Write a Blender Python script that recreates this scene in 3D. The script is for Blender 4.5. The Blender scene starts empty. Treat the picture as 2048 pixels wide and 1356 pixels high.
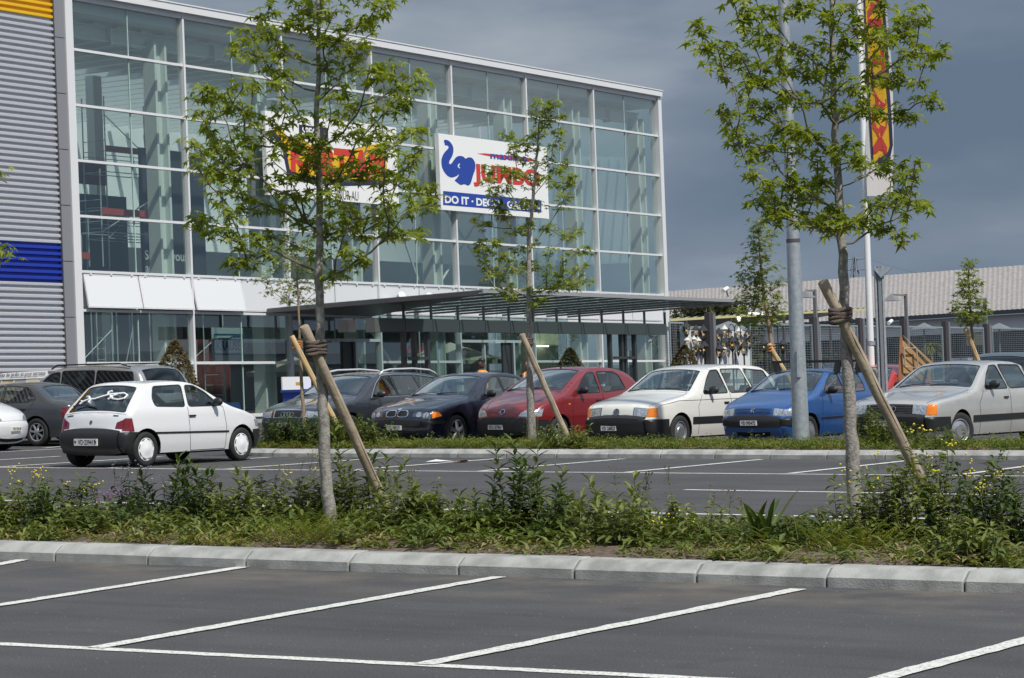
import bpy, math, random
import numpy as np
from mathutils import Matrix, Vector
from mathutils.geometry import delaunay_2d_cdt
SC = bpy.context.scene
COL = SC.collection
RNG = np.random.default_rng(7)
random.seed(7)

# ------------------------------------------------------------ camera
FPX, HOR, ROLL, YAW, CH = 4938., 735.5, .0177, .545, 1.55
def _basis():
    a = np.array([0, HOR-678, FPX]); b = np.array([1, -math.tan(ROLL), 0.])
    up = np.cross(a, b); up /= np.linalg.norm(up)
    if up[1] > 0: up = -up
    fw = np.array([0, 0, 1.])-up*up[2]; fw /= np.linalg.norm(fw)
    rt = np.cross(fw, up)
    if rt[0] < 0: rt = -rt
    return np.array([rt*math.cos(YAW)-fw*math.sin(YAW), fw*math.cos(YAW)+rt*math.sin(YAW), up])
MC = _basis()
CAM = np.array([0, 0, CH])
cd = bpy.data.cameras.new('camera'); cam = bpy.data.objects.new('camera', cd); COL.objects.link(cam)
cd.sensor_width = 36; cd.lens = FPX/2048*36; cd.clip_start = .5; cd.clip_end = 3000
R_ = np.stack([MC@[1, 0, 0], MC@[0, -1, 0], MC@[0, 0, -1]], axis=1)
mw = Matrix([list(R_[i])+[CAM[i]] for i in range(3)]+[[0, 0, 0, 1]])
cam.matrix_world = mw
SC.camera = cam

# ------------------------------------------------------------ light
SUN = np.array([.80, -.34, 1.18]); SUN /= np.linalg.norm(SUN)
sd = bpy.data.lights.new('sun', 'SUN'); sd.energy = 3.7; sd.angle = math.radians(1.2); sd.color = (1, .955, .88)
so = bpy.data.objects.new('sun', sd); COL.objects.link(so)
so.rotation_euler = Vector(SUN).to_track_quat('Z', 'Y').to_euler()
w = bpy.data.worlds.new('World'); SC.world = w; w.use_nodes = True
nt = w.node_tree; nt.nodes.clear()
def N(t, **k):
    n = nt.nodes.new(t)
    for a, b in k.items():
        if a in n.inputs: n.inputs[a].default_value = b
        else: setattr(n, a, b)
    return n
Lk = lambda a, b: nt.links.new(a, b)
sky = N('ShaderNodeTexSky', sky_type='NISHITA', sun_disc=False)
sky.sun_elevation = math.asin(SUN[2]); sky.sun_rotation = math.atan2(SUN[0], SUN[1])
bg1 = N('ShaderNodeBackground', Strength=.085); Lk(sky.outputs[0], bg1.inputs[0])
tc = N('ShaderNodeTexCoord')
mp = N('ShaderNodeMapping'); mp.inputs['Scale'].default_value = (1.0, 1.0, 3.6); mp.inputs['Location'].default_value = (.3, .1, -.12)
Lk(tc.outputs['Generated'], mp.inputs[0])
nz = N('ShaderNodeTexNoise', Scale=2.6, Detail=6.0, Roughness=.5); Lk(mp.outputs[0], nz.inputs['Vector'])
cr = N('ShaderNodeValToRGB'); Lk(nz.outputs[0], cr.inputs[0])
cr.color_ramp.elements[0].position = .38; cr.color_ramp.elements[0].color = (.118, .164, .230, 1)
cr.color_ramp.elements[1].position = .64; cr.color_ramp.elements[1].color = (.39, .43, .475, 1)
e = cr.color_ramp.elements.new(.5); e.color = (.182, .230, .295, 1)
sx = N('ShaderNodeSeparateXYZ'); Lk(tc.outputs['Generated'], sx.inputs[0])
bg2 = N('ShaderNodeBackground', Strength=1.0); Lk(cr.outputs[0], bg2.inputs[0])
mz = N('ShaderNodeMapRange'); mz.inputs['From Min'].default_value = .22; mz.inputs['From Max'].default_value = .75; mz.inputs['To Min'].default_value = 1.; mz.inputs['To Max'].default_value = 2.3
Lk(sx.outputs[2], mz.inputs[0]); Lk(mz.outputs[0], bg2.inputs[1])
mr = N('ShaderNodeMapRange'); mr.inputs['From Min'].default_value = .3; mr.inputs['From Max'].default_value = .9
mr.inputs['To Min'].default_value = 0; mr.inputs['To Max'].default_value = .45
Lk(sx.outputs[2], mr.inputs[0])
mx = N('ShaderNodeMixShader'); Lk(mr.outputs[0], mx.inputs[0]); Lk(bg2.outputs[0], mx.inputs[1]); Lk(bg1.outputs[0], mx.inputs[2])
wo = N('ShaderNodeOutputWorld'); Lk(mx.outputs[0], wo.inputs[0])
SC.view_settings.view_transform = 'Standard'; SC.view_settings.look = 'None'
SC.view_settings.exposure = 0.16; SC.view_settings.gamma = 1.0
try:
    SC.cycles.use_denoising = True; SC.cycles.max_bounces = 8; SC.cycles.transparent_max_bounces = 16
    SC.cycles.caustics_reflective = False; SC.cycles.caustics_refractive = False
except Exception: pass

# ------------------------------------------------------------ geometry helpers
def ray(x, y): return MC@np.array([x-1024., y-678., FPX])
def G(x, y, z=0.):
    d = ray(x, y); return CAM+d*((z-CH)/d[2])
def PD(x, y, d): return CAM+ray(x, y)*(d/FPX)            # point at a camera depth
def PY(x, y, Y): r = ray(x, y); return CAM+r*(Y/r[1])
EF = ray(4253, 709); EF /= np.linalg.norm(EF)
MOD = 1.15                                               # metres per facade module unit
FA = PD(515, 860, 66.*MOD)
UF = MC@np.array([-.037, -1, 0]); UF /= np.linalg.norm(UF)
NF = np.cross(UF, EF); NF /= np.linalg.norm(NF)
if NF@(CAM-FA) < 0: NF = -NF
def FP(s, n, t): return FA+(EF*s+NF*n+UF*t)*MOD                # facade frame -> world
def Fs(x, y, n=0.):                                      # pixel -> (s,t) on plane n
    r = ray(x, y); t = ((FA+NF*n*MOD-CAM)@NF)/(r@NF); p = (CAM+r*t-FA)/MOD
    q = np.linalg.solve(np.array([EF, NF, UF]).T, p); return q[0], q[2]

class MB:
    def __init__(s): s.v = []; s.f = []
    def add(s, v, f):
        o = len(s.v); s.v.extend([tuple(map(float, p)) for p in v]); s.f.extend([tuple(i+o for i in q) for q in f]); return s
    def box(s, a0, a1, b0, b1, c0, c1, fr=None, bev=0):
        P = [(a, b, c) for a in (a0, a1) for b in (b0, b1) for c in (c0, c1)]
        if fr: P = [fr(*p) for p in P]
        F = [(0, 1, 3, 2), (4, 6, 7, 5), (0, 4, 5, 1), (2, 3, 7, 6), (0, 2, 6, 4), (1, 5, 7, 3)]
        return s.add(P, F)
    def quad(s, a, b, c, d): return s.add([a, b, c, d], [(0, 1, 2, 3)])
    def tube(s, pts, rad, n=8, cap=True):
        pts = [np.array(p, float) for p in pts]; m = len(pts)
        if not hasattr(rad, '__len__'): rad = [rad]*m
        V = []; 
        for i in range(m):
            t = pts[min(i+1, m-1)]-pts[max(i-1, 0)]; t = t/(np.linalg.norm(t)+1e-9)
            if i == 0:
                a = np.cross(t, [0, 0, 1.]) if abs(t[2]) < .9 else np.cross(t, [1., 0, 0])
            else: a = a-t*(a@t)
            a = a/(np.linalg.norm(a)+1e-9); b = np.cross(t, a)
            for k in range(n):
                an = 2*math.pi*k/n; V.append(pts[i]+rad[i]*(a*math.cos(an)+b*math.sin(an)))
        F = [(i*n+k, i*n+(k+1) % n, (i+1)*n+(k+1) % n, (i+1)*n+k) for i in range(m-1) for k in range(n)]
        if cap: F += [tuple(range(n))[::-1], tuple((m-1)*n+k for k in range(n))]
        return s.add(V, F)
    def lathe(s, prof, n=24, c=(0, 0, 0), ax=2):
        V = []; m = len(prof)
        for r, h in prof:
            for k in range(n):
                a = 2*math.pi*k/n; p = [r*math.cos(a), r*math.sin(a), h]
                if ax == 0: p = [h, r*math.cos(a), r*math.sin(a)]
                V.append([p[i]+c[i] for i in range(3)])
        F = [(i*n+k, i*n+(k+1) % n, (i+1)*n+(k+1) % n, (i+1)*n+k) for i in range(m-1) for k in range(n)]
        return s.add(V, F)
    def ico(s, c, r, sc=(1, 1, 1), n=10, m=7):
        prof = [(math.sin(math.pi*i/m)*r, -math.cos(math.pi*i/m)*r) for i in range(m+1)]
        V0 = MB().lathe(prof, n)
        return s.add([(x*sc[0]+c[0], y*sc[1]+c[1], z*sc[2]+c[2]) for x, y, z in V0.v], V0.f)

def link(o, parent=None):
    COL.objects.link(o)
    if parent is not None:
        o.parent = parent
        if parent.get('_w') and not o.get('_loc'): o.location = -parent.location
    return o
def meta(o, label=None, cat=None, group=None, kind=None):
    if label: o['label'] = label
    if cat: o['category'] = cat
    if group: o['group'] = group
    if kind: o['kind'] = kind
    return o
def mesh(name, mb, mat, parent=None, smooth=0, label=None, cat=None, group=None, kind=None):
    me = bpy.data.meshes.new(name)
    if isinstance(mb, tuple): vv, ff = mb
    else: vv, ff = mb.v, mb.f
    me.from_pydata([tuple(p) for p in vv], [], ff)
    if mat is not None:
        for m_ in (mat if isinstance(mat, (list, tuple)) else [mat]): me.materials.append(m_)
    if smooth:
        me.shade_smooth()
        if smooth < 180: me.set_sharp_from_angle(angle=math.radians(smooth))
    o = bpy.data.objects.new(name, me)
    meta(o, label, cat, group, kind)
    return link(o, parent)
def thing(name, label, cat, loc=(0, 0, 0), rz=0, group=None, kind=None, world=True):
    o = bpy.data.objects.new(name, None); COL.objects.link(o); o.empty_display_size = .2
    o.location = [float(c) for c in loc]; o.rotation_euler = (0, 0, rz)
    if world: o['_w'] = 1
    return meta(o, label, cat, group, kind)
def copy_tree(o, parent=None):
    c = o.copy(); COL.objects.link(c); c.parent = parent
    for ch in list(o.children): copy_tree(ch, c)
    return c
def text_mb(txt, size, xf, depth=.004, bold=0, sx=1., spacing=1., align='LEFT', w=None):
    """text -> mesh; xf maps (u,v,w) -> world. w: stretch to that width"""
    cu = bpy.data.curves.new('t', 'FONT'); cu.body = txt; cu.size = size; cu.extrude = 0.0; cu.offset = bold
    cu.space_character = spacing; cu.resolution_u = 3
    o = bpy.data.objects.new('t', cu); COL.objects.link(o)
    dg = bpy.context.evaluated_depsgraph_get(); me = bpy.data.meshes.new_from_object(o.evaluated_get(dg))
    V = np.array([v.co[:] for v in me.vertices]) if len(me.vertices) else np.zeros((0, 3)); F = [tuple(p.vertices) for p in me.polygons]
    bpy.data.objects.remove(o); bpy.data.curves.remove(cu); bpy.data.meshes.remove(me)
    if len(V) == 0: return MB()
    x0, x1 = V[:, 0].min(), V[:, 0].max()
    k = (w/(x1-x0)) if w else sx
    V[:, 0] = (V[:, 0]-x0)*k
    W_ = (x1-x0)*k
    if align == 'CENTER': V[:, 0] -= W_/2
    mb = MB(); mb.add([xf(a, b, depth) for a, b, c in V], F); return mb

# ------------------------------------------------------------ materials
MATS = {}
def mat(name, col, rough=.6, metal=0., spec=.5, coat=0., noise=None, bump=None, emit=None, back=None, alpha=None, trans=None, vary=None):
    """noise=(scale, colour2, lo, hi, detail); bump=(scale,strength,dist); vary: object-random value spread"""
    if name in MATS: return MATS[name]
    m = bpy.data.materials.new(name); m.use_nodes = True; t = m.node_tree; b = t.nodes['Principled BSDF']
    b.inputs['Base Color'].default_value = (*col, 1); b.inputs['Roughness'].default_value = rough
    b.inputs['Metallic'].default_value = metal; b.inputs['Specular IOR Level'].default_value = spec
    b.inputs['Coat Weight'].default_value = coat; b.inputs['Coat Roughness'].default_value = .04
    tcn = t.nodes.new('ShaderNodeTexCoord')
    out = None
    if noise:
        nn = t.nodes.new('ShaderNodeTexNoise'); nn.inputs['Scale'].default_value = noise[0]; nn.inputs['Detail'].default_value = noise[4] if len(noise) > 4 else 5
        t.links.new(tcn.outputs['Object'], nn.inputs['Vector'])
        c = t.nodes.new('ShaderNodeValToRGB'); c.color_ramp.elements[0].position = noise[2]; c.color_ramp.elements[1].position = noise[3]
        c.color_ramp.elements[0].color = (*col, 1); c.color_ramp.elements[1].color = (*noise[1], 1)
        t.links.new(nn.outputs[0], c.inputs[0]); out = c.outputs[0]
        t.links.new(out, b.inputs['Base Color'])
    if back:
        g = t.nodes.new('ShaderNodeNewGeometry'); mxx = t.nodes.new('ShaderNodeMixRGB')
        t.links.new(g.outputs['Backfacing'], mxx.inputs[0])
        if out: t.links.new(out, mxx.inputs[1])
        else: mxx.inputs[1].default_value = (*col, 1)
        mxx.inputs[2].default_value = (*back, 1); t.links.new(mxx.outputs[0], b.inputs['Base Color'])
    if bump:
        nn = t.nodes.new('ShaderNodeTexNoise'); nn.inputs['Scale'].default_value = bump[0]; nn.inputs['Detail'].default_value = 4
        t.links.new(tcn.outputs['Object'], nn.inputs['Vector'])
        bp = t.nodes.new('ShaderNodeBump'); bp.inputs['Strength'].default_value = bump[1]; bp.inputs['Distance'].default_value = bump[2]
        t.links.new(nn.outputs[0], bp.inputs['Height']); t.links.new(bp.outputs[0], b.inputs['Normal'])
    if emit:
        b.inputs['Emission Color'].default_value = (*emit[:3], 1); b.inputs['Emission Strength'].default_value = emit[3]
    if trans: b.inputs['Transmission Weight'].default_value = trans
    MATS[name] = m; return m
def glass(name, tint, refl=1.0, rough=.01, ior=1.5):
    if name in MATS: return MATS[name]
    m = bpy.data.materials.new(name); m.use_nodes = True; t = m.node_tree; t.nodes.clear()
    tr = t.nodes.new('ShaderNodeBsdfTransparent'); tr.inputs[0].default_value = (*tint, 1)
    gl = t.nodes.new('ShaderNodeBsdfGlossy'); gl.inputs['Roughness'].default_value = rough; gl.inputs[0].default_value = (.95, 1, .98, 1)
    # Schlick reflectance of a thin pane, the same from both sides
    ge = t.nodes.new('ShaderNodeNewGeometry'); dt = t.nodes.new('ShaderNodeVectorMath'); dt.operation = 'DOT_PRODUCT'
    t.links.new(ge.outputs['Normal'], dt.inputs[0]); t.links.new(ge.outputs['Incoming'], dt.inputs[1])
    def MA(op, a, b, clamp=False):
        n = t.nodes.new('ShaderNodeMath'); n.operation = op; n.use_clamp = clamp
        for i, x in enumerate((a, b)):
            if x is None: continue
            if isinstance(x, (int, float)): n.inputs[i].default_value = x
            else: t.links.new(x, n.inputs[i])
        return n.outputs[0]
    ab = MA('ABSOLUTE', dt.outputs['Value'], None); pw5 = MA('POWER', MA('SUBTRACT', 1., ab), 5.)
    sch = MA('ADD', MA('MULTIPLY', pw5, .96), .04)
    class _o: pass
    fr = _o(); fr.outputs = [sch]
    mu = t.nodes.new('ShaderNodeMath'); mu.operation = 'MULTIPLY'; mu.inputs[1].default_value = refl; mu.use_clamp = True
    mxs = t.nodes.new('ShaderNodeMixShader'); o = t.nodes.new('ShaderNodeOutputMaterial')
    t.links.new(fr.outputs[0], mu.inputs[0]); t.links.new(mu.outputs[0], mxs.inputs[0]); t.links.new(tr.outputs[0], mxs.inputs[1]); t.links.new(gl.outputs[0], mxs.inputs[2]); t.links.new(mxs.outputs[0], o.inputs[0])
    MATS[name] = m; return m
def leafmat(name, c1, c2, tr=.35, rough=.5, sc=6.):
    if name in MATS: return MATS[name]
    m = bpy.data.materials.new(name); m.use_nodes = True; t = m.node_tree; b = t.nodes['Principled BSDF']
    tcn = t.nodes.new('ShaderNodeTexCoord'); nn = t.nodes.new('ShaderNodeTexNoise'); nn.inputs['Scale'].default_value = sc; nn.inputs['Detail'].default_value = 2
    t.links.new(tcn.outputs['Object'], nn.inputs['Vector'])
    c = t.nodes.new('ShaderNodeValToRGB'); c.color_ramp.elements[0].position = .35; c.color_ramp.elements[1].position = .65
    c.color_ramp.elements[0].color = (*c1, 1); c.color_ramp.elements[1].color = (*c2, 1)
    t.links.new(nn.outputs[0], c.inputs[0]); t.links.new(c.outputs[0], b.inputs['Base Color'])
    b.inputs['Roughness'].default_value = rough; b.inputs['Specular IOR Level'].default_value = .35
    ts = t.nodes.new('ShaderNodeBsdfTranslucent'); hs = t.nodes.new('ShaderNodeHueSaturation'); hs.inputs['Value'].default_value = 1.5; hs.inputs['Saturation'].default_value = 1.15
    t.links.new(c.outputs[0], hs.inputs['Color']); t.links.new(hs.outputs[0], ts.inputs[0])
    ms = t.nodes.new('ShaderNodeMixShader'); ms.inputs[0].default_value = tr
    t.links.new(b.outputs[0], ms.inputs[1]); t.links.new(ts.outputs[0], ms.inputs[2]); t.links.new(ms.outputs[0], t.nodes['Material Output'].inputs[0])
    MATS[name] = m; return m

M_white = mat('white_powdercoat', (.80, .82, .83), .35)
M_frame = mat('aluminium_frame', (.74, .755, .77), .4, .05)
M_panel = mat('spandrel_white', (.74, .76, .78), .4)
M_dkgrey = mat('dark_grey_steel', (.085, .085, .09), .45)
M_black = mat('black_plastic', (.018, .018, .02), .5)
M_rubber = mat('tyre_rubber', (.022, .022, .023), .85)
M_under = mat('underbody_black', (.008, .008, .008), .9)
M_chrome = mat('chrome', (.75, .75, .76), .12, 1.)
M_silver = mat('silver_wheel', (.55, .56, .58), .28, .8)
M_int = mat('cabin_cloth', (.10, .105, .11), .85)
M_lens = mat('headlamp_lens', (.34, .38, .42), .10, .55, coat=1., noise=(26, (.62, .65, .68), .4, .6), bump=(60, .35, .01))
M_lens2 = mat('headlamp_dark_lens', (.12, .13, .15), .08, .3, coat=1.)
M_amber = mat('amber_lens', (.85, .22, .01), .15, coat=1., bump=(80, .2, .01))
M_red = mat('red_lens', (.17, .006, .010), .15, coat=1.)
M_plate = mat('plate_white', (.72, .72, .70), .45)
M_ink = mat('plate_ink', (.012, .012, .012), .6)
M_galv = mat('galvanised_steel', (.34, .38, .41), .5, .45, noise=(14, (.46, .50, .53), .35, .7))
M_cglass = glass('car_glass', (.72, .80, .78), 2.6)
M_fglass = glass('facade_glass', (.84, .94, .905), 5.4)
M_dark_glass = glass('tinted_glass', (.04, .05, .055), 1.4)
# ============================================================ ground
def asphalt():
    m = bpy.data.materials.new('asphalt'); m.use_nodes = True; t = m.node_tree; b = t.nodes['Principled BSDF']
    tcn = t.nodes.new('ShaderNodeTexCoord')
    def nz(s, d=4, r=.5, vec=None):
        n = t.nodes.new('ShaderNodeTexNoise'); n.inputs['Scale'].default_value = s; n.inputs['Detail'].default_value = d; n.inputs['Roughness'].default_value = r
        t.links.new(vec or tcn.outputs['Object'], n.inputs['Vector']); return n.outputs[0]
    def ramp(i, p0, c0, p1, c1):
        c = t.nodes.new('ShaderNodeValToRGB'); c.color_ramp.elements[0].position = p0; c.color_ramp.elements[1].position = p1
        c.color_ramp.elements[0].color = (*c0, 1); c.color_ramp.elements[1].color = (*c1, 1); t.links.new(i, c.inputs[0]); return c.outputs[0]
    def mix(f, a, bb, mode='MIX'):
        n = t.nodes.new('ShaderNodeMixRGB'); n.blend_type = mode
        if isinstance(f, float): n.inputs[0].default_value = f
        else: t.links.new(f, n.inputs[0])
        t.links.new(a, n.inputs[1]); t.links.new(bb, n.inputs[2]); return n.outputs[0]
    base = ramp(nz(.45, 7, .62), .3, (.060, .0585, .060), .7, (.090, .087, .088))
    fine = ramp(nz(75, 4, .8), .28, (.28, .28, .28), .75, (1.75, 1.75, 1.78))
    c = mix(1.0, base, fine, 'MULTIPLY')
    mpn = t.nodes.new('ShaderNodeMapping'); mpn.inputs['Scale'].default_value = (.35, 1.4, 1); t.links.new(tcn.outputs['Object'], mpn.inputs[0])
    streak = ramp(nz(1.5, 5, .6, mpn.outputs[0]), .40, (.88, .88, .88), .64, (1.07, 1.06, 1.05))
    c = mix(1.0, c, streak, 'MULTIPLY')
    # dust gathered along the kerbs (falls off with distance from them)
    sp = t.nodes.new('ShaderNodeSeparateXYZ'); t.links.new(tcn.outputs['Object'], sp.inputs[0])
    def band(y0, y1):
        a = t.nodes.new('ShaderNodeMapRange'); a.interpolation_type = 'SMOOTHSTEP'; a.inputs[1].default_value = y0; a.inputs[2].default_value = y1; t.links.new(sp.outputs[1], a.inputs[0])
        k = t.nodes.new('ShaderNodeMath'); k.operation = 'LESS_THAN'; k.inputs[1].default_value = y1+.6; t.links.new(sp.outputs[1], k.inputs[0])
        q = t.nodes.new('ShaderNodeMath'); q.operation = 'MULTIPLY'; t.links.new(a.outputs[0], q.inputs[0]); t.links.new(k.outputs[0], q.inputs[1]); return q.outputs[0]
    d1 = band(13.2, 15.7); nn = ramp(nz(1.1, 6, .65), .42, (0, 0, 0), .68, (1, 1, 1))
    q = t.nodes.new('ShaderNodeMath'); q.operation = 'MULTIPLY'; t.links.new(d1, q.inputs[0]); t.links.new(nn, q.inputs[1])
    q2 = t.nodes.new('ShaderNodeMath'); q2.operation = 'MULTIPLY'; q2.inputs[1].default_value = .62; t.links.new(q.outputs[0], q2.inputs[0])
    rg = t.nodes.new('ShaderNodeRGB'); rg.outputs[0].default_value = (.20, .175, .135, 1)
    c = mix(q2.outputs[0], c, rg.outputs[0])
    sand = ramp(nz(9, 4, .6), .70, (0, 0, 0), .76, (1, 1, 1))
    spk = ramp(nz(38, 1, .3), .775, (0, 0, 0), .79, (1, 1, 1)); rs = t.nodes.new('ShaderNodeRGB'); rs.outputs[0].default_value = (.34, .33, .31, 1)
    c = mix(spk, c, rs.outputs[0])
    oil = ramp(nz(.9, 3, .5), .66, (1, 1, 1), .76, (.62, .61, .60)); c = mix(1.0, c, oil, 'MULTIPLY')
    mt_ = t.nodes.new('ShaderNodeMapping'); mt_.inputs['Scale'].default_value = (.10, 2.2, 1); mt_.inputs['Rotation'].default_value = (0, 0, .06); t.links.new(tcn.outputs['Object'], mt_.inputs[0])
    tyre = ramp(nz(1.6, 2, .4, mt_.outputs[0]), .58, (1, 1, 1), .70, (.93, .93, .93)); c = mix(1.0, c, tyre, 'MULTIPLY')
    t.links.new(c, b.inputs['Base Color']); b.inputs['Roughness'].default_value = .82; b.inputs['Specular IOR Level'].default_value = .35
    bp = t.nodes.new('ShaderNodeBump'); bp.inputs['Strength'].default_value = .5; bp.inputs['Distance'].default_value = .01
    t.links.new(nz(150, 2), bp.inputs['Height']); t.links.new(bp.outputs[0], b.inputs['Normal'])
    return m
M_asph = asphalt()
g = MB().quad((-900, -60, 0), (700, -60, 0), (700, 1500, 0), (-900, 1500, 0))
mesh('ground', g, M_asph, kind='structure')

def linemat():
    m = mat('road_paint', (.70, .69, .64), .6)
    t = m.node_tree; b = t.nodes['Principled BSDF']; tcn = t.nodes.new('ShaderNodeTexCoord')
    n = t.nodes.new('ShaderNodeTexNoise'); n.inputs['Scale'].default_value = 45; n.inputs['Detail'].default_value = 5; n.inputs['Roughness'].default_value = .75
    t.links.new(tcn.outputs['Object'], n.inputs[0]); c = t.nodes.new('ShaderNodeValToRGB')
    c.color_ramp.elements[0].position = .36; c.color_ramp.elements[0].color = (.17, .165, .155, 1); c.color_ramp.elements[1].position = .50; c.color_ramp.elements[1].color = (.72, .71, .66, 1)
    t.links.new(n.outputs[0], c.inputs[0]); t.links.new(c.outputs[0], b.inputs['Base Color']); return m
M_line = linemat()
LM = MB()
def line(a, b, wd=.125, z=.004, ext=(0, 0)):
    a = np.array(a[:2]); b = np.array(b[:2]); d = b-a; L = np.linalg.norm(d); d /= L; n = np.array([-d[1], d[0]])*wd/2
    a = a-d*ext[0]; b = b+d*ext[1]; L = np.linalg.norm(b-a); k = max(2, int(L/.12))
    V = []
    for i in range(k+1):
        p = a+(b-a)*i/k; j1, j2 = RNG.normal(0, .005, 2)
        V += [(*(p-n*(1+j1/wd*2)), z), (*(p+n*(1+j2/wd*2)), z)]
    LM.add(V, [(2*i, 2*i+2, 2*i+3, 2*i+1) for i in range(k)])
line(G(0, 1288.5), G(1300, 1353), ext=(8, 9), wd=.12)
for a, b in [((46, 1120.5), (-500, 1216)), ((489, 1135), (189, 1297)), ((998, 1155), (846, 1330)), ((1598, 1179.5), (1180, 0)), ((2200, 1240), (1775, 1356))]:
    if a[0] == 489: line(G(489, 1135), G(0, 1211.7), z=.008, ext=(0, 6.5))
    elif a[0] == 998: line(G(998, 1155), G(189.5, 1297.7), z=.008, ext=(0, .0))
    elif a[0] == 1598: line(G(1598, 1179.5), G(845.7, 1331), z=.008, ext=(0, 0))
    elif a[0] == 46: line(G(46, 1120.5), G(0, 1129.5), z=.008, ext=(0, 4.6))
    else: line(G(2048, 1283), G(1775, 1356), z=.008, ext=(2.6, 3))
# bays beyond the near strip and the lane
line((-24, 23.2), (-9.6, 22.8), z=.004, ext=(4, 6))
for x in (-19.7, -17.2, -14.75, -12.3, -9.85, -7.4): line((x, 19.75), (x+.05, 23.0), z=.008)
line(G(1369, 979.8), G(1849, 987.5), ext=(0, 8))
line((-27.4, 31.52), (-11.1, 31.35), ext=(14, 8))
for x in (-32., -29.5, -27.0, -24.5, -22.06, -19.7, -17.18, -14.6, -12.1, -9.6): line((x, 31.5), (x, 36.0), z=.008)
line(G(0, 904), G(131, 897.5), ext=(1, 5), z=.004); line(G(88, 896), G(125, 893), z=.004)
mesh('parking_lines', LM, M_line, kind='structure')

M_kerb = mat('kerb_concrete', (.24, .24, .23), .85, noise=(5, (.385, .385, .365), .33, .6, 10), bump=(70, .5, .008))
M_soil = mat('soil', (.10, .07, .048), .95, noise=(9, (.20, .155, .115), .35, .7, 8), bump=(22, 1., .05))
def kerb(name, x0, x1, y, dirn=1, step=1.0):
    sec = [(0, -.02), (0, .068), (.012, .078), (.085, .128), (.10, .134), (.28, .14), (.28, -.02)]
    mb = MB(); x = x0
    while x < x1-.01:
        xe = min(x+step, x1); gp = .006; dy, dz = RNG.normal(0, .004), RNG.normal(0, .002); V = []
        for xx, jit in ((x+gp, 0), (x+gp+.012, 1), (xe-gp-.012, 1), (xe-gp, 0)):
            for a, b in sec:
                k = 1 if jit else .955
                V.append((xx, y+dirn*(a+(0 if jit else .006*(a < .2)))+dy, max(b, -.02)*k+dz))
        n = len(sec); F = [(i*n+j, (i+1)*n+j, (i+1)*n+j+1, i*n+j+1) for i in range(3) for j in range(n-1)]
        F += [tuple(range(n)), tuple(3*n+j for j in range(n))[::-1]]
        mb.add(V, F); x = xe
    return mesh(name, mb, M_kerb, kind='structure', smooth=25)
kerb('kerb', -27.0, 2.3, 15.66)
kerb('kerb', -27.0, 2.3, 19.75, -1)
kerb('kerb', -27.2, 4.3, 36.35)
kerb('kerb', -27.2, 4.3, 39.5, -1)
# rounded end of the far island
mb = MB(); cx, cy, rr = -27.2, 37.925, 1.575; sec = [(0, -.02), (0, .068), (.012, .078), (.085, .128), (.28, .14), (.28, -.02)]
V = []; K = 22
for i in range(K+1):
    a = math.pi/2+math.pi*i/K
    for o, h in sec: V.append((cx+(rr-o)*math.cos(a), cy+(rr-o)*math.sin(a), h))
n_ = len(sec); mb.add(V, [(i*n_+j, (i+1)*n_+j, (i+1)*n_+j+1, i*n_+j+1) for i in range(K) for j in range(n_-1)])
mesh('kerb', mb, M_kerb, kind='structure', smooth=25)
def soil(name, x0, x1, y0, y1, rnd=False):
    mb = MB(); nx = int((x1-x0)/.12); ny = int((y1-y0)/.12); V = []
    for j in range(ny+1):
        for i in range(nx+1):
            x = x0+(x1-x0)*i/nx; y = y0+(y1-y0)*j/ny; e = min(j, ny-j)/ny
            V.append((x, y, .112+.05*min(1, e*6)+RNG.normal(0, .007)*(e > 0)))
    mb.add(V, [(j*(nx+1)+i, j*(nx+1)+i+1, (j+1)*(nx+1)+i+1, (j+1)*(nx+1)+i) for j in range(ny) for i in range(nx)])
    return mesh(name, mb, M_soil, kind='structure', smooth=180)
soil('soil', -27.0, 2.3, 15.92, 19.5)
soil('soil', -28.5, 4.3, 36.6, 39.25)

# ============================================================ plants
class LB:                                                   # fast batch of leaf polygons
    def __init__(s): s.V = []; s.F = []; s.n = 0
    def put(s, V, F): s.V.append(V); s.F.extend([tuple(i+s.n for i in f) for f in F]); s.n += len(V)
    def get(s): return (np.concatenate(s.V) if s.V else np.zeros((0, 3))), s.F
def unit(v): return v/(np.linalg.norm(v)+1e-9)
def rdir(): return unit(RNG.normal(0, 1, 3))
# star leaf: five pointed lobes, folded
_st = []
for k, (an, r) in enumerate([(-90, .06), (-38, .55), (-12, .28), (8, .92), (30, .36), (90, 1.0), (150, .36), (172, .92), (192, .28), (218, .55)]):
    an = math.radians(an); _st.append((r*math.cos(an), r*math.sin(an)))
_st = [(0, -.12)]+[(math.cos(math.radians(a))*r, math.sin(math.radians(a))*r) for a, r in
      [(-58, .42), (-28, .78), (-2, .30), (20, 1.0), (50, .36), (90, 1.12), (130, .36), (160, 1.0), (182, .30), (208, .78), (238, .42)]]
_st = np.array(_st)
STAR_F = [(0, 1, 2, 3), (0, 3, 4, 5), (0, 5, 6, 7), (0, 7, 8, 9), (0, 9, 10, 11)]
def star_leaf(lb, p, d, nrm, size):
    d = unit(d); nrm = unit(nrm-d*(nrm@d)); sdir = np.cross(d, nrm)
    z = -.35*(_st[:, 0]**2)-.28*np.maximum(_st[:, 1], 0)**2
    V = p+size*(_st[:, :1]*sdir+(_st[:, 1:]+.1)*d+z[:, None]*nrm)
    lb.put(V, STAR_F)
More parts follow.
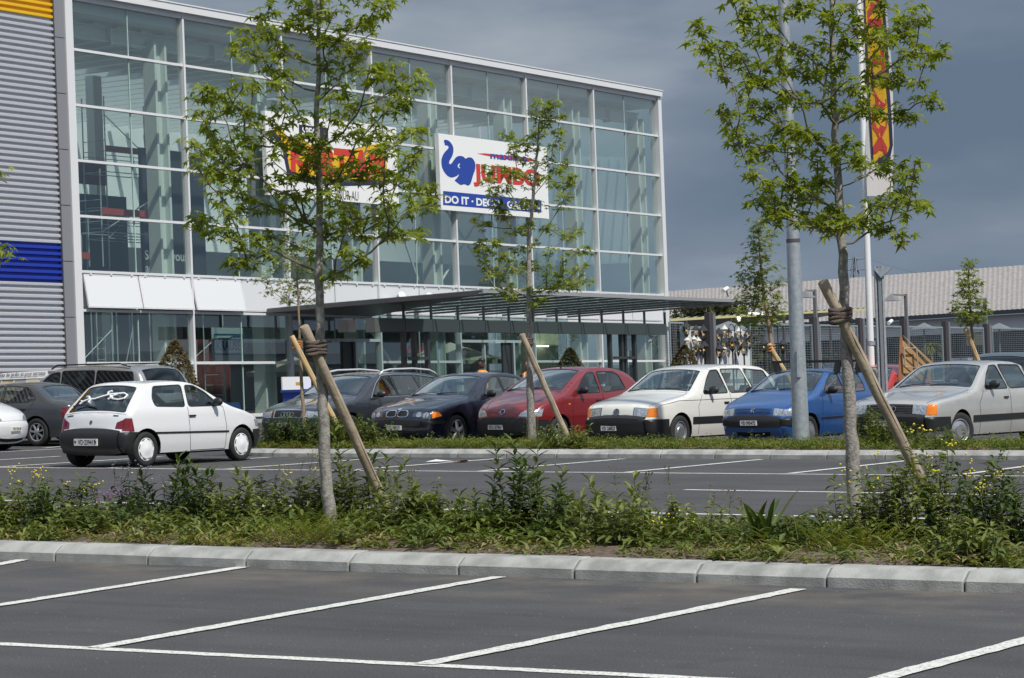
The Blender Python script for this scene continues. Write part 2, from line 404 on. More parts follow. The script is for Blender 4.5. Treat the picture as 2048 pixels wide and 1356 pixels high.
def blade(lb, p, d, nrm, L, W, droop=.4, jag=0, seg=4):
    d = unit(d); sdir = unit(np.cross(d, nrm)); V = []; q = p.copy(); dd = d.copy()
    for i in range(seg+1):
        t = i/seg; w = W*math.sin(math.pi*min(1, (t*.86+.10)))**.8*(1 if i < seg else .05)
        if jag and i % 2: w *= 1-jag
        up = unit(np.cross(sdir, dd)); V += [q-sdir*w/2+up*w*.22, q+0*sdir, q+sdir*w/2+up*w*.22]
        dd = unit(dd+np.array([0, 0, -droop/seg])); q = q+dd*L/seg
    F = []
    for i in range(seg):
        a = 3*i; F += [(a, a+1, a+4, a+3), (a+1, a+2, a+5, a+4)]
    lb.put(np.array(V), F)
def twig(lb, pts, r0, r1, n=4):
    mb = MB(); k = len(pts); mb.tube(pts, [r0+(r1-r0)*i/(k-1) for i in range(k)], n, cap=False)
    lb.put(np.array(mb.v), mb.f)

M_leafT = leafmat('sweetgum_leaf', (.145, .19, .022), (.28, .325, .048), .42, .42, 5.)
M_leafS = leafmat('young_tree_leaf', (.15, .20, .028), (.24, .29, .06), .42, .45, 4.)
M_leafB = leafmat('bush_leaf', (.035, .055, .018), (.09, .085, .035), .15, .45, 9.)
M_weed = leafmat('weed_leaf', (.070, .105, .020), (.17, .205, .042), .25, .5, 3.)
M_weed2 = leafmat('pale_weed_leaf', (.11, .145, .038), (.215, .24, .065), .25, .5, 3.)
M_weed3 = leafmat('dark_weed_leaf', (.045, .075, .018), (.10, .14, .035), .22, .5, 4.)
M_gold = leafmat('golden_shrub_leaf', (.10, .135, .018), (.19, .20, .030), .3, .5, 4.)
M_cover = leafmat('ground_cover_leaf', (.085, .125, .018), (.19, .20, .04), .25, .55, 2.2)
M_stem = mat('weed_stem', (.13, .15, .05), .7)
M_bark = mat('tree_bark', (.20, .185, .165), .9, noise=(26, (.36, .34, .31), .35, .65, 8), bump=(55, .8, .012))
M_barkY = mat('young_bark', (.24, .17, .11), .9, noise=(30, (.33, .25, .17), .35, .65, 6), bump=(50, .7, .01))
M_stake = mat('stake_wood', (.29, .235, .17), .85, noise=(6, (.43, .36, .27), .35, .7, 9), bump=(30, .5, .01))
M_stakeY = mat('new_stake_wood', (.52, .36, .17), .8, noise=(6, (.62, .46, .25), .35, .7, 8), bump=(30, .4, .01))
M_rope = mat('rope_fibre', (.13, .10, .085), .95, bump=(90, 1., .02))
M_ropeO = mat('orange_rope_fibre', (.46, .20, .06), .95, bump=(90, 1., .02))
M_yel = mat('yellow_petal', (.75, .60, .04), .6)
M_wht = mat('white_petal', (.75, .75, .72), .6)
M_pur = mat('purple_petal', (.30, .10, .32), .6)
M_brown = mat('seed_head', (.16, .11, .06), .8)

def grow(nodes, trunk_n, tips):
    """connect each tip to the nearest node that lies nearer the trunk and lower: returns edges"""
    P = list(nodes); par = [-1]*len(P); rt = [0.]*len(P)
    def tr_d(p): return min(np.linalg.norm((p-q)[:2]) for q in nodes)
    tips = sorted(tips, key=tr_d)
    for tpt in tips:
        best, bi = 1e9, 0
        for i, q in enumerate(P):
            v = tpt-q; L = np.linalg.norm(v); 
            c = L*(1+.15*(i < trunk_n))
            rise = v[2]/(L+1e-6); c *= 1+1.6*max(0, .25-rise)
            if i >= trunk_n and rt[i] > tr_d(tpt): c *= 1.6
            if c < best: best, bi = c, i
        # start lower on the trunk when joining it
        P.append(tpt); par.append(bi); rt.append(tr_d(tpt))
    return P, par
def tree(name, label, cat, trunk_px, depth, base, tips_px, rad, mats, leaf, group=None, spread=.55, jitter=.10, nclump=8, lat_leaf=.5, tip_r=.006, sparse=0.):
    """trunk_px: polyline in picture pixels (bottom first); depth: camera depth of the trunk; leaf=(size, clump radius)"""
    TR = [PD(x, y, depth) for x, y in trunk_px]; TR[0] = base
    root = thing(name, label, cat, base, group=group)
    # densify trunk
    nodes = []; 
    for i in range(len(TR)-1):
        k = max(2, int(np.linalg.norm(TR[i+1]-TR[i])/.12))
        nodes += [TR[i]+(TR[i+1]-TR[i])*j/k for j in range(k)]
    nodes.append(TR[-1]); H = len(nodes)
    for i in range(1, H): nodes[i] = nodes[i]+RNG.normal(0, .006, 3)
    mb = MB(); rr = [rad[0]+(rad[1]-rad[0])*(i/(H-1))**.8 for i in range(H)]
    rr = [r*(1+RNG.normal(0, .02)) for r in rr]
    mb.tube(nodes, rr, 12); mesh('trunk', mb, mats[0], root, smooth=180)
    fwd = unit(ray(*trunk_px[1])); low = PD(*trunk_px[1], depth)
    tips = []
    for (x, y) in tips_px:
        c = PD(x, y, depth); 
        # horizontal offset from the trunk in the picture gives the scale of the depth offset
        tx = np.interp(-y, [-q[1] for q in trunk_px], [q[0] for q in trunk_px])
        off = abs(x-tx)/FPX*depth
        dd = RNG.uniform(-1, 1)*(.25+spread*off*.9+.18)
        tips.append(PD(x, y, depth+dd))
    start = [i for i, p in enumerate(nodes) if p[2] > min(t_[2] for t_ in tips)-.55] or [H-1]
    sub = nodes[start[0]:]
    P, par = grow(sub, len(sub), tips)
    n0 = len(sub); kids = [0]*len(P)
    for i in range(len(P)-1, n0-1, -1):
        j = i
        while j >= n0: kids[j] += 1; j = par[j]
    bb = LB()
    for i in range(n0, len(P)):
        a, b = P[par[i]], P[i]; L = np.linalg.norm(b-a)
        if par[i] < n0: a = a+np.array([0, 0, -.12*L])
        m1 = a+(b-a)*.35+np.array([0, 0, -.05*L])+RNG.normal(0, .03*L, 3); m2 = a+(b-a)*.7+np.array([0, 0, -.02*L])+RNG.normal(0, .02*L, 3)
        r1 = tip_r*(.42+kids[i]**.5*.33); pi = kids[par[i]] if par[i] >= n0 else kids[i]*1.3; r0 = tip_r*(.42+pi**.5*.33)
        twig(bb, [a, m1, m2, b], min(r0, rad[0]*.45), r1, 5)
    lb = LB(); size, cr_ = leaf
    def clump(p, k, s=1.):
        for _ in range(k):
            o = rdir()*cr_*RNG.uniform(.15, 1)**.6*np.array([1.15, 1.15, .8]); q = p+o
            d = unit(np.array([o[0], o[1], 0])*2.2+np.array([0, 0, -.045])+RNG.normal(0, .03, 3)); nn = unit(np.array([0, 0, 1.])+RNG.normal(0, .42, 3)+np.array([o[0], o[1], 0])*2)
            star_leaf(lb, q, d, nn, size*RNG.uniform(.6, 1.15)*s)
            if RNG.random() < .35: twig(bb, [p, q], .0016, .001, 3)
    for i in range(n0, len(P)):
        clump(P[i], int(nclump*1.6*RNG.uniform(.65, 1.35)))
        a, b = P[par[i]], P[i]; L = np.linalg.norm(b-a)
        for k in range(int(L/.14)):
            if RNG.random() < lat_leaf: clump(a+(b-a)*RNG.uniform(.3, .95), int(nclump*.8)+1, .9)
    V, F = bb.get(); 
    mesh('branches', (V, F), mats[0] if len(mats) < 3 else mats[2], root, smooth=180)
    V, F = lb.get()
    mesh('crown', (V, F), mats[1], root)
    return root
def Zs(lst, sc, x0, y0): return [(a/sc+x0, b/sc+y0) for a, b in lst]
T_R = [(145,145),(165,185),(150,240),(255,255),(210,335),(280,385),(345,310),(395,325),(345,5),(430,60),(380,120),(430,150),(500,60),(560,115),(510,215),(610,240),(650,60),(690,20),(770,60),(690,270),(780,210),(500,350),(580,350),(410,460),(470,450),(440,400),(590,450),(660,370),(640,520),(700,540),(450,560),(380,620),(450,610),(280,600),(560,570),(620,690),(700,700),(360,720),(375,760),(410,730),(450,820),(520,820),(560,740),(640,780),(700,830),(780,740),(820,560),(780,420),(850,400),(880,150),(880,60),(870,260),(960,230),(930,330),(960,50),(1010,130),(1080,190),(1130,150),(1170,40),(1150,230),(1180,190),(1090,310),(1100,420),(1160,420),(1230,430),(960,440),(1010,500),(940,590),(1060,590),(1090,600),(1200,620),(1250,600),(1310,640),(1370,550),(1440,550),(1330,270),(1300,280),(1390,320),(1250,330),(1480,270),(1350,445),(1260,100),(1290,120),(1330,40),(1350,90),(1280,200),(430,915),(640,970),(540,1000),(500,1060),(570,1140),(680,1010),(720,1060),(780,1080),(840,990),(800,880),(870,830),(930,810),(990,770),(1000,870),(1060,890),(1110,920),(1190,890),(1220,930),(1300,920),(1330,890),(900,1130),(860,1180),(840,1240),(900,1240),(980,1210),(1060,1200),(1130,1220),(1200,1260),(1270,1280),(1110,1110),(1170,1090),(1240,1080),(1290,1120),(1370,1110),(1240,1050),(650,1080),(640,1160),(720,1190),(560,1170),(460,1080),(800,1000),(740,300),
 (700,-60),(800,-80),(900,-60),(600,-60),(1000,-70),(1150,-60),(450,-60),(880,-180),(780,-220),(960,-240),(860,-330)]
T_L = [(430,40),(375,95),(300,160),(340,150),(280,220),(330,250),(420,140),(400,260),(430,310),(500,250),(470,190),(530,330),(460,380),(310,370),(350,400),(140,410),(110,450),(180,430),(240,420),(110,510),(180,500),(260,470),(300,500),(340,530),(70,640),(110,680),(160,620),(150,580),(180,660),(250,620),(230,680),(330,640),(390,600),(440,570),(500,500),(530,460),(570,530),(420,700),(470,660),(100,740),(170,760),(160,800),(220,740),(250,790),(310,740),(320,800),(200,880),(300,880),(250,960),(330,950),(390,920),(80,990),(130,1010),(220,1050),(180,1050),(350,1080),(300,1100),(270,1190),(330,1180),(430,1070),(440,1130),(500,960),(560,880),(510,800),(590,800),(620,700),(680,650),(700,760),(640,880),(600,1010),(660,1000),(640,1150),(700,960),(760,930),(740,860),(800,800),(780,730),(850,740),(820,640),(880,620),(760,600),(700,540),(790,520),(840,480),(900,560),(940,620),(960,500),(1030,500),(1040,420),(1000,400),(940,440),(900,350),(940,320),(990,300),(1080,340),(1100,370),(850,240),(880,300),(760,330),(720,390),(700,440),(780,440),(690,300),(760,260),(820,200),(720,190),(660,180),(600,130),(560,100),(500,110),(600,40),(660,60),(700,100),(730,40),(830,110),(870,90),(900,50),(940,40),(980,10),(560,20),(640,5),(1080,600),(1030,610),(1100,690),(1040,720),(1000,660),(950,680),(920,780),(1000,770),(1050,810),(1000,830),(940,870),(1070,870),(1150,860),(1190,910),(1130,920),(1060,950),(980,940),(930,1000),(1000,1050),(1070,1050),(1110,1060),(960,1060),(870,980),(800,990),(850,1050),(760,1070),(700,1060),(840,1165),(790,1150),(720,1240),
 (640,-80),(560,-90),(720,-100),(480,-60),(640,-200),(820,-40),(600,620),(560,640),(640,720),(600,740),(560,800),(520,880),(700,820),(480,940),(420,860)]
T_M = [(560,260),(590,290),(640,260),(540,310),(600,350),(655,325),(410,430),(430,480),(470,450),(540,430),(570,400),(540,490),(660,410),(630,480),(620,540),(690,550),(650,590),(560,560),(480,540),(430,600),(320,590),(310,640),(350,700),(400,670),(470,620),(520,660),(600,640),(650,680),(700,660),(720,630),(690,720),(670,770),(560,760),(500,760),(440,750),(360,760),(380,810),(250,850),(300,870),(280,960),(300,990),(350,940),(430,880),(500,870),(600,870),(640,900),(740,890),(720,920),(800,980),(740,1000),(680,1010),(620,990),(540,960),(450,980),(400,1020),(300,1050),(330,1090),(300,1110),(380,1120),(440,1080),(520,1060),(600,1080),(680,1090),(760,1080),(800,1130),(740,1150),(660,1150),(600,1180),(530,1190),(430,1180),(360,1190),(420,1210),(560,1230),(700,1160)]
bL = G(662, 1062, .14); bR = G(1712, 1066, .14); dL = float((bL-CAM)@(MC@[0, 0, 1])); dR = float((bR-CAM)@(MC@[0, 0, 1]))
tree('sweetgum_tree', 'tall young tree in the near strip, its crown over the yellow and red sign', 'tree',
     [(662, 1062), (655, 980), (643, 760), (638, 560), (640, 420), (632, 260), (638, 140), (634, 0), (628, -110)], dL, bL, Zs(T_L, 2.26, 350, 0), (.062, .012), (M_bark, M_leafT, mat('twig_bark', (.15, .125, .10), .85)), (.072, .105), group='young trees in the planted strips', nclump=9)
tree('sweetgum_tree', 'tall young tree beside the galvanised lamp post, its crown over the flag', 'tree',
     [(1712, 1066), (1702, 860), (1690, 640), (1684, 480), (1672, 300), (1665, 120), (1662, -40), (1655, -140)], dR, bR, Zs(T_R, 2.712, 1340, 0), (.068, .014), (M_bark, M_leafT, MATS['twig_bark']), (.072, .100), group='young trees in the planted strips', nclump=9)
bM = G(1064, 886, .14); dM = float((bM-CAM)@(MC@[0, 0, 1]))
tree('sweetgum_tree', 'slim young tree in front of the dark red hatchback, its top over the elephant sign', 'tree',
     [(1064, 886), (1060, 760), (1058, 620), (1058, 480), (1072, 330), (1082, 210)], dM, bM, Zs(T_M, 2.465, 850, 100), (.085, .014), (M_bark, M_leafT, MATS['twig_bark']), (.092, .15), group='young trees in the planted strips', nclump=11, tip_r=.008)
# small far trees
def poly_tips(rows):
    out = []
    for y, x0, x1, n in rows:
        for i in range(n): out.append((x0+(x1-x0)*(i+.5)/n+RNG.normal(0, 3), y+RNG.normal(0, 5)))
    return out
bS = G(612, 888, .14); dS = float((bS-CAM)@(MC@[0, 0, 1]))
tree('young_tree', 'small thin tree with an airy crown of tiny leaves beside the blue bin', 'tree',
     [(612, 888), (604, 790), (600, 700), (597, 620), (594, 540), (592, 480)], dS, bS,
     poly_tips([(600, 555, 640, 5), (580, 520, 660, 8), (560, 510, 665, 9), (540, 530, 655, 8), (520, 545, 650, 6), (500, 560, 640, 5), (480, 575, 625, 3)]),
     (.045, .012), (M_barkY, M_leafS, M_barkY), (.062, .13), nclump=9, group='young trees in the planted strips', tip_r=.005)
tree('young_tree', 'slender young tree with an open crown rising behind the white estate car', 'tree',
     [(1552, 800), (1543, 690), (1530, 600), (1520, 520), (1518, 440)], 62., PD(1552, 800, 62.),
     poly_tips([(640, 1485, 1560, 8), (615, 1478, 1565, 8), (590, 1466, 1567, 9), (565, 1480, 1566, 7), (540, 1472, 1560, 6), (520, 1485, 1545, 5), (495, 1485, 1555, 4), (470, 1500, 1548, 4), (450, 1505, 1530, 2)]),
     (.075, .015), (M_barkY, M_leafS, M_barkY), (.10, .22), nclump=11, group='young trees in the planted strips', tip_r=.008)
tree('young_tree', 'small cone shaped young tree standing above the dark car roof at the wire fence', 'tree',
     [(1960, 800), (1946, 690), (1942, 640), (1938, 580), (1936, 520)], 66., PD(1960, 800, 66.),
     poly_tips([(640, 1915, 1965, 5), (625, 1905, 1978, 7), (605, 1910, 1970, 6), (585, 1915, 1958, 5), (565, 1920, 1956, 4), (545, 1925, 1952, 3), (525, 1930, 1944, 2)]),
     (.07, .015), (M_barkY, M_leafS, M_barkY), (.095, .17), nclump=12, group='young trees in the planted strips', tip_r=.008)
tree('sweetgum_tree', 'tree outside the picture edge whose leafy branch tips poke in over the corrugated wall', 'tree',
     [(-150, 1180), (-152, 800), (-150, 600), (-145, 300)], 21.5, G(-150, 1110, .14),
     [(8, 500), (22, 508), (-5, 512), (-15, 495), (-30, 505), (-2, 340), (-12, 352), (-40, 350), (-70, 520), (-90, 380), (-60, 300), (-110, 460)], (.06, .02), (M_bark, M_leafT, MATS['twig_bark']), (.060, .10), nclump=8, group='young trees in the planted strips')
# the tree mirrored in the glass at the end of the shop front
root = thing('park_tree', 'broad full tree far off in the lot, seen mirrored in the last glass bays', 'tree', (6, 150, 0))
mb = MB().tube([(6, 150, 0), (6.1, 150, 3), (6, 150, 6)], [.4, .3, .15], 10); mesh('trunk', mb, M_bark, root, smooth=180)
lb = LB()
for _ in range(2600):
    a = RNG.uniform(0, 6.283); h = RNG.uniform(0, 1); r_ = 4.6*math.sqrt(math.sin(math.pi*(h*.88+.08)))*RNG.uniform(.5, 1)
    p = np.array([6+r_*math.cos(a)+.8*math.sin(7*h), 150+r_*math.sin(a), 1.8+h*8.6]); star_leaf(lb, p, rdir(), rdir(), .34)
mesh('crown', lb.get(), M_leafB, root)

# stakes + ropes
def stake(name, label, a, b, r, mt, group, notch=True):
    a, b = np.array(a), np.array(b); d = unit(b-a)
    root = thing(name, label, 'stake', a, group=group)
    pts = [a-d*.15]+[a+(b-a)*t+RNG.normal(0, .0035, 3) for t in np.linspace(.05, .95, 9)]+[b-d*.012, b]
    mesh('pole', MB().tube(pts, [r*.95]+[r*(1+RNG.normal(0, .015)) for _ in range(9)]+[r, r*.82], 14), mt, root, smooth=40)
    # a drying crack runs down the round pole
    mb = MB(); side = unit(np.cross(d, unit(CAM-a))); q = unit(unit(CAM-a)*.85+side*.5); P = [a+(b-a)*t+q*(r*1.0) for t in np.linspace(.12, .93, 8)]
    mb.tube(P, [.0012, .003, .004, .0035, .004, .003, .0035, .001], 4); mesh('crack', mb, M_brown, root)
    return root
def rope(label, c, axis, r, mt, turns=4, w=.13, group='ropes tying trees to stakes', c2=None, r2=.05):
    """figure of eight between the stake at c and the trunk at c2"""
    mb = MB(); P = []; n = 26*turns; dv = c2-c; D = np.linalg.norm(dv); ex = dv/D; ey = unit(np.cross([0, 0, 1.], ex)); ez = np.cross(ex, ey)
    for i in range(n+1):
        t = i/26*2*math.pi; h = (i/n-.5)*w
        x = D/2+(D/2+(r2 if math.cos(t) > 0 else r)*1.12)*math.cos(t); y = ((r+r2)/2*1.25)*math.sin(t)+.004*math.sin(5*t)
        P.append(c+ex*x+ey*y+np.array([0, 0, 1.])*(h+.006*math.sin(3.3*t)))
    mb.tube(P, .017*max(r, .05)/.05, 6)
    return mesh('rope', mb, mt, smooth=180, label=label, cat='rope', group=group)
STK = 'wooden stakes tied to the young trees'
sa = G(793, 1054, .14); stake('tree_stake', 'thick leaning grey wooden stake against the near tree below the yellow sign', sa, PD(607, 652, dL-.22), .044, M_stake, STK)
sb = G(1868, 1012, .14); sb = PD(1868, 1012, dR+.2); stake('tree_stake', 'thick leaning wooden stake at the tree beside the lamp post, foot in yellow flowers', sb, PD(1645, 562, dR-.18), .046, M_stake, STK)
sc_ = PD(1142, 890, dM-.1); stake('tree_stake', 'leaning wooden stake in front of the dark red hatchback', sc_, PD(1043, 668, dM-.25), .055, M_stake, STK)
sd_ = PD(692, 886, dS-.1); stake('tree_stake', 'thin fresh yellow wooden stake beside the blue bin', sd_, PD(583, 672, dS-.2), .055, M_stakeY, STK)
se = PD(1585, 770, 61.8); stake('tree_stake', 'yellow wooden stake with orange rope behind the white estate car', se, PD(1537, 688, 61.8), .06, M_stakeY, STK)
sf = PD(1962, 735, 65.8); stake('tree_stake', 'short wooden stake at the cone shaped little tree', sf, PD(1930, 655, 65.8), .06, M_stakeY, STK)
rope('dark rope wound round the near tree and stake below the yellow sign', PD(625, 697, dL-.19), 0, .055, M_rope, 4, .13, c2=PD(641, 697, dL), r2=.052)
rope('dark rope wound round the tree and stake beside the lamp post', PD(1672, 632, dR-.16), 0, .056, M_rope, 4, .12, c2=PD(1690, 632, dR), r2=.05)
rope('dark rope round the slim tree before the dark red hatchback', PD(1050, 684, dM-.2), 0, .06, M_rope, 4, .12, c2=PD(1060, 684, dM), r2=.055)
rope('orange rope round the small thin tree beside the blue bin', PD(590, 690, dS-.15), 0, .055, M_ropeO, 4, .14, c2=PD(600, 690, dS), r2=.035)
rope('orange rope round the young tree behind the white estate car', PD(1541, 697, 61.8), 0, .06, M_ropeO, 3, .2, c2=PD(1546, 697, 62.), r2=.05)

# ------------------------------------------------------------ weeds
def stemline(p, h, lean):
    q = p.copy(); P = [q.copy()]; d = unit(np.array([lean[0], lean[1], 1.]))
    for i in range(5): q = q+d*h/5; d = unit(d+RNG.normal(0, .06, 3)); P.append(q.copy())
    return P
def weed(lb, sb_, p, h, kind, fl=None):
    if kind == 'broad':                                  # upright leafy stems, long jagged leaves
        for _ in range(RNG.integers(4, 8)):
            hh = h*RNG.uniform(.45, 1.); P = stemline(p+RNG.normal(0, .09, 3)*[1, 1, 0], hh, RNG.normal(0, .14, 2)); twig(sb_, P, .006, .002, 4)
            n = int(hh/.026)
            for k in range(n):
                t = (k+.5)/n; q = P[0]+(P[-1]-P[0])*t; i = min(4, int(t*5)); q = P[i]+(P[i+1]-P[i])*(t*5-i)
                a = k*2.4+RNG.normal(0, .3); el = .35+.9*t; d = np.array([math.cos(a), math.sin(a), el])
                blade(lb, q, d, np.array([0, 0, 1.]), (.20-.095*t)*RNG.uniform(.75, 1.2), .060*(1-.35*t), 1.1-.6*t, .35, 5)
    elif kind == 'strap':
        for _ in range(26):
            a = RNG.uniform(0, 6.28); d = np.array([math.cos(a), math.sin(a), RNG.uniform(.6, 2.4)])
            blade(lb, p+RNG.normal(0, .03, 3)*[1, 1, 0], d, np.array([0, 0, 1.]), h*RNG.uniform(.5, 1.05), .045, RNG.uniform(.3, 1.4), .1, 6)
    elif kind == 'bushy':
        for _ in range(RNG.integers(19, 27)):
            hh = h*1.2*RNG.uniform(.45, 1.); P = stemline(p+RNG.normal(0, .17, 3)*[1, 1, 0], hh, RNG.normal(0, .28, 2)); twig(sb_, P, .004, .0015, 4)
            n = int(hh/.019)
            for k in range(n):
                t = (k+.5)/n; i = min(4, int(t*5)); q = P[i]+(P[i+1]-P[i])*(t*5-i); a = RNG.uniform(0, 6.28)
                blade(lb, q, np.array([math.cos(a), math.sin(a), RNG.uniform(-.1, 1.1)]), np.array([0, 0, 1.]), RNG.uniform(.06, .125), RNG.uniform(.028, .052), .8, .3, 4)
    elif kind == 'fern':                                 # low spreading golden shoots
        for _ in range(46):
            a = RNG.uniform(0, 6.28); r = RNG.uniform(.05, .30); q = p+np.array([r*math.cos(a), r*math.sin(a), 0]); L = h*RNG.uniform(.8, 1.5)
            d = unit(np.array([math.cos(a), math.sin(a), RNG.uniform(.4, 1.5)])); P = [q]
            for i in range(6): P.append(P[-1]+d*L/6); d = unit(d+np.array([0, 0, -.10]))
            for i in range(30):
                t = i/30; j = min(5, int(t*6)); c = P[j]+(P[j+1]-P[j])*(t*6-j); dd = unit(P[j+1]-P[j]); sdv = unit(np.cross(dd, [0, 0, 1.]))*(1 if i % 2 else -1)
                blade(lb, c, unit(sdv+dd*.7+np.array([0, 0, .2])), np.array([0, 0, 1.]), .035*(1.15-t*.5), .010, .3, 0, 2)
    elif kind == 'tall':                                 # thin stems with flowers on top, small leaves
        for _ in range(RNG.integers(5, 9)):
            hh = h*RNG.uniform(.6, 1.); P = stemline(p+RNG.normal(0, .12, 3)*[1, 1, 0], hh, RNG.normal(0, .2, 2)); twig(sb_, P, .003, .0013, 4)
            for k in range(int(hh/.035)):
                t = RNG.random()*.85; i = min(4, int(t*5)); q = P[i]+(P[i+1]-P[i])*(t*5-i); a = RNG.uniform(0, 6.28)
                blade(lb, q, np.array([math.cos(a), math.sin(a), .8]), np.array([0, 0, 1.]), .075, .016, .8, .3, 3)
            if fl is not None:
                for _k in range(RNG.integers(3, 7)):
                    o = RNG.normal(0, .028, 3); o[2] = abs(o[2])*1.1-.02; twig(sb_, [P[-2], P[-1]+o], .0012, .0008, 3)
                    c = P[-1]+o; V0 = MB().ico((0, 0, 0), .0085*RNG.uniform(.7, 1.25), (1, 1, .8), 6, 4); fl.put(np.array(V0.v)+c, V0.f)
def plant(name, label, px, py, h, kinds, lm=None, flm=None, cat='weed', group='tall weeds in the near strip', z=.15):
    if lm is M_weed and RNG.random() < .45: lm = M_weed3
    p = G(px, py, z); root = thing(name, label, cat, p, group=group)
    lb, sb_, fl = LB(), LB(), LB()
    for k, hh, ox in kinds: weed(lb, sb_, p+np.array([ox, RNG.normal(0, .08), 0]), hh*(1.14 if py > 1000 else 1.), k, fl)
    nl, nst = len(lb.F), len(sb_.F); lb.F += [tuple(i+lb.n for i in f) for f in sb_.F]; lb.V += sb_.V; lb.n += sb_.n
    o = mesh('foliage', lb.get(), [lm or M_weed, M_stem], root); o.data.polygons.foreach_set('material_index', [0]*nl+[1]*nst)
    if fl.n and flm: mesh('blossoms', fl.get(), flm, root)
    return root
PL = [
 ('weed_clump', 'dense yellow-flowered weed clump at the left picture edge', 20, 1058, [('bushy', .38, 0), ('tall', .52, 0)], M_weed, M_yel),
 ('weed_clump', 'leafy weed clump with small yellow flowers, second from the left edge', 105, 1062, [('bushy', .42, 0), ('tall', .46, .1), ('broad', .34, -.15)], M_weed, M_yel),
 ('weed_clump', 'low leafy weeds between yellow flowers and the pink and white flowers', 165, 1068, [('bushy', .24, 0)], M_weed2, None),
 ('flowering_weed', 'flowering plant with purple heads beside the white-flowered weeds', 215, 1062, [('tall', .36, 0), ('bushy', .2, 0)], M_weed, M_pur),
 ('flowering_weed', 'tall white-flowered weed on the left behind dark leaves', 245, 1048, [('tall', .52, 0), ('bushy', .30, 0)], M_weed, M_wht),
 ('weed_clump', 'dark tall upright thistle-like weed below the white hatchback front wheel', 372, 1058, [('broad', .66, 0), ('broad', .5, .2), ('bushy', .3, .1)], M_weed, None),
 ('flowering_weed', 'white-flowered weed leaning on the dark upright weed', 325, 1055, [('tall', .52, 0), ('broad', .50, 0)], M_weed, M_wht),
 ('weed_clump', 'pointed mid-green weed left of the yellow flowers under the near tree', 470, 1062, [('broad', .50, 0), ('bushy', .3, -.1)], M_weed2, None),
 ('weed_clump', 'tall spindly yellow-flowered weed just left of the near tree trunk', 575, 1055, [('tall', .62, 0), ('bushy', .40, 0), ('bushy', .3, .2)], M_weed2, M_yel),
 ('golden_shrub', 'low golden feathery shrub at the foot of the near tree', 590, 1082, [('fern', .30, 0), ('fern', .26, .3)], M_gold, None),
 ('weed_clump', 'tall leafy weed growing round the foot of the near stake', 725, 1050, [('broad', .80, 0), ('broad', .6, .15), ('bushy', .4, -.15)], M_weed, None),
 ('weed_clump', 'bushy weeds right of the near stake with tiny buds', 800, 1070, [('bushy', .42, 0), ('tall', .55, -.1), ('bushy', .3, .25)], M_weed2, M_brown),
 ('weed_clump', 'medium pointed weed between the stake and the tallest weed', 875, 1068, [('broad', .48, 0), ('bushy', .3, .15)], M_weed, None),
 ('weed_clump', 'small leafy weed just left of the tallest weed', 950, 1078, [('broad', .36, 0), ('bushy', .25, 0)], M_weed, None),
 ('weed_clump', 'tallest leafy weed, standing in the middle of the near strip', 1040, 1080, [('broad', .78, 0), ('broad', .66, .14), ('broad', .6, -.14), ('bushy', .35, .2)], M_weed, None),
 ('weed_clump', 'bushy weed joined to the right of the tallest weed', 1120, 1070, [('broad', .5, 0), ('bushy', .3, .1)], M_weed, None),
 ('weed_clump', 'broad leafy clump with pale tips, two plants right of the tallest weed', 1230, 1090, [('broad', .50, 0), ('broad', .46, .2), ('broad', .42, -.18), ('bushy', .3, .3)], M_weed2, None),
 ('seed_stalks', 'thin bare stalks with brown seed heads beyond the broad leafy clump', 1310, 1060, [('tall', .52, 0)], M_weed, M_brown),
 ('golden_shrub', 'low yellow-green tuft left of the strap-leaved weed', 1345, 1088, [('fern', .16, 0), ('tall', .26, 0)], M_gold, M_yel),
 ('weed_clump', 'strap-leaved dock weed midway between the clump and the right tree', 1520, 1095, [('strap', .50, 0), ('bushy', .2, .1)], M_weed, None),
 ('flowering_weed', 'dry pinkish-topped stalks left of the strap-leaved weed', 1440, 1080, [('tall', .38, 0), ('bushy', .2, 0)], M_weed2, M_brown),
 ('golden_shrub', 'low golden feathery shrub in front of the right tree trunk', 1660, 1098, [('fern', .26, 0), ('fern', .22, .3), ('fern', .22, -.3)], M_gold, None),
 ('weed_clump', 'leafy flowering weed just right of the right tree trunk', 1780, 1085, [('bushy', .5, 0), ('tall', .62, -.1), ('bushy', .3, -.2)], M_weed2, M_yel),
 ('weed_clump', 'huge dark weed bush with yellow buds at the foot of the right stake', 1880, 1080, [('bushy', .62, 0), ('tall', .85, 0), ('broad', .45, .15), ('tall', .7, .15)], M_weed, M_yel),
 ('weed_clump', 'dense flowering weed mass filling the right picture edge', 1990, 1092, [('bushy', .52, 0), ('tall', .62, .1), ('bushy', .45, .25), ('broad', .35, -.1)], M_weed, M_yel),
 ('weed_clump', 'sprawling broad-leaved weed low at the right edge beside bare soil', 1930, 1120, [('bushy', .25, 0), ('strap', .22, .15)], M_weed2, None),
]
for nm, lab, px, py, kd, lm, fm in PL: plant(nm, lab, px, py, kd[0][1], kd, lm, fm)
plant('low_shrub', 'dark green round shrub at the foot of the small thin tree', 600, 893, .5, [('bushy', .5, -.3), ('bushy', .55, .1), ('bushy', .5, .5), ('bushy', .4, .9), ('bushy', .45, -.6)], M_weed, None, 'shrub', None)
plant('low_shrub', 'dark green shrub between the yellow stake and the near tree stake', 700, 893, .5, [('bushy', .5, -.3), ('bushy', .6, .1), ('bushy', .45, .5)], M_weed, None, 'shrub', None)
plant('weed_clump', 'weed before the dark red hatchback front wheel', 1082, 895, .6, [('tall', .62, 0), ('bushy', .35, .3), ('bushy', .35, .8)], M_weed2, None, 'weed', 'weeds in the far strip')
plant('weed_clump', 'weed in front of the silver saloon number plate', 1760, 893, .55, [('bushy', .55, 0), ('bushy', .35, .4)], M_weed, None, 'weed', 'weeds in the far strip')
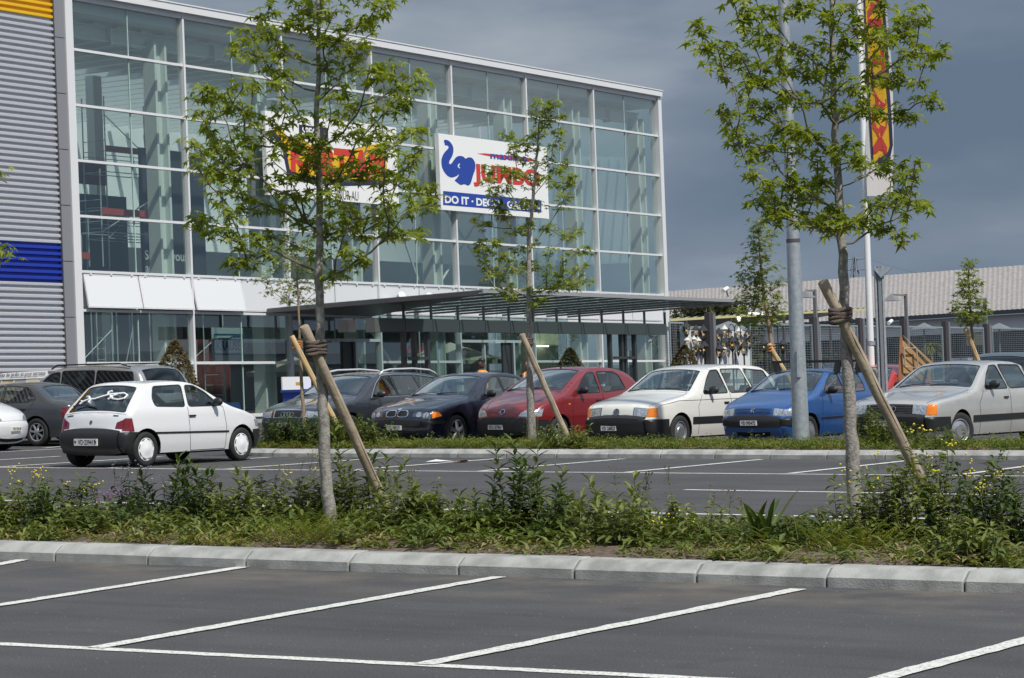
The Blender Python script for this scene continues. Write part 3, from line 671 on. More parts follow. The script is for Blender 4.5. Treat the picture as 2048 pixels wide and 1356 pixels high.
plant('weed_clump', 'weed before the silver saloon front wheel', 1895, 896, .35, [('bushy', .3, 0), ('tall', .4, .1)], M_weed2, None, 'weed', 'weeds in the far strip')
def cover(name, label, x0, x1, y0, y1, n, h0, h1, mt, dens=None, big=1.):
    lb = LB()
    for _ in range(n):
        x, y = RNG.uniform(x0, x1), RNG.uniform(y0, y1)
        if dens and RNG.random() > dens(x, y): continue
        p = np.array([x, y, .135]); h = RNG.uniform(h0, h1)
        for _k in range(RNG.integers(9, 18)):
            a = RNG.uniform(0, 6.28); r = RNG.uniform(0, .09)
            q = p+np.array([r*math.cos(a), r*math.sin(a), RNG.uniform(0, h*.75)])
            blade(lb, q, np.array([math.cos(a), math.sin(a), RNG.uniform(.1, 1.6)]), np.array([0, 0, 1.]), RNG.uniform(.04, .085)*big, RNG.uniform(.014, .034)*big, .7, .2, 2)
    return mesh(name, lb.get(), mt, label=label, cat='ground cover', kind='stuff')
def dn(x, y):
    v = .55+.45*math.sin(x*1.9+1)*math.cos(x*.83+y); return v if y < 16.7 else 1.
cover('ground_cover', 'low leafy ground cover on the soil of the near strip', -19, -3.2, 16.0, 19.4, 3700, .02, .10, M_cover, dn)
PX_ = [G(p_[2], 1075, .15)[0] for p_ in PL]
cover('undergrowth', 'taller dark leaves filling in between the weeds of the near strip', -19, -3.2, 16.3, 18.8, 1300, .10, .32, M_weed, lambda x, y: max([math.exp(-((x-a)/.26)**2) for a in PX_])*(.9 if x < -9.9 or x > -6.4 else .35), 1.7)
cover('dock_leaves', 'broad low leaves hanging over the front of the near strip', -19, -3.2, 15.98, 16.9, 220, .03, .14, M_weed2, lambda x, y: .5+.5*math.sin(x*2.7)*math.sin(x*1.1+2), 2.0)
M_dry = leafmat('dry_grass_blade', (.22, .17, .08), (.34, .28, .13), .2, .7, 5.)
cover('dry_grass', 'dry straw coloured tufts among the weeds of the near strip', -19, -3.2, 15.98, 19.2, 650, .03, .16, M_dry)
cover('ground_cover', 'bright green low growth along the far strip before the parked cars', -29, -8, 36.7, 39.2, 5600, .04, .18, M_cover)
cover('grass_weeds', 'mid green taller tufts scattered along the far strip', -29, -8, 37.1, 38.9, 900, .12, .34, M_weed, lambda x, y: .35+.6*(math.sin(x*1.3)*math.sin(x*.47+1) > 0))
# ============================================================ the shop building (facade frame s,n,t)
SK = [-6.56, -2.50, 1.56, 5.67, 9.70, 13.83, 17.90, 22.10]
SK = [q-.08 for q in SK]
TR_ = [4.05, 5.41, 6.77, 8.13, 9.49, 10.80]            # upper rows
T_BAND0, T_C, T_SILL = 3.10, 1.80, .40
shop = thing('shop_building', 'large glass fronted store building with a corrugated metal side wall', 'building', FA, world=True)
def corr(t, p=.147):
    x = (t/p) % 1.
    return .052*(1 if x < .36 else (1-(x-.36)/.14 if x < .5 else (0 if x < .86 else (x-.86)/.14)))
def corrugated(name, s0, s1, t0, t1, mt, label):
    ts = [t0]; 
    k = math.floor(t0/.147)
    while True:
        for f in (0, .36, .5, .86):
            t = (k+f)*.147
            if t0 < t < t1: ts.append(t)
        k += 1
        if k*.147 > t1: break
    ts.append(t1); V = []; ss = [s0, s1]
    for t in ts:
        for s in ss: V.append(FP(s, .16+corr(t), t))
    F = [(2*i, 2*i+1, 2*i+3, 2*i+2) for i in range(len(ts)-1)]
    mesh(name, (V, F), mt, shop, label=label, smooth=30)
S0 = -30.; S1 = -7.47
M_corr = mat('corrugated_silver', (.52, .535, .57), .40, .15); M_corrY = mat('corrugated_yellow', (.78, .46, .012), .4); M_corrB = mat('corrugated_blue', (.018, .045, .36), .35)
corrugated('wall_cladding', S0, S1, .1, 3.74, M_corr, 'silver grey corrugated wall sheet below the blue band')
corrugated('wall_cladding', S0, S1, 3.745, 4.68, M_corrB, 'bright blue corrugated band')
corrugated('wall_cladding', S0, S1, 4.685, 10.12, M_corr, 'silver grey corrugated wall sheet between blue and yellow bands')
corrugated('wall_cladding', S0, S1, 10.125, 12.2, M_corrY, 'yellow corrugated band under the roof edge')
mesh('wall', MB().box(S0, S1, -.3, .155, 0, 12.2, FP), M_dkgrey, shop)
mesh('wall_cladding', MB().box(S1, -7.445, .1, .235, 0, 12.2, FP), M_dkgrey, shop, label='dark corner trim of the corrugated wall')
# corner cladding
ccm = mat('corner_panel_grey', (.30, .31, .33), .4, .3)
mb = MB(); t = .2
while t < 11.4: mb.box(-7.44, -6.965, -.2, .10, t+.012, min(t+1.36, 11.6)-.006, FP); t += 1.36
mesh('corner_panel', mb, ccm, shop)
mesh('corner_post', MB().box(-6.96, -6.70, -.3, .14, .1, 11.15, FP), M_frame, shop, label='wide light metal edge post at the left end of the glass front')
mesh('roof_fascia', MB().box(-6.97, 22.20, -.5, .24, 10.84, 11.02, FP).box(-6.97, 22.22, -.5, .26, 11.025, 11.06, FP), M_frame, shop)
fm = MB()
for i, s in enumerate(SK[1:-1]): fm.box(s-.035, s+.035, -.05, .13, T_SILL-.02, 10.835, FP)
for t in TR_[:-1]+[T_BAND0]:
    fm.box(SK[0]-.13, SK[-1]+.10, -.05, .101, t-.032, t+.032, FP)
for i in (0, 1, 3, 5, 6): fm.box(SK[i]+.035, SK[i+1]-.035, -.05, .10, T_C-.035, T_C+.035, FP)
for i in (2, 4): fm.box(SK[i]+.035, SK[i+1]-.035, -.05, .10, 2.38, 2.46, FP)
fm.box(SK[0], SK[-1], -.05, .10, 10.70, 10.837, FP)
mesh('curtain_wall_frame', fm, M_frame, shop)
sm = MB()
for i in (0, 1, 3, 5, 6): mesh('sill', MB().box(SK[i]+.04, SK[i+1]-.04, -.05, .105, T_SILL-.04, T_SILL+.05, FP), M_frame, shop)
pm = MB()
for i in (0, 1, 3, 5, 6): pm.box(SK[i]-.03, SK[i+1]+.03, -.1, .06, -.1, T_SILL-.045, FP)
mesh('plinth', pm, mat('plinth_grey', (.33, .35, .37), .6, noise=(2, (.38, .40, .41), .4, .6)), shop)
mesh('corner_post', MB().box(22.03, 22.25, -.2, .16, .0, 10.835, FP), M_frame, shop, label='light metal post at the far end of the glass front')
joint = mat('glass_joint', (.45, .60, .57), .5)
def pane(s0, s1, t0, t1, mid=True):
    mb = MB(); m_ = (s0+s1)/2
    # the two half panes lean a hair differently, as real glass does
    for a, b in ((s0, m_-.008), (m_+.008, s1)) if mid else ((s0, s1),):
        j = RNG.normal(0, .0022, 2); mb.add([FP(a, .02+j[0], t0), FP(b, .02+j[1], t0), FP(b, .02-j[0], t1), FP(a, .02-j[1], t1)], [(0, 1, 2, 3)])
    o = mesh('window', mb, M_fglass, shop)
    if mid: mesh('glass_joint', MB().box(m_-.011, m_+.011, 0, .035, t0, t1, FP), joint, o).location = (0, 0, 0)
for i in range(7):
    a, b = SK[i]+.035, SK[i+1]-.035
    for r in range(5): pane(a, b, TR_[r]+.033, TR_[r+1]-.033 if r < 4 else 10.70)
    if i in (2, 4):
        pane(a, b, 2.465, T_BAND0-.033)
    else:
        pane(a, b, T_C+.036, T_BAND0-.033, True); pane(a, b, T_SILL+.05, T_C-.036, True)
# spandrel panels: flaps opened at the bottom in the first bays
def panel(s0, s1, tilt, lab=None):
    t0, t1 = T_BAND0+.034, TR_[0]-.034
    o = tilt
    V = [FP(s0, .03+o, t0+.03), FP(s1, .03+o, t0+.03), FP(s1, .03, t1), FP(s0, .03, t1), FP(s0, .075+o, t0+.03), FP(s1, .075+o, t0+.03), FP(s1, .075, t1), FP(s0, .075, t1)]
    p = mesh('spandrel_panel', MB().add(V, [(0, 3, 2, 1), (4, 5, 6, 7), (0, 1, 5, 4), (2, 3, 7, 6), (0, 4, 7, 3), (1, 2, 6, 5)]), M_panel, shop, label=lab)
    mb = MB()
    w_ = .05
    for (a0, a1, b0, b1) in ((s0+.03, s1-.03, .03, .045), (s0+.03, s1-.03, .945, .96)):
        mb.box(a0, a1, b0, b1, 0, .004, lambda a, b, c: FP(a, .075+o*(1-b)+.001+c, t0+.03+(t1-t0-.03)*b))
    for a in (s0+.03, s1-.045): mb.box(a, a+.015, .03, .96, 0, .004, lambda a, b, c: FP(a, .075+o*(1-b)+.001+c, t0+.03+(t1-t0-.03)*b))
    for k in (.12, .5, .88): mb.box(s0+(s1-s0)*k-.03, s0+(s1-s0)*k+.03, .955, 1.0, .001, .03, lambda a, b, c: FP(a, .08+c, t0+(t1-t0)*b))
    mesh('hinge_rim', mb, M_frame, p).location = (0, 0, 0)
for i in range(7):
    m_ = (SK[i]+SK[i+1])/2
    for k, (a, b) in enumerate(((SK[i]+.05, m_-.02), (m_+.02, SK[i+1]-.05))):
        op = (i == 0) or (i == 1 and k == 0)
        panel(a, b, .16 if op else 0., 'white ventilation flap tilted open at the bottom' if op else None)
mesh('spandrel_backing', MB().box(SK[0], SK[-1], -.12, -.06, T_BAND0, TR_[0], FP), M_panel, shop)
# ---- interior
M_col = mat('pale_green_paint', (.70, .74, .71), .5); M_intw = mat('hall_wall', (.52, .56, .56), .8, noise=(.25, (.68, .72, .71), .35, .65)); M_ceil = mat('hall_ceiling', (.72, .75, .73), .7)
mesh('hall_floor', MB().box(-7.1, 22.0, -16, -.12, -.05, .24, FP), mat('hall_floor_tiles', (.48, .48, .46), .35), shop)
mesh('hall_ceiling', MB().box(-7.1, 22.0, -6.4, -.1, 10.45, 10.8, FP), M_ceil, shop)
mesh('added_skylight', MB().quad(FP(-7.1, -16, 10.84), FP(22., -16, 10.84), FP(22., -6.4, 10.84), FP(-7.1, -6.4, 10.84)), glass('added_skylight_glass', (.8, .85, .85), 1.), shop)  # glazed roof opening added to let sun in and brighten the hall
mb = MB(); s = -6.8
while s < 21.6: mb.box(s, s+.16, -15.8, -.9, 10.28, 10.445, FP); s += .9
mesh('ceiling_rib', mb, M_ceil, shop)
mesh('hall_wall', MB().box(-7.2, 22.0, -16.3, -16, -.05, 10.8, FP), M_intw, shop, label='dark back wall of the hall')
mesh('hall_wall', MB().box(-7.15, -7.1, -16, -.3, -.05, 10.8, FP), M_intw, shop, label='dark side wall of the hall')
mesh('hall_wall', MB().box(22.0, 22.08, -16, -7.2, -.05, 10.8, FP), M_intw, shop, label='dark far side wall of the hall')
mesh('gallery', MB().box(-7.1, 22.0, -15.9, -6.5, 4.0, 4.35, FP).box(-7.1, 22.0, -6.5, -6.42, 4.35, 5.3, FP), mat('gallery_white', (.60, .63, .62), .6), shop, label='upper gallery slab with its parapet inside the hall')
for i, s in enumerate(SK):
    c = MB().box(s-.62, s-.54, -.75, -.35, .06, 10.1, FP).box(s-.22, s-.14, -.75, -.35, .06, 10.1, FP).box(s-.54, s-.22, -.58, -.52, .06, 10.1, FP)
    if i > 0: mesh('column', c, M_col, shop)
    if i in (2, 4, 6): mesh('column', MB().box(s-.2, s+.15, -6.9, -6.6, .06, 10.2, FP), M_col, shop)
bm = MB(); bm.box(-6.9, 22.0, -.72, -.66, 9.98, 10.28, FP).box(-6.9, 22.0, -.80, -.58, 10.28, 10.32, FP).box(-6.9, 22.0, -.80, -.58, 9.94, 9.98, FP)
for i in range(7):
    m_ = (SK[i]+SK[i+1])/2; bm.box(m_-.03, m_+.03, -.8, -.5, 9.85, 10.3, FP)
mesh('top_beam', bm, M_col, shop)
def fbar(a, b, r=.05, n=6): return MB().tube([FP(*a), FP(*b)], r, n)
for (s0, t0, s1, t1) in ((6.0, 9.8, 9.0, 4.2), (9.0, 9.8, 6.0, 4.2), (6.2, .3, 9.0, 3.0), (9.0, .3, 6.2, 3.0), (2.2, 9.8, 5.0, 5.6), (1.9, 4.2, 5.0, 7.2), (10.1, 6.9, 13.0, 4.2), (10.1, 4.2, 13.0, 6.9)):
    mesh('brace', fbar((s0, -.9, t0), (s1, -.9, t1), .045), M_col, shop)
# roof slab seen from the side
mesh('roof', MB().box(-6.97, 22.4, -6.4, -.51, 10.85, 11.0, FP).box(-6.97, 22.4, -30, -16.05, 10.85, 11.0, FP), M_dkgrey, shop)
mesh('roof', MB().box(S0, -7.25, -30, .30, 12.21, 12.4, FP), M_dkgrey, shop, label='higher roof over the corrugated part')
for k in range(8): pane_s = None
mesh('window', MB().add([FP(22.25, -.25, .4), FP(22.25, -7.1, .4), FP(22.25, -7.1, 10.8), FP(22.25, -.25, 10.8)], [(0, 1, 2, 3)]), M_fglass, shop, label='end glazing turning the far corner')
# doors
for i in (2, 4):
    a, b = SK[i]+.035, SK[i+1]-.035
    d0, d1 = a+.05, a+2.75
    mesh('door_frame', MB().box(d1, d1+.09, -.05, .1, .02, 2.38, FP).box(d1-.42, d1-.002, -.02, .05, .02, 2.37, FP), M_dkgrey, shop)
    mesh('door_post', MB().box(d1+.095, d1+.17, -.05, .11, .02, 2.38, FP).box(a+1.32, a+1.38, -.05, .05, .02, 2.37, FP), M_frame, shop)
    mesh('door_leaf', MB().quad(FP(d1-1.3, 0, .05), FP(d1-.45, 0, .05), FP(d1-.45, 0, 2.36), FP(d1-1.3, 0, 2.36)), M_fglass, shop)
    mesh('door_leaf', MB().quad(FP(a+.02, .0, .05), FP(a+.6, .0, .05), FP(a+.6, .0, 2.36), FP(a+.02, .0, 2.36)), M_fglass, shop)
    mesh('side_light', MB().quad(FP(d1+.175, .02, .1), FP(b, .02, .1), FP(b, .02, 2.37), FP(d1+.175, .02, 2.37)), M_fglass, shop)
    mesh('door_sensor', MB().box(a+1.75, a+2.05, .101, .16, 2.36, 2.45, FP), M_white, shop)
# wall lamps
mesh('partition_panel', MB().box(14.1, 17.35, -1.4, -1.3, .1, 2.9, FP), mat('pale_green_partition', (.50, .56, .40), .7), shop)
tl = mat('fluorescent_tube', (.9, .95, .9), .5, emit=(1, .98, .9, 2.2))
for s, n, t in ((1.5, -5, 3.7), (6.2, -4, 3.75), (10.5, -3, 3.75), (14.8, -1.8, 2.75), (15.6, -1.2, 2.3), (18.7, -3, 3.6), (-4, -6, 3.8)):
    o = mesh('ceiling_light', MB().box(s, s+.9, n, n+.08, t, t+.05, FP), tl, label={1.5: 'lit tube behind the first entrance', 6.2: 'lit tube above the dark display behind the canopy posts', 10.5: 'lit tube behind the second entrance', 14.8: 'lit tube at the top of the pale green panel', 15.6: 'lit tube in front of the pale green panel', 18.7: 'lit tube in the last glass bay', -4: 'lit tube behind the scaffold at the first bay'}[s], cat='light', group='lit tubes inside the shop')
# ---- goods and posters inside
def crate(name, label, s0, s1, n0, n1, t0, t1, col, cat='display', group=None):
    return mesh(name, MB().box(s0, s1, n0, n1, t0, t1, FP), mat('goods_%d%d%d' % tuple(int(c*99) for c in col), col, .6), label=label, cat=cat, group=group)
sh = thing('display_shelf', 'shelf of bright goods behind the glass of the second bay', 'shelf', FP(-1, -3, .06))
mb = MB()
for t in (.5, 1.0, 1.5): mb.box(-2., 1.0, -3.4, -2.9, t, t+.03, FP)
for s in (-2, 1.0): mb.box(s-.02, s+.02, -3.4, -2.9, .06, 1.9, FP)
mesh('rack', mb, M_frame, sh)
cols = [(.6, .25, .04), (.08, .15, .4), (.55, .5, .1), (.5, .08, .06), (.1, .3, .12), (.5, .5, .5)]
for k in range(16):
    s = -1.9+(k % 8)*.36; t = (.53, 1.03)[k//8]
    mesh('goods', MB().box(s, s+RNG.uniform(.2, .32), -3.3, -2.95, t, t+RNG.uniform(.15, .38), FP), mat('goods_%d' % (k % 6), cols[k % 6], .5), sh)
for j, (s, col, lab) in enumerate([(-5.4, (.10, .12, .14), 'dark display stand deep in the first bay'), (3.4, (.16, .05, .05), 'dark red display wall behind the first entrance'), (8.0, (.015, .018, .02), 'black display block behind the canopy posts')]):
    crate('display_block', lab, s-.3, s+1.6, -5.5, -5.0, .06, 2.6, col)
crate('hanging_fabric', 'dark red cloth hung over the second entrance', 10.2, 12.4, -2.6, -2.55, 2.15, 2.45, (.35, .02, .03), 'cloth')
crate('blue_display', 'blue pallet of goods low in the second bay', -.6, 1.1, -2.0, -1.4, .06, .75, (.03, .07, .26), 'display')
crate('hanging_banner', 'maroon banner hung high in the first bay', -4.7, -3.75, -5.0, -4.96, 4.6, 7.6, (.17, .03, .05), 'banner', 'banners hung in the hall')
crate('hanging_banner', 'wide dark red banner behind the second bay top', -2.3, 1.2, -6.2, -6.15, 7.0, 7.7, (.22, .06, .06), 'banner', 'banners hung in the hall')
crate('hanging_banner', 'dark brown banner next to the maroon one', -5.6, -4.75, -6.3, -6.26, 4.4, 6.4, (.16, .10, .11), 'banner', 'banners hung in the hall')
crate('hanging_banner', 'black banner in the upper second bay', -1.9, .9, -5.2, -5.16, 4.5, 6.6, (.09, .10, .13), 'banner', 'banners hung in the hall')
pw = thing('window_poster', 'dark poster with large white words in the first and second bays', 'poster', FP(-3, -1.5, 4))
ps0 = Fs(285, 480, -2.2)[0]; ps1 = Fs(412, 480, -2.2)[0]
mesh('sheet', MB().box(ps0, ps1, -2.25, -2.22, 4.02, 7.6, FP), mat('poster_slate', (.045, .055, .075), .7), pw)
for tx, t in (('Sentez-vous', 4.62), ('aussi le', 4.27), ('printemps', 3.92)):
    mesh('lettering', text_mb(tx, .36, lambda u, v, d, t=t: FP(ps0+.08+u, -2.215+d, t+v), bold=.008), mat('poster_ink_pale', (.5, .55, .55), .7), pw)
kp = thing('window_poster', 'pale poster with a blue brand frame and ladder drawings low in the second bay', 'poster', FP(0, -1.5, 2))
k0, kt1 = Fs(424, 655, -1.2); k1, kt0 = Fs(541, 723, -1.2)
mesh('sheet', MB().box(k0, k1, -1.24, -1.22, kt0, kt1, FP), mat('poster_pale_blue', (.34, .46, .50), .7), kp)
M_kb = mat('poster_blue', (.02, .07, .25), .6)
KF = lambda u, v, d: FP(k0+u, -1.215+d, kt0+v)
W_, H_ = k1-k0, kt1-kt0
mesh('lettering', text_mb('KRAUSE', .36, lambda u, v, d: KF(u+.07*W_, v+.34*H_, d), bold=.012, w=W_*.42), M_kb, kp)
mb = MB()
for a, b in (((.04, .22), (.53, .22)), ((.04, .80), (.53, .80)), ((.04, .22), (.04, .80)), ((.53, .22), (.53, .80)), ((.1, .68), (.3, .68)), ((.3, .68), (.35, .74)), ((.35, .74), (.5, .74))):
    d = np.array([b[0]-a[0], b[1]-a[1]])*[W_, H_]; L = np.linalg.norm(d); nn = np.array([-d[1], d[0]])/L*.018
    p = [np.array(a)*[W_, H_], np.array(b)*[W_, H_]]; mb.quad(KF(*(p[0]-nn), .004), KF(*(p[1]-nn), .004), KF(*(p[1]+nn), .004), KF(*(p[0]+nn), .004))
mesh('brand_frame', mb, M_kb, kp)
mb = MB()
def strk(pts, w=.012):
    for a, b in zip(pts[:-1], pts[1:]):
        a = np.array(a)*[W_, H_]; b = np.array(b)*[W_, H_]; d = b-a; nn = np.array([-d[1], d[0]])/np.linalg.norm(d)*w/2
        mb.quad(KF(*(a-nn), .006), KF(*(b-nn), .006), KF(*(b+nn), .006), KF(*(a+nn), .006))
for x in (.62, .66, .72, .75, .80, .84, .88, .92, .96): strk([(x, .28), (x, .5+.3*((x*37) % 1))])
for y in (.35, .45, .55, .65): strk([(.80, y), (.96, y)])
strk([(.6, .3), (.63, .55), (.67, .3)]); strk([(.7, .3), (.735, .7), (.77, .3)])
mesh('ladder_drawing', mb, mat('poster_ink', (.08, .12, .16), .7), kp)
# ---- scaffolds
def scaffold(label, s0, s1, n0, n1, t0, t1, boards, lad=True):
    root = thing('scaffold', label, 'scaffold', FP(s0, n0, t0), group='scaffold towers inside the glass front')
    mt = mat('scaffold_alu', (.52, .60, .60), .4, .4); r = .022
    for s in (s0, s1):
        for n in (n0, n1): mesh('pole', fbar((s, n, t0), (s, n, t1+.5), r, 6), mt, root)
    t = t0+.9; k = 0
    while t < t1:
        mb = MB()
        for n in (n0, n1): mb.tube([FP(s0, n, t), FP(s1, n, t)], r*.7, 5); mb.tube([FP(s0, n, t+.45), FP(s1, n, t+.45)], r*.6, 5)
        for s in (s0, s1):
            for q in range(4): mb.tube([FP(s, n0, t+q*.28), FP(s, n1, t+q*.28)], r*.6, 5)
        mesh('rail', mb, mt, root)
        a, b = ((s0, s1), (s1, s0))[k % 2]; mesh('diagonal', fbar((a, n1, t), (b, n1, min(t+1.8, t1)), r*.8, 5), mt, root)
        t += 1.8; k += 1
    for t in boards: mesh('toe_board', MB().box(s0, s1, n1, n1+.03, t, t+.17, FP), mat('red_board', (.42, .07, .05), .6), root)
    if lad:
        mb = MB(); q = s1-.35
        mb.tube([FP(q, n1-.2, t0), FP(q, n1-.2, t1)], .016, 5).tube([FP(q+.3, n1-.2, t0), FP(q+.3, n1-.2, t1)], .016, 5)
        t = t0+.2
        while t < t1: mb.tube([FP(q, n1-.2, t), FP(q+.3, n1-.2, t)], .012, 5); t += .28
        mesh('ladder', mb, mt, root)
scaffold('scaffold tower low at the left end of the glass front with one red board', -6.3, -3.9, -3.0, -2.2, 4.36, 5.2, (4.55,))
scaffold('taller scaffold tower with a red board across the first mullion', -3.6, -1.2, -2.8, -2.0, 4.36, 6.4, (5.72,))
scaffold('high scaffold tower in the second bay behind the left tree crown', -1.6, .9, -4.4, -3.6, 4.36, 8.6, (7.6,))
scaffold('ground floor scaffold in the first bay below the white flaps', -6.2, -3.7, -2.4, -1.7, .06, 2.7, ())
scaffold('second ground floor scaffold in the first bay beside the conical bush', -3.5, -2.9, -2.4, -1.7, .06, 2.7, (), False)
scaffold('ground floor scaffold in the second bay around the pale poster', -2.0, 1.0, -2.6, -1.9, .06, 2.7, (), False)
# ---- parasols
def parasol(label, s, n, R, top, col):
    R *= MOD; top *= MOD
    p = FP(s, n, .06); root = thing('parasol', label, 'parasol', p, group='open parasols inside the shop')
    V = [p+np.array([0, 0, top])]; K = 8
    for k in range(K): V.append(p+np.array([R*math.cos(k*2*math.pi/K), R*math.sin(k*2*math.pi/K), top-R*.32]))
    for k in range(K): V.append(p+np.array([R*math.cos(k*2*math.pi/K), R*math.sin(k*2*math.pi/K), top-R*.32-.14]))
    F = [(0, 1+k, 1+(k+1) % K) for k in range(K)]+[(1+k, 9+k, 9+(k+1) % K, 1+(k+1) % K) for k in range(K)]
    mesh('canopy', (V, F), mat('parasol_cream', col, .8), root)
    mesh('pole', MB().tube([p, p+[0, 0, top]], .025, 8), M_dkgrey, root)
    for k in range(4): 
        a = V[1+2*k]; mesh('rib', MB().tube([p+[0, 0, top-.9], (a+V[0])/2], .012, 5), M_dkgrey, root)
parasol('beige parasol behind the first entrance', 4.0, -1.9, 1.35, 1.95, (.36, .36, .28))
parasol('large cream parasol behind the second entrance', 12.0, -2.0, 1.8, 2.4, (.50, .49, .38))
parasol('green-grey parasol low behind the pale green panel bay', 15.0, -.95, .9, 1.5, (.22, .27, .20))
# ---- signs on the glass front
def signboard(nm, label, x0, x1, t0, t1):
    x0 -= .26; x1 -= .26
    r = thing(nm, label, 'sign', FP(x0, .4, t0)); mesh('board', MB().box(x0, x1, .16, .30, t0, t1, FP), mat('sign_white', (.86, .87, .86), .4), r); return r
sg = signboard('shop_sign', 'white shop sign with yellow and red slanted lettering behind the left tree', .70, 6.70, 6.30, 8.56)
def SF(o): return lambda u, v, d=0: FP(o[0]+u, .302+d, o[1]+v)
f1 = SF((.44, 6.30))
def offset2(p, d):
    p = [np.array(q) for q in p]; n = len(p); ar = sum(p[i-1][0]*p[i][1]-p[i][0]*p[i-1][1] for i in range(n)); s_ = 1 if ar > 0 else -1; out = []
    for i in range(n):
        u = p[i]-p[i-1]; v = p[(i+1) % n]-p[i]; u = u/np.linalg.norm(u); v = v/np.linalg.norm(v); q = np.array([u[1]+v[1], -(u[0]+v[0])]); out.append(tuple(p[i]+s_*d*q/np.linalg.norm(q)))
    return out
def poly(parent, name, pts, d, mt, fr):
    import mathutils
    P = [Vector((a, b)) for a, b in pts]; r = delaunay_2d_cdt(P, [(i, (i+1) % len(P)) for i in range(len(P))], [], 1, 1e-6)
    return mesh(name, ([fr(v.x, v.y, d) for v in r[0]], [tuple(f) for f in r[2]]), mt, parent)
M_sy = mat('sign_yellow', (.80, .47, .015), .45); M_sr = mat('sign_red', (.62, .05, .04), .45); M_sn = mat('sign_navy', (.03, .03, .07), .45); M_sb = mat('sign_blue', (.022, .065, .36), .45); M_sw = mat('sign_letter_white', (.85, .86, .85), .4)
lg = [(.30, 1.80), (.70, 1.82), (1.02, 1.56), (1.6, 1.62), (1.9, 1.48), (3.3, 1.28), (4.2, 1.56), (5.42, 1.80), (5.50, .74), (4.2, .66), (3.4, .60), (1.6, .60), (.98, .74), (.82, 1.36)]
poly(sg, 'letter_shadow', [(x_-.05, y_-.09) for x_, y_ in offset2(lg, .09)], .002, M_sn, f1)
poly(sg, 'letter_ground', lg, .004, M_sy, f1)
mesh('lettering', text_mb('KARTIAM', .9, lambda u, v, d: f1(1.02+u+.05*v, .74+v*(1.08+.05*abs(u-2.2)), .008), bold=.05, w=4.35), M_sr, sg)
poly(sg, 'tab', [(1.45, 1.62), (1.45, 2.0), (2.75, 2.0), (2.75, 1.62)], .006, M_sn, f1)
mesh('lettering', text_mb('SPEC', .30, lambda u, v, d: f1(1.58+u, 1.73+v, .010), bold=.008), M_sw, sg)
mesh('lettering', text_mb('A LE', .40, lambda u, v, d: f1(.75+u, .05+v, .006), sx=.6), mat('sign_grey_ink', (.12, .12, .13), .5), sg)
mesh('lettering', text_mb('POUR AU', .42, lambda u, v, d: f1(3.0+u, .05+v*.9, .006), sx=.6), MATS['sign_grey_ink'], sg)
s2 = signboard('shop_sign', 'white shop sign with blue elephant head, red JUMBO and DO IT DECO GARDEN', 8.83, 14.80, 6.30, 8.56)
# elephant outline traced from the zoomed sign (zoom px: origin 860,255 scale 7.136)
def Z2(pts):
    out = []
    for a, b in pts:
        s, t = Fs(a/7.136+860, b/7.136+255, .3); out.append((s-8.57, t-6.30))
    return out
f2 = SF((8.57, 6.30))
def smooth_poly(p, it=2):
    for _ in range(it): p = [q for i in range(len(p)) for q in ((.75*p[i][0]+.25*p[(i+1) % len(p)][0], .75*p[i][1]+.25*p[(i+1) % len(p)][1]), (.25*p[i][0]+.75*p[(i+1) % len(p)][0], .25*p[i][1]+.75*p[(i+1) % len(p)][1]))]
    return p
ele = [(195,185),(215,172),(265,185),(310,230),(335,295),(330,370),(300,440),(268,490),(275,520),(300,522),(335,470),(375,415),(430,402),(480,415),(505,450),(530,430),(575,422),(620,450),(648,520),(645,600),(610,690),(590,770),(570,815),(540,832),(505,812),(480,808),(450,822),(415,810),(380,780),(345,755),(370,735),(400,700),(415,660),(385,690),(330,712),(280,712),(225,670),(175,590),(158,500),(165,430),(200,360),(250,310),(268,280),(250,255),(205,255),(212,235),(200,215)]
poly(s2, 'elephant_head', smooth_poly(Z2(ele), 1), .003, M_sb, f2)
poly(s2, 'elephant_eye', smooth_poly(Z2([(420,512),(398,525),(392,552),(405,578),(428,582),(425,572),(412,560),(412,535),(428,522)]), 1), .006, M_sw, f2)
poly(s2, 'swoosh', Z2([(668,372),(780,368),(950,385),(1200,410),(1400,435),(1540,475),(1500,482),(1200,470),(950,430),(800,400)]), .003, M_sr, f2)
def shear_text(tx, size, a, b, mt, dz, bold, hgt):
    (u0, v0), (u1, v1) = Z2([a, b]); h = hgt
    m0 = text_mb(tx, 1., lambda u, v, d: (u, v, 0), bold=bold/size, w=1.)
    V = np.array(m0.v); V[:, 0] -= V[:, 0].min(); V[:, 0] /= V[:, 0].max(); mn, mx_ = V[:, 1].min(), V[:, 1].max(); V[:, 1] = (V[:, 1]-mn)/(mx_-mn)
    mb = MB(); mb.add([f2(u0+(u1-u0)*u, v0+(v1-v0)*u+h*v, dz) for u, v, _ in V], m0.f); mesh('lettering', mb, mt, s2)
shear_text('maximo', .5, (860, 445), (1395, 492), M_sb, .007, .01, .21)
shear_text('JUMBO', 1., (622, 840), (1575, 920), M_sr, .005, .045, .70)
poly(s2, 'caption_band', Z2([(186,905),(1588,1040),(1588,1215),(186,1105)]), .003, M_sb, f2)
shear_text('DO IT · DECO · GARDEN', .5, (212, 1078), (1568, 1195), M_sw, .006, .02, .24)
for k, (sx_, sy) in enumerate(((.9, 6.4), (6.5, 6.4), (9.2, 6.4), (14.5, 6.4))): pass
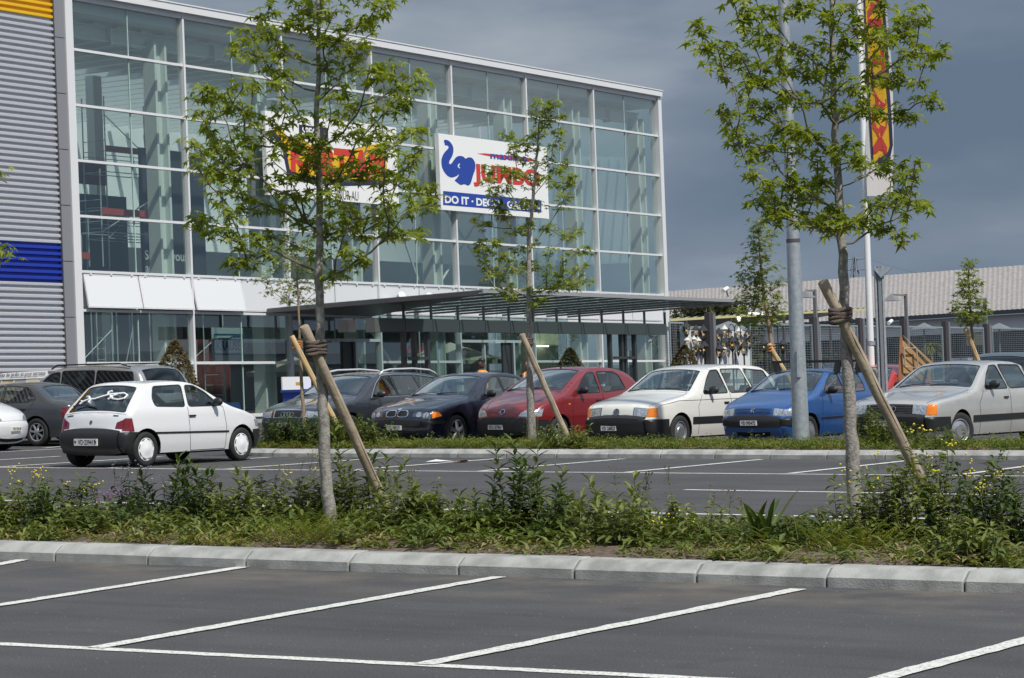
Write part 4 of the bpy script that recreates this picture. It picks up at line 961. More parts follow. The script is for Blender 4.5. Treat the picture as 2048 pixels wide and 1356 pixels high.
# ---- entrance canopy
cp = thing('entrance_canopy', 'long dark steel and glass canopy standing before the shop entrances', 'canopy', FP(4, 4, 0))
M_cst = mat('canopy_steel', (.095, .09, .095), .42, .25, noise=(1.2, (.115, .11, .115), .4, .6))
M_cgl = glass('canopy_glass', (.42, .54, .53), .8)
CS0, CS1, CN = .4, Fs(1515, 612, 7.0)[0], 7.0
def ct(n): return 3.13+(3.335-3.13)*n/7.0
mesh('soffit_panel', MB().add([FP(CS0, 0.14, ct(.1)), FP(CS0, CN, ct(CN)), FP(5.2, .14, ct(0)-.03), FP(CS0, 0.14, ct(.1)+.1), FP(CS0, CN, ct(CN)+.1), FP(5.2, .14, ct(0)+.07)], [(0, 2, 1), (3, 4, 5), (0, 1, 4, 3), (1, 2, 5, 4), (0, 3, 5, 2)]), M_cst, cp)
mesh('roof_glass', MB().quad(FP(CS0+.05, .15, ct(.1)+.13), FP(CS1, .15, ct(.1)+.13), FP(CS1, CN, ct(CN)+.13), FP(CS0+.05, CN, ct(CN)+.13)), M_cgl, cp)
s = CS0+.02; ri = 0
RS = []
while s < CS1+.1:
    mesh('rafter', MB().box(s, s+.045, .15, CN+.12, .06, .115, lambda a, b, c: FP(a, b, ct(b)+c)), M_cst, cp); RS.append(s); s += 1.27
b0, b1 = 3.25, 3.75; BE = Fs(1333, 646, 3.75)[0]
mesh('beam', MB().box(CS0+.35, BE, b1-.10, b1, 2.53, 2.86, FP).box(CS0+.35, BE, b0, b1-.101, 2.80, 2.859, FP).box(CS0+.35, BE, b0, b1-.101, 2.54, 2.60, FP).box(CS0-.05, CS0+.348, b1-.30, b1+.01, 2.50, 2.87, FP), mat('beam_grey', (.135, .14, .14), .45, .2), cp)
mesh('beam', MB().box(CS0-.25, CS0+.05, b0-.55, b0-.20, 2.52, 2.84, FP), M_cst, cp)
mesh('edge_strip', MB().box(CS0, CS1, CN+.121, CN+.16, ct(7)+.05, ct(7)+.14, FP), mat('edge_alu', (.5, .5, .5), .4, .5), cp)
for s_ in RS:
    if s_ < BE and s_ > .8: mesh('hanger', MB().box(s_+.01, s_+.06, b1-.08, b1-.02, 2.862, ct(b1), FP), M_cst, cp)
    if .8 < s_ < BE-.1: mesh('beam_joint', MB().box(s_+.025, s_+.04, b1+.001, b1+.004, 2.53, 2.86, FP), M_black, cp)
for px in (808, 829, 855, 1220, 1243, 1250, 1269):
    s_, _ = Fs(px, 700, b1-.2)
    mesh('column', MB().box(s_-.055, s_+.055, b1-.27, b1-.15, 0, 2.53, FP), M_cst, cp)
for a, b in ((808, 855), (1220, 1269)):
    sa_, sb_2 = Fs(a, 700, b1-.2)[0], Fs(b, 700, b1-.2)[0]
    mesh('cross_rail', MB().box(sa_+.056, sb_2-.056, b1-.13, b1-.08, 1.78, 1.86, FP), M_cst, cp)
for px, lab in ((797, 'left of the two white cylinder spotlights above the canopy'), (852, 'right of the two white cylinder spotlights above the canopy')):
    s_, t_ = Fs(px+8, 596, .6); a = FP(s_, .15, 3.35); b = FP(s_-.25, .75, 3.68)
    r = thing('spotlight', lab, 'light', a, group='white spotlights above the canopy'); mesh('housing', MB().tube([a, b], .13, 14), M_white, r, smooth=40); mesh('rim', MB().tube([b, b+(b-a)*.05], .135, 14), M_frame, r, smooth=40)
# ============================================================ cars
def inpoly(P, poly):
    P = np.asarray(P); x, y = P[:, 0], P[:, 1]; c = np.zeros(len(P), bool); n = len(poly); j = n-1
    for i in range(n):
        xi, yi = poly[i]; xj, yj = poly[j]
        with np.errstate(divide='ignore', invalid='ignore'):
            k = ((yi > y) != (yj > y)) & (x < (xj-xi)*(y-yi)/((yj-yi) if yj != yi else 1e-12)+xi)
        c ^= k; j = i
    return c
def rpoly(p, r=.04, k=3):
    """round the corners of a polygon"""
    out = []; n = len(p); p = [np.array(q, float) for q in p]
    for i in range(n):
        a, b, c = p[i-1], p[i], p[(i+1) % n]; ra = min(r, .4*np.linalg.norm(a-b)); rc = min(r, .4*np.linalg.norm(c-b))
        A = b+(a-b)/np.linalg.norm(a-b)*ra; Cc = b+(c-b)/np.linalg.norm(c-b)*rc
        for q in range(k+1):
            t = q/k; out.append(tuple((1-t)**2*A+2*t*(1-t)*b+t*t*Cc))
    return out
def offset(p, d):
    p = [np.array(q) for q in p]; n = len(p); ar = sum(p[i-1][0]*p[i][1]-p[i][0]*p[i-1][1] for i in range(n)); s = 1 if ar > 0 else -1; out = []
    for i in range(n):
        a, b, c = p[i-1], p[i], p[(i+1) % n]; u = unit2(b-a); v = unit2(c-b); nrm = np.array([u[1]+v[1], -(u[0]+v[0])]); L = np.linalg.norm(nrm); nrm = nrm/(L+1e-9)
        out.append(tuple(b+s*nrm*d))
    return out
def unit2(v): return v/(np.linalg.norm(v)+1e-9)
def carpaint(nm, col, metal=0., rough=.3, dirt=None):
    return mat(nm, col, rough, metal, .5, 1., back=(.03, .03, .033), noise=dirt)
class Car:
    def __init__(s, sp):
        s.sp = sp; s.prof = np.array(sp['prof'], float); s.c = sp.get('c', {}); s.L = s.prof[:, 0].max(); s.W = sp['W']
        s.wx = sp['wheels']; s.belt = sp['belt']; s.tum = sp.get('tum', .42); s.r = sp.get('r', .055)
        s.taper = sp.get('taper', (.9, .11, .7, .07)); s.n = len(s.prof)
        ps = []; 
        for i in range(s.n-1): ps += [i+k/8 for k in range(8)]
        ps.append(s.n-1); s.ps = np.array(ps); s.pl = np.array([s.P(p) for p in ps])
        d = np.r_[0, np.cumsum(np.linalg.norm(np.diff(s.pl, axis=0), axis=1))]; s.arc = d
    def P(s, p):
        i = int(round(p)); n = s.n
        if 0 < i < n-1:
            c = s.c.get(i, .5)
            if abs(p-i) < c:
                a = s.lin(i-c); b = s.prof[i]; e = s.lin(i+c); t = (p-i+c)/(2*c); return (1-t)**2*a+2*t*(1-t)*b+t*t*e
        return s.lin(p)
    def lin(s, p):
        i = min(int(p), s.n-2); f = p-i; return s.prof[i]*(1-f)+s.prof[i+1]*f
    def base(s, y, z):
        W = s.W/2; z = np.asarray(z, float); y = np.asarray(y, float)
        b = np.interp(z, [.15, .35, .6, s.belt-.08, s.belt, s.belt+.6], [-.055, -.015, 0, -.022, -.04, -.04-.6*s.tum])
        # soften the waist corner
        f, fa, r, ra = s.taper
        b = b-fa*np.clip(1-y/f, 0, 1)**2.3-ra*np.clip(1-(s.L-y)/r, 0, 1)**2.3
        b = b-.03*np.clip(np.abs(y-s.L/2)/(s.L/2), 0, 1)**2
        return W+b
    def rad(s, y): 
        e = np.clip(1-np.minimum(y, s.L-y)/.25, 0, 1); return s.r+(.13-s.r)*e
    def dist(s, Q):
        A, B = s.pl[:-1], s.pl[1:]; D = B-A; L2 = (D**2).sum(1)+1e-12
        t = np.clip(((Q[:, None, :]-A)*D).sum(2)/L2, 0, 1); C = A+t[:, :, None]*D
        return np.sqrt(((Q[:, None, :]-C)**2).sum(2)).min(1)
    def side(s, Q, off=0.):
        Q = np.asarray(Q, float); d = s.dist(Q); r = s.rad(Q[:, 0]); dd = np.minimum(d, r)
        x = s.base(Q[:, 0], Q[:, 1])-(r-np.sqrt(np.maximum(0, r*r-(r-dd)**2)))+off
        return np.c_[x, Q]
    def top(s, U, S, off=0.):
        """U in [-1,1], S arc length"""
        p = np.interp(S, s.arc, s.ps); q = np.array([s.P(a) for a in p]); q2 = np.array([s.P(min(a+.04, s.n-1)) for a in p]); q1 = np.array([s.P(max(a-.04, 0)) for a in p])
        t = q2-q1; t /= np.linalg.norm(t, axis=1)[:, None]+1e-9; nrm = np.c_[-t[:, 1], t[:, 0]]         # outward (profile runs front-bottom -> over the top)
        w = s.base(q[:, 0], q[:, 1])-s.rad(q[:, 0])
        cr = np.interp(np.abs(t[:, 1]), [0, .3, 1], [.022, .045, .07])
        z = q+nrm*(cr*(1-np.abs(U)**2.4)+off)[:, None]
        return np.c_[U*w, z], w
    def w_at(s, p): q = s.P(p); return float(s.base(q[0], q[1])-s.rad(q[0]))
    def build(s, loc, rz, label, cat='car'):
        sp = s.sp; root = thing(sp['name'], label, cat, loc, rz, world=False); k_ = sp.get('scale', 1.03); root.scale = (k_, k_, k_*sp.get('zs', 1.))
        parts = {}                                          # key -> (V list, F list)
        def put(key, V, F):
            a = parts.setdefault(key, [[], [], 0]); a[0].append(V); a[1] += [tuple(i+a[2] for i in f) for f in F]; a[2] += len(V)
        yf, yr, R = s.wx; ra = R+.055; zb = sp.get('sill', .20)
        # ---------- side chart
        poly = [tuple(q) for q in s.pl]
        bot = []
        def arch(yc):
            zc = R; a0 = math.asin(max(-1, min(1, (zb-zc)/ra))); 
            return [(yc+ra*math.cos(a), zc+ra*math.sin(a)) for a in np.linspace(a0, math.pi-a0, 15)]
        bot = [(y, z) for y, z in arch(yr)]+[(yr-ra-.3-(0), zb)]+[(y, zb) for y in np.linspace(yr-ra-.4, yf+ra+.3, 8)]+arch(yf)
        y0, z0 = poly[0]; y1, z1 = poly[-1]
        outline = poly+bot if z1 <= zb+.2 else poly+[(y1, zb)]+bot
        regs = []                                           # (key,pol,off,offset list) priority order
        for i, w in enumerate(sp['win']):
            wp = rpoly(w, sp.get('wr', .045)); regs.append(('glass%d' % i, wp, -.006)); regs.append(('seal', offset(wp, .022), .001))
        for key, pl, off in sp.get('sreg', []): regs.append((key, pl, off))
        V2, E2 = [], []
        def addloop(pl, closed=True, step=.07):
            out = []
            m = len(pl)
            for i in range(m if closed else m-1):
                a, b = np.array(pl[i]), np.array(pl[(i+1) % m]); k = max(1, int(np.linalg.norm(b-a)/step))
                out += [tuple(a+(b-a)*j/k) for j in range(k)]
            o = len(V2); V2.extend(out); E2.extend([(o+i, o+(i+1) % len(out)) for i in range(len(out))])
            if not closed: pass
            return out
        ol = addloop(outline)
        for key, pl, off in regs: addloop(pl)
        gy, gz = np.meshgrid(np.arange(.03, s.L, .065), np.arange(.2, s.prof[:, 1].max(), .06)); Gp = np.c_[gy.ravel(), gz.ravel()]
        Gp = Gp[inpoly(Gp, ol)]; Gp = Gp[s.dist(Gp) > .02]; V2.extend([tuple(q) for q in Gp])
        # rows hugging the silhouette for a round shoulder
        for k in range(0, len(s.pl)-1, 1):
            t = unit2(s.pl[k+1]-s.pl[k]); nn = np.array([t[1], -t[0]])
            for dd in (.008, .025, .055):
                q = s.pl[k]+nn*dd
                V2.append(tuple(q))
        vs, es, fs = delaunay_2d_cdt([Vector(q) for q in V2], E2, [], 0, 1e-5)[:3]
        vs = np.array([(v.x, v.y) for v in vs]); fs = np.array([tuple(f) for f in fs if len(f) == 3])
        cen = vs[fs].mean(1); ok = inpoly(cen, ol); fs = fs[ok]; cen = cen[ok]
        key = np.full(len(fs), '', object); off = np.zeros(len(fs)); lock = np.zeros(len(fs), bool)
        for k, pl, o in regs:
            m_ = inpoly(cen, pl) & ~lock; key[m_] = k; off[m_] = o; lock |= m_
        key[~lock] = 'body'
        def bumpkey(cy, cz): return None
        a = vs[fs[:, 1]]-vs[fs[:, 0]]; b = vs[fs[:, 2]]-vs[fs[:, 0]]; flip = (a[:, 0]*b[:, 1]-a[:, 1]*b[:, 0]) < 0
        fs[flip] = fs[flip][:, ::-1]
        for k in sorted(set(key)):
            F = fs[key == k]; o = off[key == k][0]; idx, inv = np.unique(F, return_inverse=True); F = inv.reshape(-1, 3); Q = vs[idx]
            V = s.side(Q, o)
            F = [tuple(map(int, f)) for f in F]
            if o > .004 or o < -.004:                         # skirt
                cnt = {}
                for f in F:
                    for e in ((f[0], f[1]), (f[1], f[2]), (f[2], f[0])): cnt[tuple(sorted(e))] = cnt.get(tuple(sorted(e)), 0)+1
                be = [(f[i], f[(i+1) % 3]) for f in F for i in range(3) if cnt[tuple(sorted((f[i], f[(i+1) % 3])))] == 1]
                if o > 0 or True:
                    V0 = s.side(Q, -.004 if o > 0 else .004); n0 = len(V); V = np.r_[V, V0]
                    sk = [(b_, a_, a_+n0, b_+n0) for a_, b_ in be]; F = F+sk
            for sgn in (1, -1):
                VV = V*[sgn, 1, 1]; FF = F if sgn == 1 else [f[::-1] for f in F]
                kk = k if k in ('body', 'seal') or k.endswith('bumper') else k+('+' if sgn == 1 else '-'); put(kk, VV, FF)
        # ---------- top chart
        treg = []
        def tpoly(pts):                                      # (x,p) metres,param -> (u*.8, s)
            out = []
            for x, p in pts:
                w_ = s.w_at(p); out.append((max(-1, min(1, x/w_))*.8, float(np.interp(p, s.ps, s.arc))))
            return out
        def dens(pts):
            out = []
            for i in range(len(pts)):
                a, b = np.array(pts[i]), np.array(pts[(i+1) % len(pts)]); k = max(1, int(np.linalg.norm((b-a)*[1, .3])/.12)+int(abs(b[1]-a[1])/.12)); out += [tuple(a+(b-a)*j/k) for j in range(k)]
            return out
        def rect(x0, x1, p0, p1): return dens([(x0, p0), (x1, p0), (x1, p1), (x0, p1)])
        for k, pts, off_, mir in sp.get('treg', []):
            pts = rect(*pts) if len(pts) == 4 and not hasattr(pts[0], '__len__') else dens(pts)
            treg.append((k+('+' if mir else ''), tpoly(pts), off_))
            if mir: treg.append((k+'-', tpoly([(-x, p) for x, p in pts]), off_))
        for nm_, (p0, p1), mg in (('windscreen', sp['ws'], sp.get('wsm', .055)), ('rear_window', sp['rw'], sp.get('rwm', .09))):
            wa, wb = s.w_at(p0)-mg, s.w_at(p1)-mg
            pts = rpoly([(-wa, p0), (wa, p0), (wb, p1), (-wb, p1)], .07, 3); pp = tpoly(dens(pts)); treg.append((nm_, pp, -.005)); treg.append(('seal', offset(pp, .02), .001))
        V2, E2 = [], []; SL = s.arc[-1]
        ol = addloop([(-.8, 0), (.8, 0), (.8, SL), (-.8, SL)], step=.05)
        for k, pp, o in treg: addloop(pp, step=.06)
        for k, (pa, pb), o in sp.get('bands', []):
            for q in (pa, pb):
                if 0 < q < s.n-1:
                    q = float(np.interp(q, s.ps, s.arc)); o_ = len(V2); uu = np.linspace(-.8, .8, 25); V2.extend([(float(x), q) for x in uu]); E2.extend([(o_+i, o_+i+1) for i in range(24)])
        rows = []
        for q in s.arc[1:-1]:
            if (not rows or q-rows[-1] > .022) and all(abs(q-np.interp(bq, s.ps, s.arc)) > .012 for _k, bb, _o in sp.get('bands', []) for bq in bb): rows.append(float(q))
        gu, gs = np.meshgrid(np.linspace(-.8, .8, 17)[1:-1], rows); V2 += [tuple(q) for q in np.c_[gu.ravel(), gs.ravel()]]
        for q in np.arange(.02, SL, .04): V2 += [(-.785, q), (.785, q), (-.75, q), (.75, q)]
        vs, es, fs = delaunay_2d_cdt([Vector(q) for q in V2], E2, [], 0, 1e-5)[:3]
        vs = np.array([(v.x, v.y) for v in vs]); fs = np.array([tuple(f) for f in fs if len(f) == 3]); cen = vs[fs].mean(1)
        key = np.full(len(fs), '', object); off = np.zeros(len(fs)); lock = np.zeros(len(fs), bool)
        for k, pl, o in treg:
            m_ = inpoly(cen, pl) & ~lock; key[m_] = k; off[m_] = o; lock |= m_
        for k, (pa, pb), o in sp.get('bands', []):            # whole-width bands such as bumpers
            sa_, sb2 = np.interp([pa, pb], s.ps, s.arc); m_ = (cen[:, 1] > sa_) & (cen[:, 1] < sb2) & ~lock; key[m_] = k; off[m_] = o; lock |= m_
        key[~lock] = 'body'
        a = vs[fs[:, 1]]-vs[fs[:, 0]]; b = vs[fs[:, 2]]-vs[fs[:, 0]]; flip = (a[:, 0]*b[:, 1]-a[:, 1]*b[:, 0]) > 0
        fs[flip] = fs[flip][:, ::-1]
        for k in sorted(set(key)):
            F = fs[key == k]; o = off[key == k][0]; idx, inv = np.unique(F, return_inverse=True); F = [tuple(map(int, f)) for f in inv.reshape(-1, 3)]; Q = vs[idx]
            V, _ = s.top(Q[:, 0]/.8, Q[:, 1], o)
            F = [f[::-1] for f in F]
            if abs(o) > .004:
                if o > 0 and k.endswith('bumper'): V[:, 0] *= (1+o/np.maximum(.3, abs(V[:, 0]).max()))
                cnt = {}
                for f in F:
                    for e in ((f[0], f[1]), (f[1], f[2]), (f[2], f[0])): cnt[tuple(sorted(e))] = cnt.get(tuple(sorted(e)), 0)+1
                be = [(f[i], f[(i+1) % 3]) for f in F for i in range(3) if cnt[tuple(sorted((f[i], f[(i+1) % 3])))] == 1]
                V0, _ = s.top(Q[:, 0]/.8, Q[:, 1], -.004 if o > 0 else .003); n0 = len(V); V = np.r_[V, V0]; F = F+[(b_, a_, a_+n0, b_+n0) for a_, b_ in be if not (k.endswith('bumper') and abs(abs(Q[a_, 0])-.8) < 1e-4 and abs(abs(Q[b_, 0])-.8) < 1e-4)]
            put(k, V, F)
        paint = sp['paint']; PM = {'body': paint, 'seal': M_black, 'windscreen': sp.get('glass', M_cglass), 'rear_window': sp.get('rglass', sp.get('glass', M_cglass)), 'front_bumper': M_black, 'rear_bumper': M_black,
              'headlight': M_lens, 'indicator': M_amber, 'tail_light': M_red, 'grille': M_black, 'rub_strip': M_black, 'smoked_lens': M_lens2, 'air_intake': M_under, 'lip': paint, 'side_indicator': M_amber, 'frame': M_chrome, 'kidney_rim': M_chrome, 'hood_gap': M_black, 'skirt': paint, 'lamp_rim': M_chrome}
        PM.update(sp.get('mats', {}))
        names = {'seal': 'window_seal'}
        body = None
        for k in sorted(parts, key=lambda q: q != 'body'):
            a = parts[k]; kk = k.rstrip('+-').rstrip('0123456789'); nm_ = names.get(kk, kk)
            if kk == 'glass': nm_ = 'side_window'; m_ = sp.get('sglass', sp.get('glass', M_cglass))
            else: m_ = PM.get(kk, PM.get(nm_, M_black))
            o = mesh(nm_, (np.concatenate(a[0]), a[1]), m_, root, smooth=38)
            if kk == 'body':
                body = o
                import bmesh
                bm_ = bmesh.new(); bm_.from_mesh(o.data); bmesh.ops.remove_doubles(bm_, verts=bm_.verts, dist=.0004); bm_.to_mesh(o.data); bm_.free(); o.data.shade_smooth(); o.data.set_sharp_from_angle(angle=math.radians(38))
        # ---------- seams
        sm_ = MB()
        def seam3(P3, wd=.0045):
            for sgn in (1, -1):
                Q = P3*[sgn, 1, 1]
                V = []
                for i in range(len(Q)):
                    t = unit(Q[min(i+1, len(Q)-1)]-Q[max(i-1, 0)]); sd_ = unit(np.cross(t, [sgn, 0, 0]))*wd; V += [Q[i]-sd_+[sgn*.0025, 0, 0], Q[i]+sd_+[sgn*.0025, 0, 0]]
                sm_.add(V, [(2*i, 2*i+1, 2*i+3, 2*i+2) for i in range(len(Q)-1)])
        for pl in sp.get('seams', []):
            P = []
            for a, b in zip(pl[:-1], pl[1:]):
                k = max(2, int(math.dist(a, b)/.06)); P += [tuple(np.array(a)+(np.array(b)-np.array(a))*j/k) for j in range(k)]
            P.append(pl[-1]); seam3(s.side(np.array(P)))
        if sm_.v: mesh('door_seam', sm_, M_under, root)
        # hood / hatch lines on the top chart
        hm = MB()
        for pts in sp.get('tseams', []):
            for sgn in ((1, -1) if pts[0][0] != -pts[-1][0] else (1,)):
                P = [(x*sgn, p) for x, p in pts]; P2 = []
                for a, b in zip(P[:-1], P[1:]):
                    P2 += [tuple(np.array(a)+(np.array(b)-np.array(a))*j/14) for j in range(14)]
                P2.append(P[-1]); U = np.array([x/s.w_at(p) for x, p in P2]); S = np.array([np.interp(p, s.ps, s.arc) for x, p in P2])
                Q, _ = s.top(np.clip(U, -1, 1), S, .0025); V = []
                for i in range(len(Q)):
                    t = unit(Q[min(i+1, len(Q)-1)]-Q[max(i-1, 0)]); nrm = np.cross(t, [1, 0, 0]) if abs(t[0]) < .7 else np.array([0, 0, 1.]); sdv = unit(np.cross(t, nrm))*.004
                    V += [Q[i]-sdv, Q[i]+sdv]
                hm.add(V, [(2*i, 2*i+1, 2*i+3, 2*i+2) for i in range(len(Q)-1)])
        if hm.v: mesh('panel_gap', hm, M_under, root)
        # ---------- underbody, wheel wells, wheels
        ub = MB(); wI = s.W/2-.09
        ub.box(-wI, wI, yf+ra, yr-ra, zb-.03, zb+.12); ub.box(-wI+.22, wI-.22, .12, s.L-.12, .19, .40)
        mesh('underbody', ub, M_under, root)
        for yc in (yf, yr):
            for sgn in (1, -1):
                x1 = float(s.base(yc, R+.2))-.012; x0 = x1-.30; V = []; n = 12; a0 = -.15
                for i in range(n+1):
                    an = a0+(math.pi-2*a0)*i/n
                    for x in (x0, x1): V.append((sgn*x, yc+(ra+.004)*math.cos(an), R+(ra+.004)*math.sin(an)))
                F = [(2*i, 2*i+1, 2*i+3, 2*i+2) for i in range(n)]+[tuple(2*i for i in range(n+1))]
                mesh('wheel_well', (V, F), M_under, root)
                steer = sp.get('steer', 0) if yc == yf else 0
                s.wheel(root, (sgn*(x1-.09), yc, R), sgn, R, sp, steer)
        # ---------- cabin
        cab = MB(); zf = s.belt; p0, p1 = sp['ws']; q0 = s.P(p0); hw = s.W/2-.16
        dash = MB().box(-hw+.0, hw-.0, q0[0]+.08, q0[0]+.55, zf-.30, zf-.035); mesh('dashboard', dash, M_int, root)
        yd = q0[0]+1.22; rt_ = s.prof[:, 1].max()
        for x in (-.37, .37):
            st = MB().box(x-.24, x+.24, yd-.35, yd+.15, .32, .52); st.add(*lean_box(x, .24, yd+.10, yd+.42, .50, min(zf+.17, rt_-.36), .10)); st.add(*lean_box(x, .13, yd+.38, yd+.47, min(zf+.21, rt_-.31), min(zf+.41, rt_-.12), .07)); mesh('seat', st, M_int, root)
        yb = min(yd+.9, s.L-1.0)
        st = MB().box(-.58, .58, yb-.35, yb+.1, .35, .55); st.add(*lean_box(0, .58, yb+.05, yb+.32, .52, zf+.02, .1))
        for x in (-.36, .36): st.add(*lean_box(x, .12, yb+.28, yb+.37, zf+.03, zf+.17, .06))
        mesh('rear_seat', st, M_int, root)
        mb = MB(); sy = yd-.42; pts = [(.37+.18*math.cos(a), sy-.06*math.sin(a), zf-.03+.17*math.sin(a)) for a in np.linspace(0, 2*math.pi, 20)]; mb.tube(pts, .014, 6); mesh('steering_wheel', mb, M_black, root)
        mb = MB().box(-.11, .11, s.P(p1)[0]-.02, s.P(p1)[0]+.01, s.P(p1)[1]-.14, s.P(p1)[1]-.08); mesh('interior_mirror', mb, M_black, root)
        # ---------- mirrors, handles, wipers
        my, mz = sp.get('mirror', (q0[0]+.42, zf+.06)); bx = float(s.base(my, mz))
        for sgn in (1, -1):
            mb = MB().ico((sgn*(bx+.105), my, mz+.035), .1, (1.05, .55, .72), 12, 8)
            o = mesh('door_mirror', mb, sp.get('mirmat', M_black), root, smooth=180); mesh('mirror_arm', MB().box(*sorted((sgn*(bx-.03), sgn*(bx+.06))), my-.03, my+.05, mz-.03, mz+.02), M_black, o)
            mesh('mirror_glass', MB().lathe([(.001, 0), (.062, 0)], 14).v and ([(sgn*(bx+.105)+a*1.2, my+.045, mz+.035+b*.85) for a, b, c in MB().lathe([(.001, 0), (.062, 0)], 14).v], [tuple(range(14, 28))]), M_chrome, o)
        for hy, hz in sp.get('handles', []):
            for sgn in (1, -1):
                hx = float(s.base(hy, hz)); mesh('door_handle', MB().box(*sorted((sgn*(hx-.004), sgn*(hx+.022))), hy-.075, hy+.075, hz-.014, hz+.014), sp.get('handmat', M_black), root)
        for x0_, x1_ in ((-.62, -.05), (-.02, .52)):
            pa, pb = p0+.06, p0+.16; a = s.top(np.array([x0_/s.w_at(p0)]), np.array([np.interp(p0-.03, s.ps, s.arc)]), .012)[0][0]; b = s.top(np.array([x1_/s.w_at(p0)]), np.array([np.interp(p0+.09, s.ps, s.arc)]), .014)[0][0]
            mesh('wiper', MB().tube([a, (a+b)/2+[0, 0, .012], b], [.009, .008, .004], 5), M_black, root)
        if sp.get('plate'):
            tx, (px_, pp), rear = sp['plate']; s.plate(root, tx, px_, pp, rear)
        return root
    def frame_at(s, x, p, off=.0):
        u = x/s.w_at(p); S = float(np.interp(p, s.ps, s.arc)); e = .01
        a = s.top(np.array([u, u+e, u]), np.array([S, S, S+e]), off)[0]; ex = unit(a[1]-a[0]); es = unit(a[2]-a[0]); nn = unit(np.cross(ex, es))
        q = s.P(p); c = np.array([0, s.L/2, .6]); 
        if nn@(a[0]-c) < 0: nn = -nn
        return a[0], ex, es, nn
    def plate(s, root, tx, x, p, rear):
        o, ex, es, nn = s.frame_at(x, p, .03); up = np.array([0, 0, 1.]); nn = unit(np.array([nn[0]*.3, nn[1], nn[2]*.25])); ex = unit(np.cross(up, nn)); up = np.cross(nn, ex)
        wd, hg = (.50, .11) if rear else (.33, .085)
        def T(u, v, d=0): return o+ex*(u-wd/2)+up*(v-hg/2)+nn*d
        pl = mesh('number_plate', MB().box(0, wd, 0, hg, -.02, .006, T), M_plate, root)
        mesh('lettering', text_mb(tx, hg*.95, lambda u, v, d: T(.055*wd/.33*1.1+u if rear else .022+u, hg*.17+v*1.05, .0075), bold=.0022, w=wd*(.76 if rear else .88)), M_ink, pl)
        if rear:
            for u, m1 in ((.012, M_red), (wd-.047, mat('plate_green', (.02, .12, .04), .5))):
                mesh('shield', MB().add([T(u, hg*.72, .007), T(u+.035, hg*.72, .007), T(u+.035, hg*.42, .007), T(u+.0175, hg*.22, .007), T(u, hg*.42, .007)], [(0, 4, 3, 2, 1)][::-1]), m1, pl)
    def wheel(s, root, c, sgn, R, sp, steer=0):
        st = sp.get('rim', 'cap'); w_ = .19
        def X(V): 
            ca, sa = math.cos(steer), math.sin(steer)
            return [(c[0]+(x*ca-y*sa)*1, c[1]+(x*sa+y*ca), c[2]+z) for x, y, z in V]
        ri = R*sp.get('rimr', .66); h = w_/2
        prof = [(ri, -h*.92), (R*.90, -h), (R*.97, -h*.86), (R, -h*.55), (R, h*.55), (R*.97, h*.86), (R*.90, h), (R*.80, h*1.04), (ri+.006, h*.94), (ri, h*.80)]
        m_ = MB().lathe(prof, 36, ax=0); V = [(x*sgn, y, z) for x, y, z in m_.v]
        ty = mesh('wheel', (X(V), m_.f if sgn == 1 else [f[::-1] for f in m_.f]), M_rubber, root, smooth=50)
        out = MB(); rm = sp.get('rimmat', M_silver)
        out.lathe([(ri, -.02), (ri, h*.86), (ri-.012, h*.90), (ri-.024, h*.82), (ri-.03, h*.3)], 36, ax=0)
        if st == 'cap':
            out.lathe([(ri-.02, h*.80), (ri*.80, h*.98), (ri*.45, h*1.02), (ri*.30, h*1.12), (.001, h*1.14)], 36, ax=0)
        elif st == 'disc':
            out.lathe([(ri-.02, h*.55), (ri*.75, h*.70), (ri*.55, h*.80), (ri*.5, h*.95), (.001, h*.95)], 36, ax=0)
        else:
            n = {'five': 5, 'seven': 7}[st]
            for k in range(n):
                a = 2*math.pi*k/n+.3; ca, sa = math.cos(a), math.sin(a); w0, w1 = (.030, .050) if n == 5 else (.022, .028)
                P = [(.72*h, .035, -w0), (.72*h, .035, w0), (.62*h, ri-.012, w1), (.62*h, ri-.012, -w1)]; P2 = [(.98*h, .035, -w0*.7), (.98*h, .035, w0*.7), (.84*h, ri-.012, w1*.75), (.84*h, ri-.012, -w1*.75)]
                if n == 5: P2 = [(1.02*h, .03, -.03), (1.02*h, .03, .03), (.84*h, ri-.012, .018), (.84*h, ri-.012, -.018)]
                Q = [(x, r_*ca-t_*sa, r_*sa+t_*ca) for x, r_, t_ in P+P2]; out.add(Q, [(3, 2, 1, 0), (4, 5, 6, 7), (0, 1, 5, 4), (2, 3, 7, 6), (0, 4, 7, 3), (1, 2, 6, 5)])
            out.lathe([(.06, .6*h), (.055, 1.0*h), (.03, 1.08*h), (.001, 1.08*h)], 18, ax=0)
        V = [(x*sgn, y, z) for x, y, z in out.v]; mesh('rim', (X(V), out.f if sgn == 1 else [f[::-1] for f in out.f]), rm, ty, smooth=40)
        bk = MB().lathe([(ri-.002, h*.1), (.001, h*.1)], 24, ax=0); V = [(x*sgn, y, z) for x, y, z in bk.v]; mesh('brake_disc', (X(V), bk.f), M_under, ty)
        if st == 'cap':
            sl = MB()
            for k in range(8):
                a0 = 2*math.pi*k/8
                for a, b in ((a0+.1, a0+.32), (a0+.32, a0+.54)):
                    q = []
                    for an, rr_ in ((a, ri*.86), (b, ri*.86), (b, ri*.93), (a, ri*.93)): q.append(((.955*h if rr_ < ri*.9 else .885*h)+.003, rr_*math.cos(an), rr_*math.sin(an)))
                    sl.add(q, [(0, 1, 2, 3)])
            V = [(x*sgn, y, z) for x, y, z in sl.v]; mesh('rim_slot', (X(V), sl.f), M_black, ty)
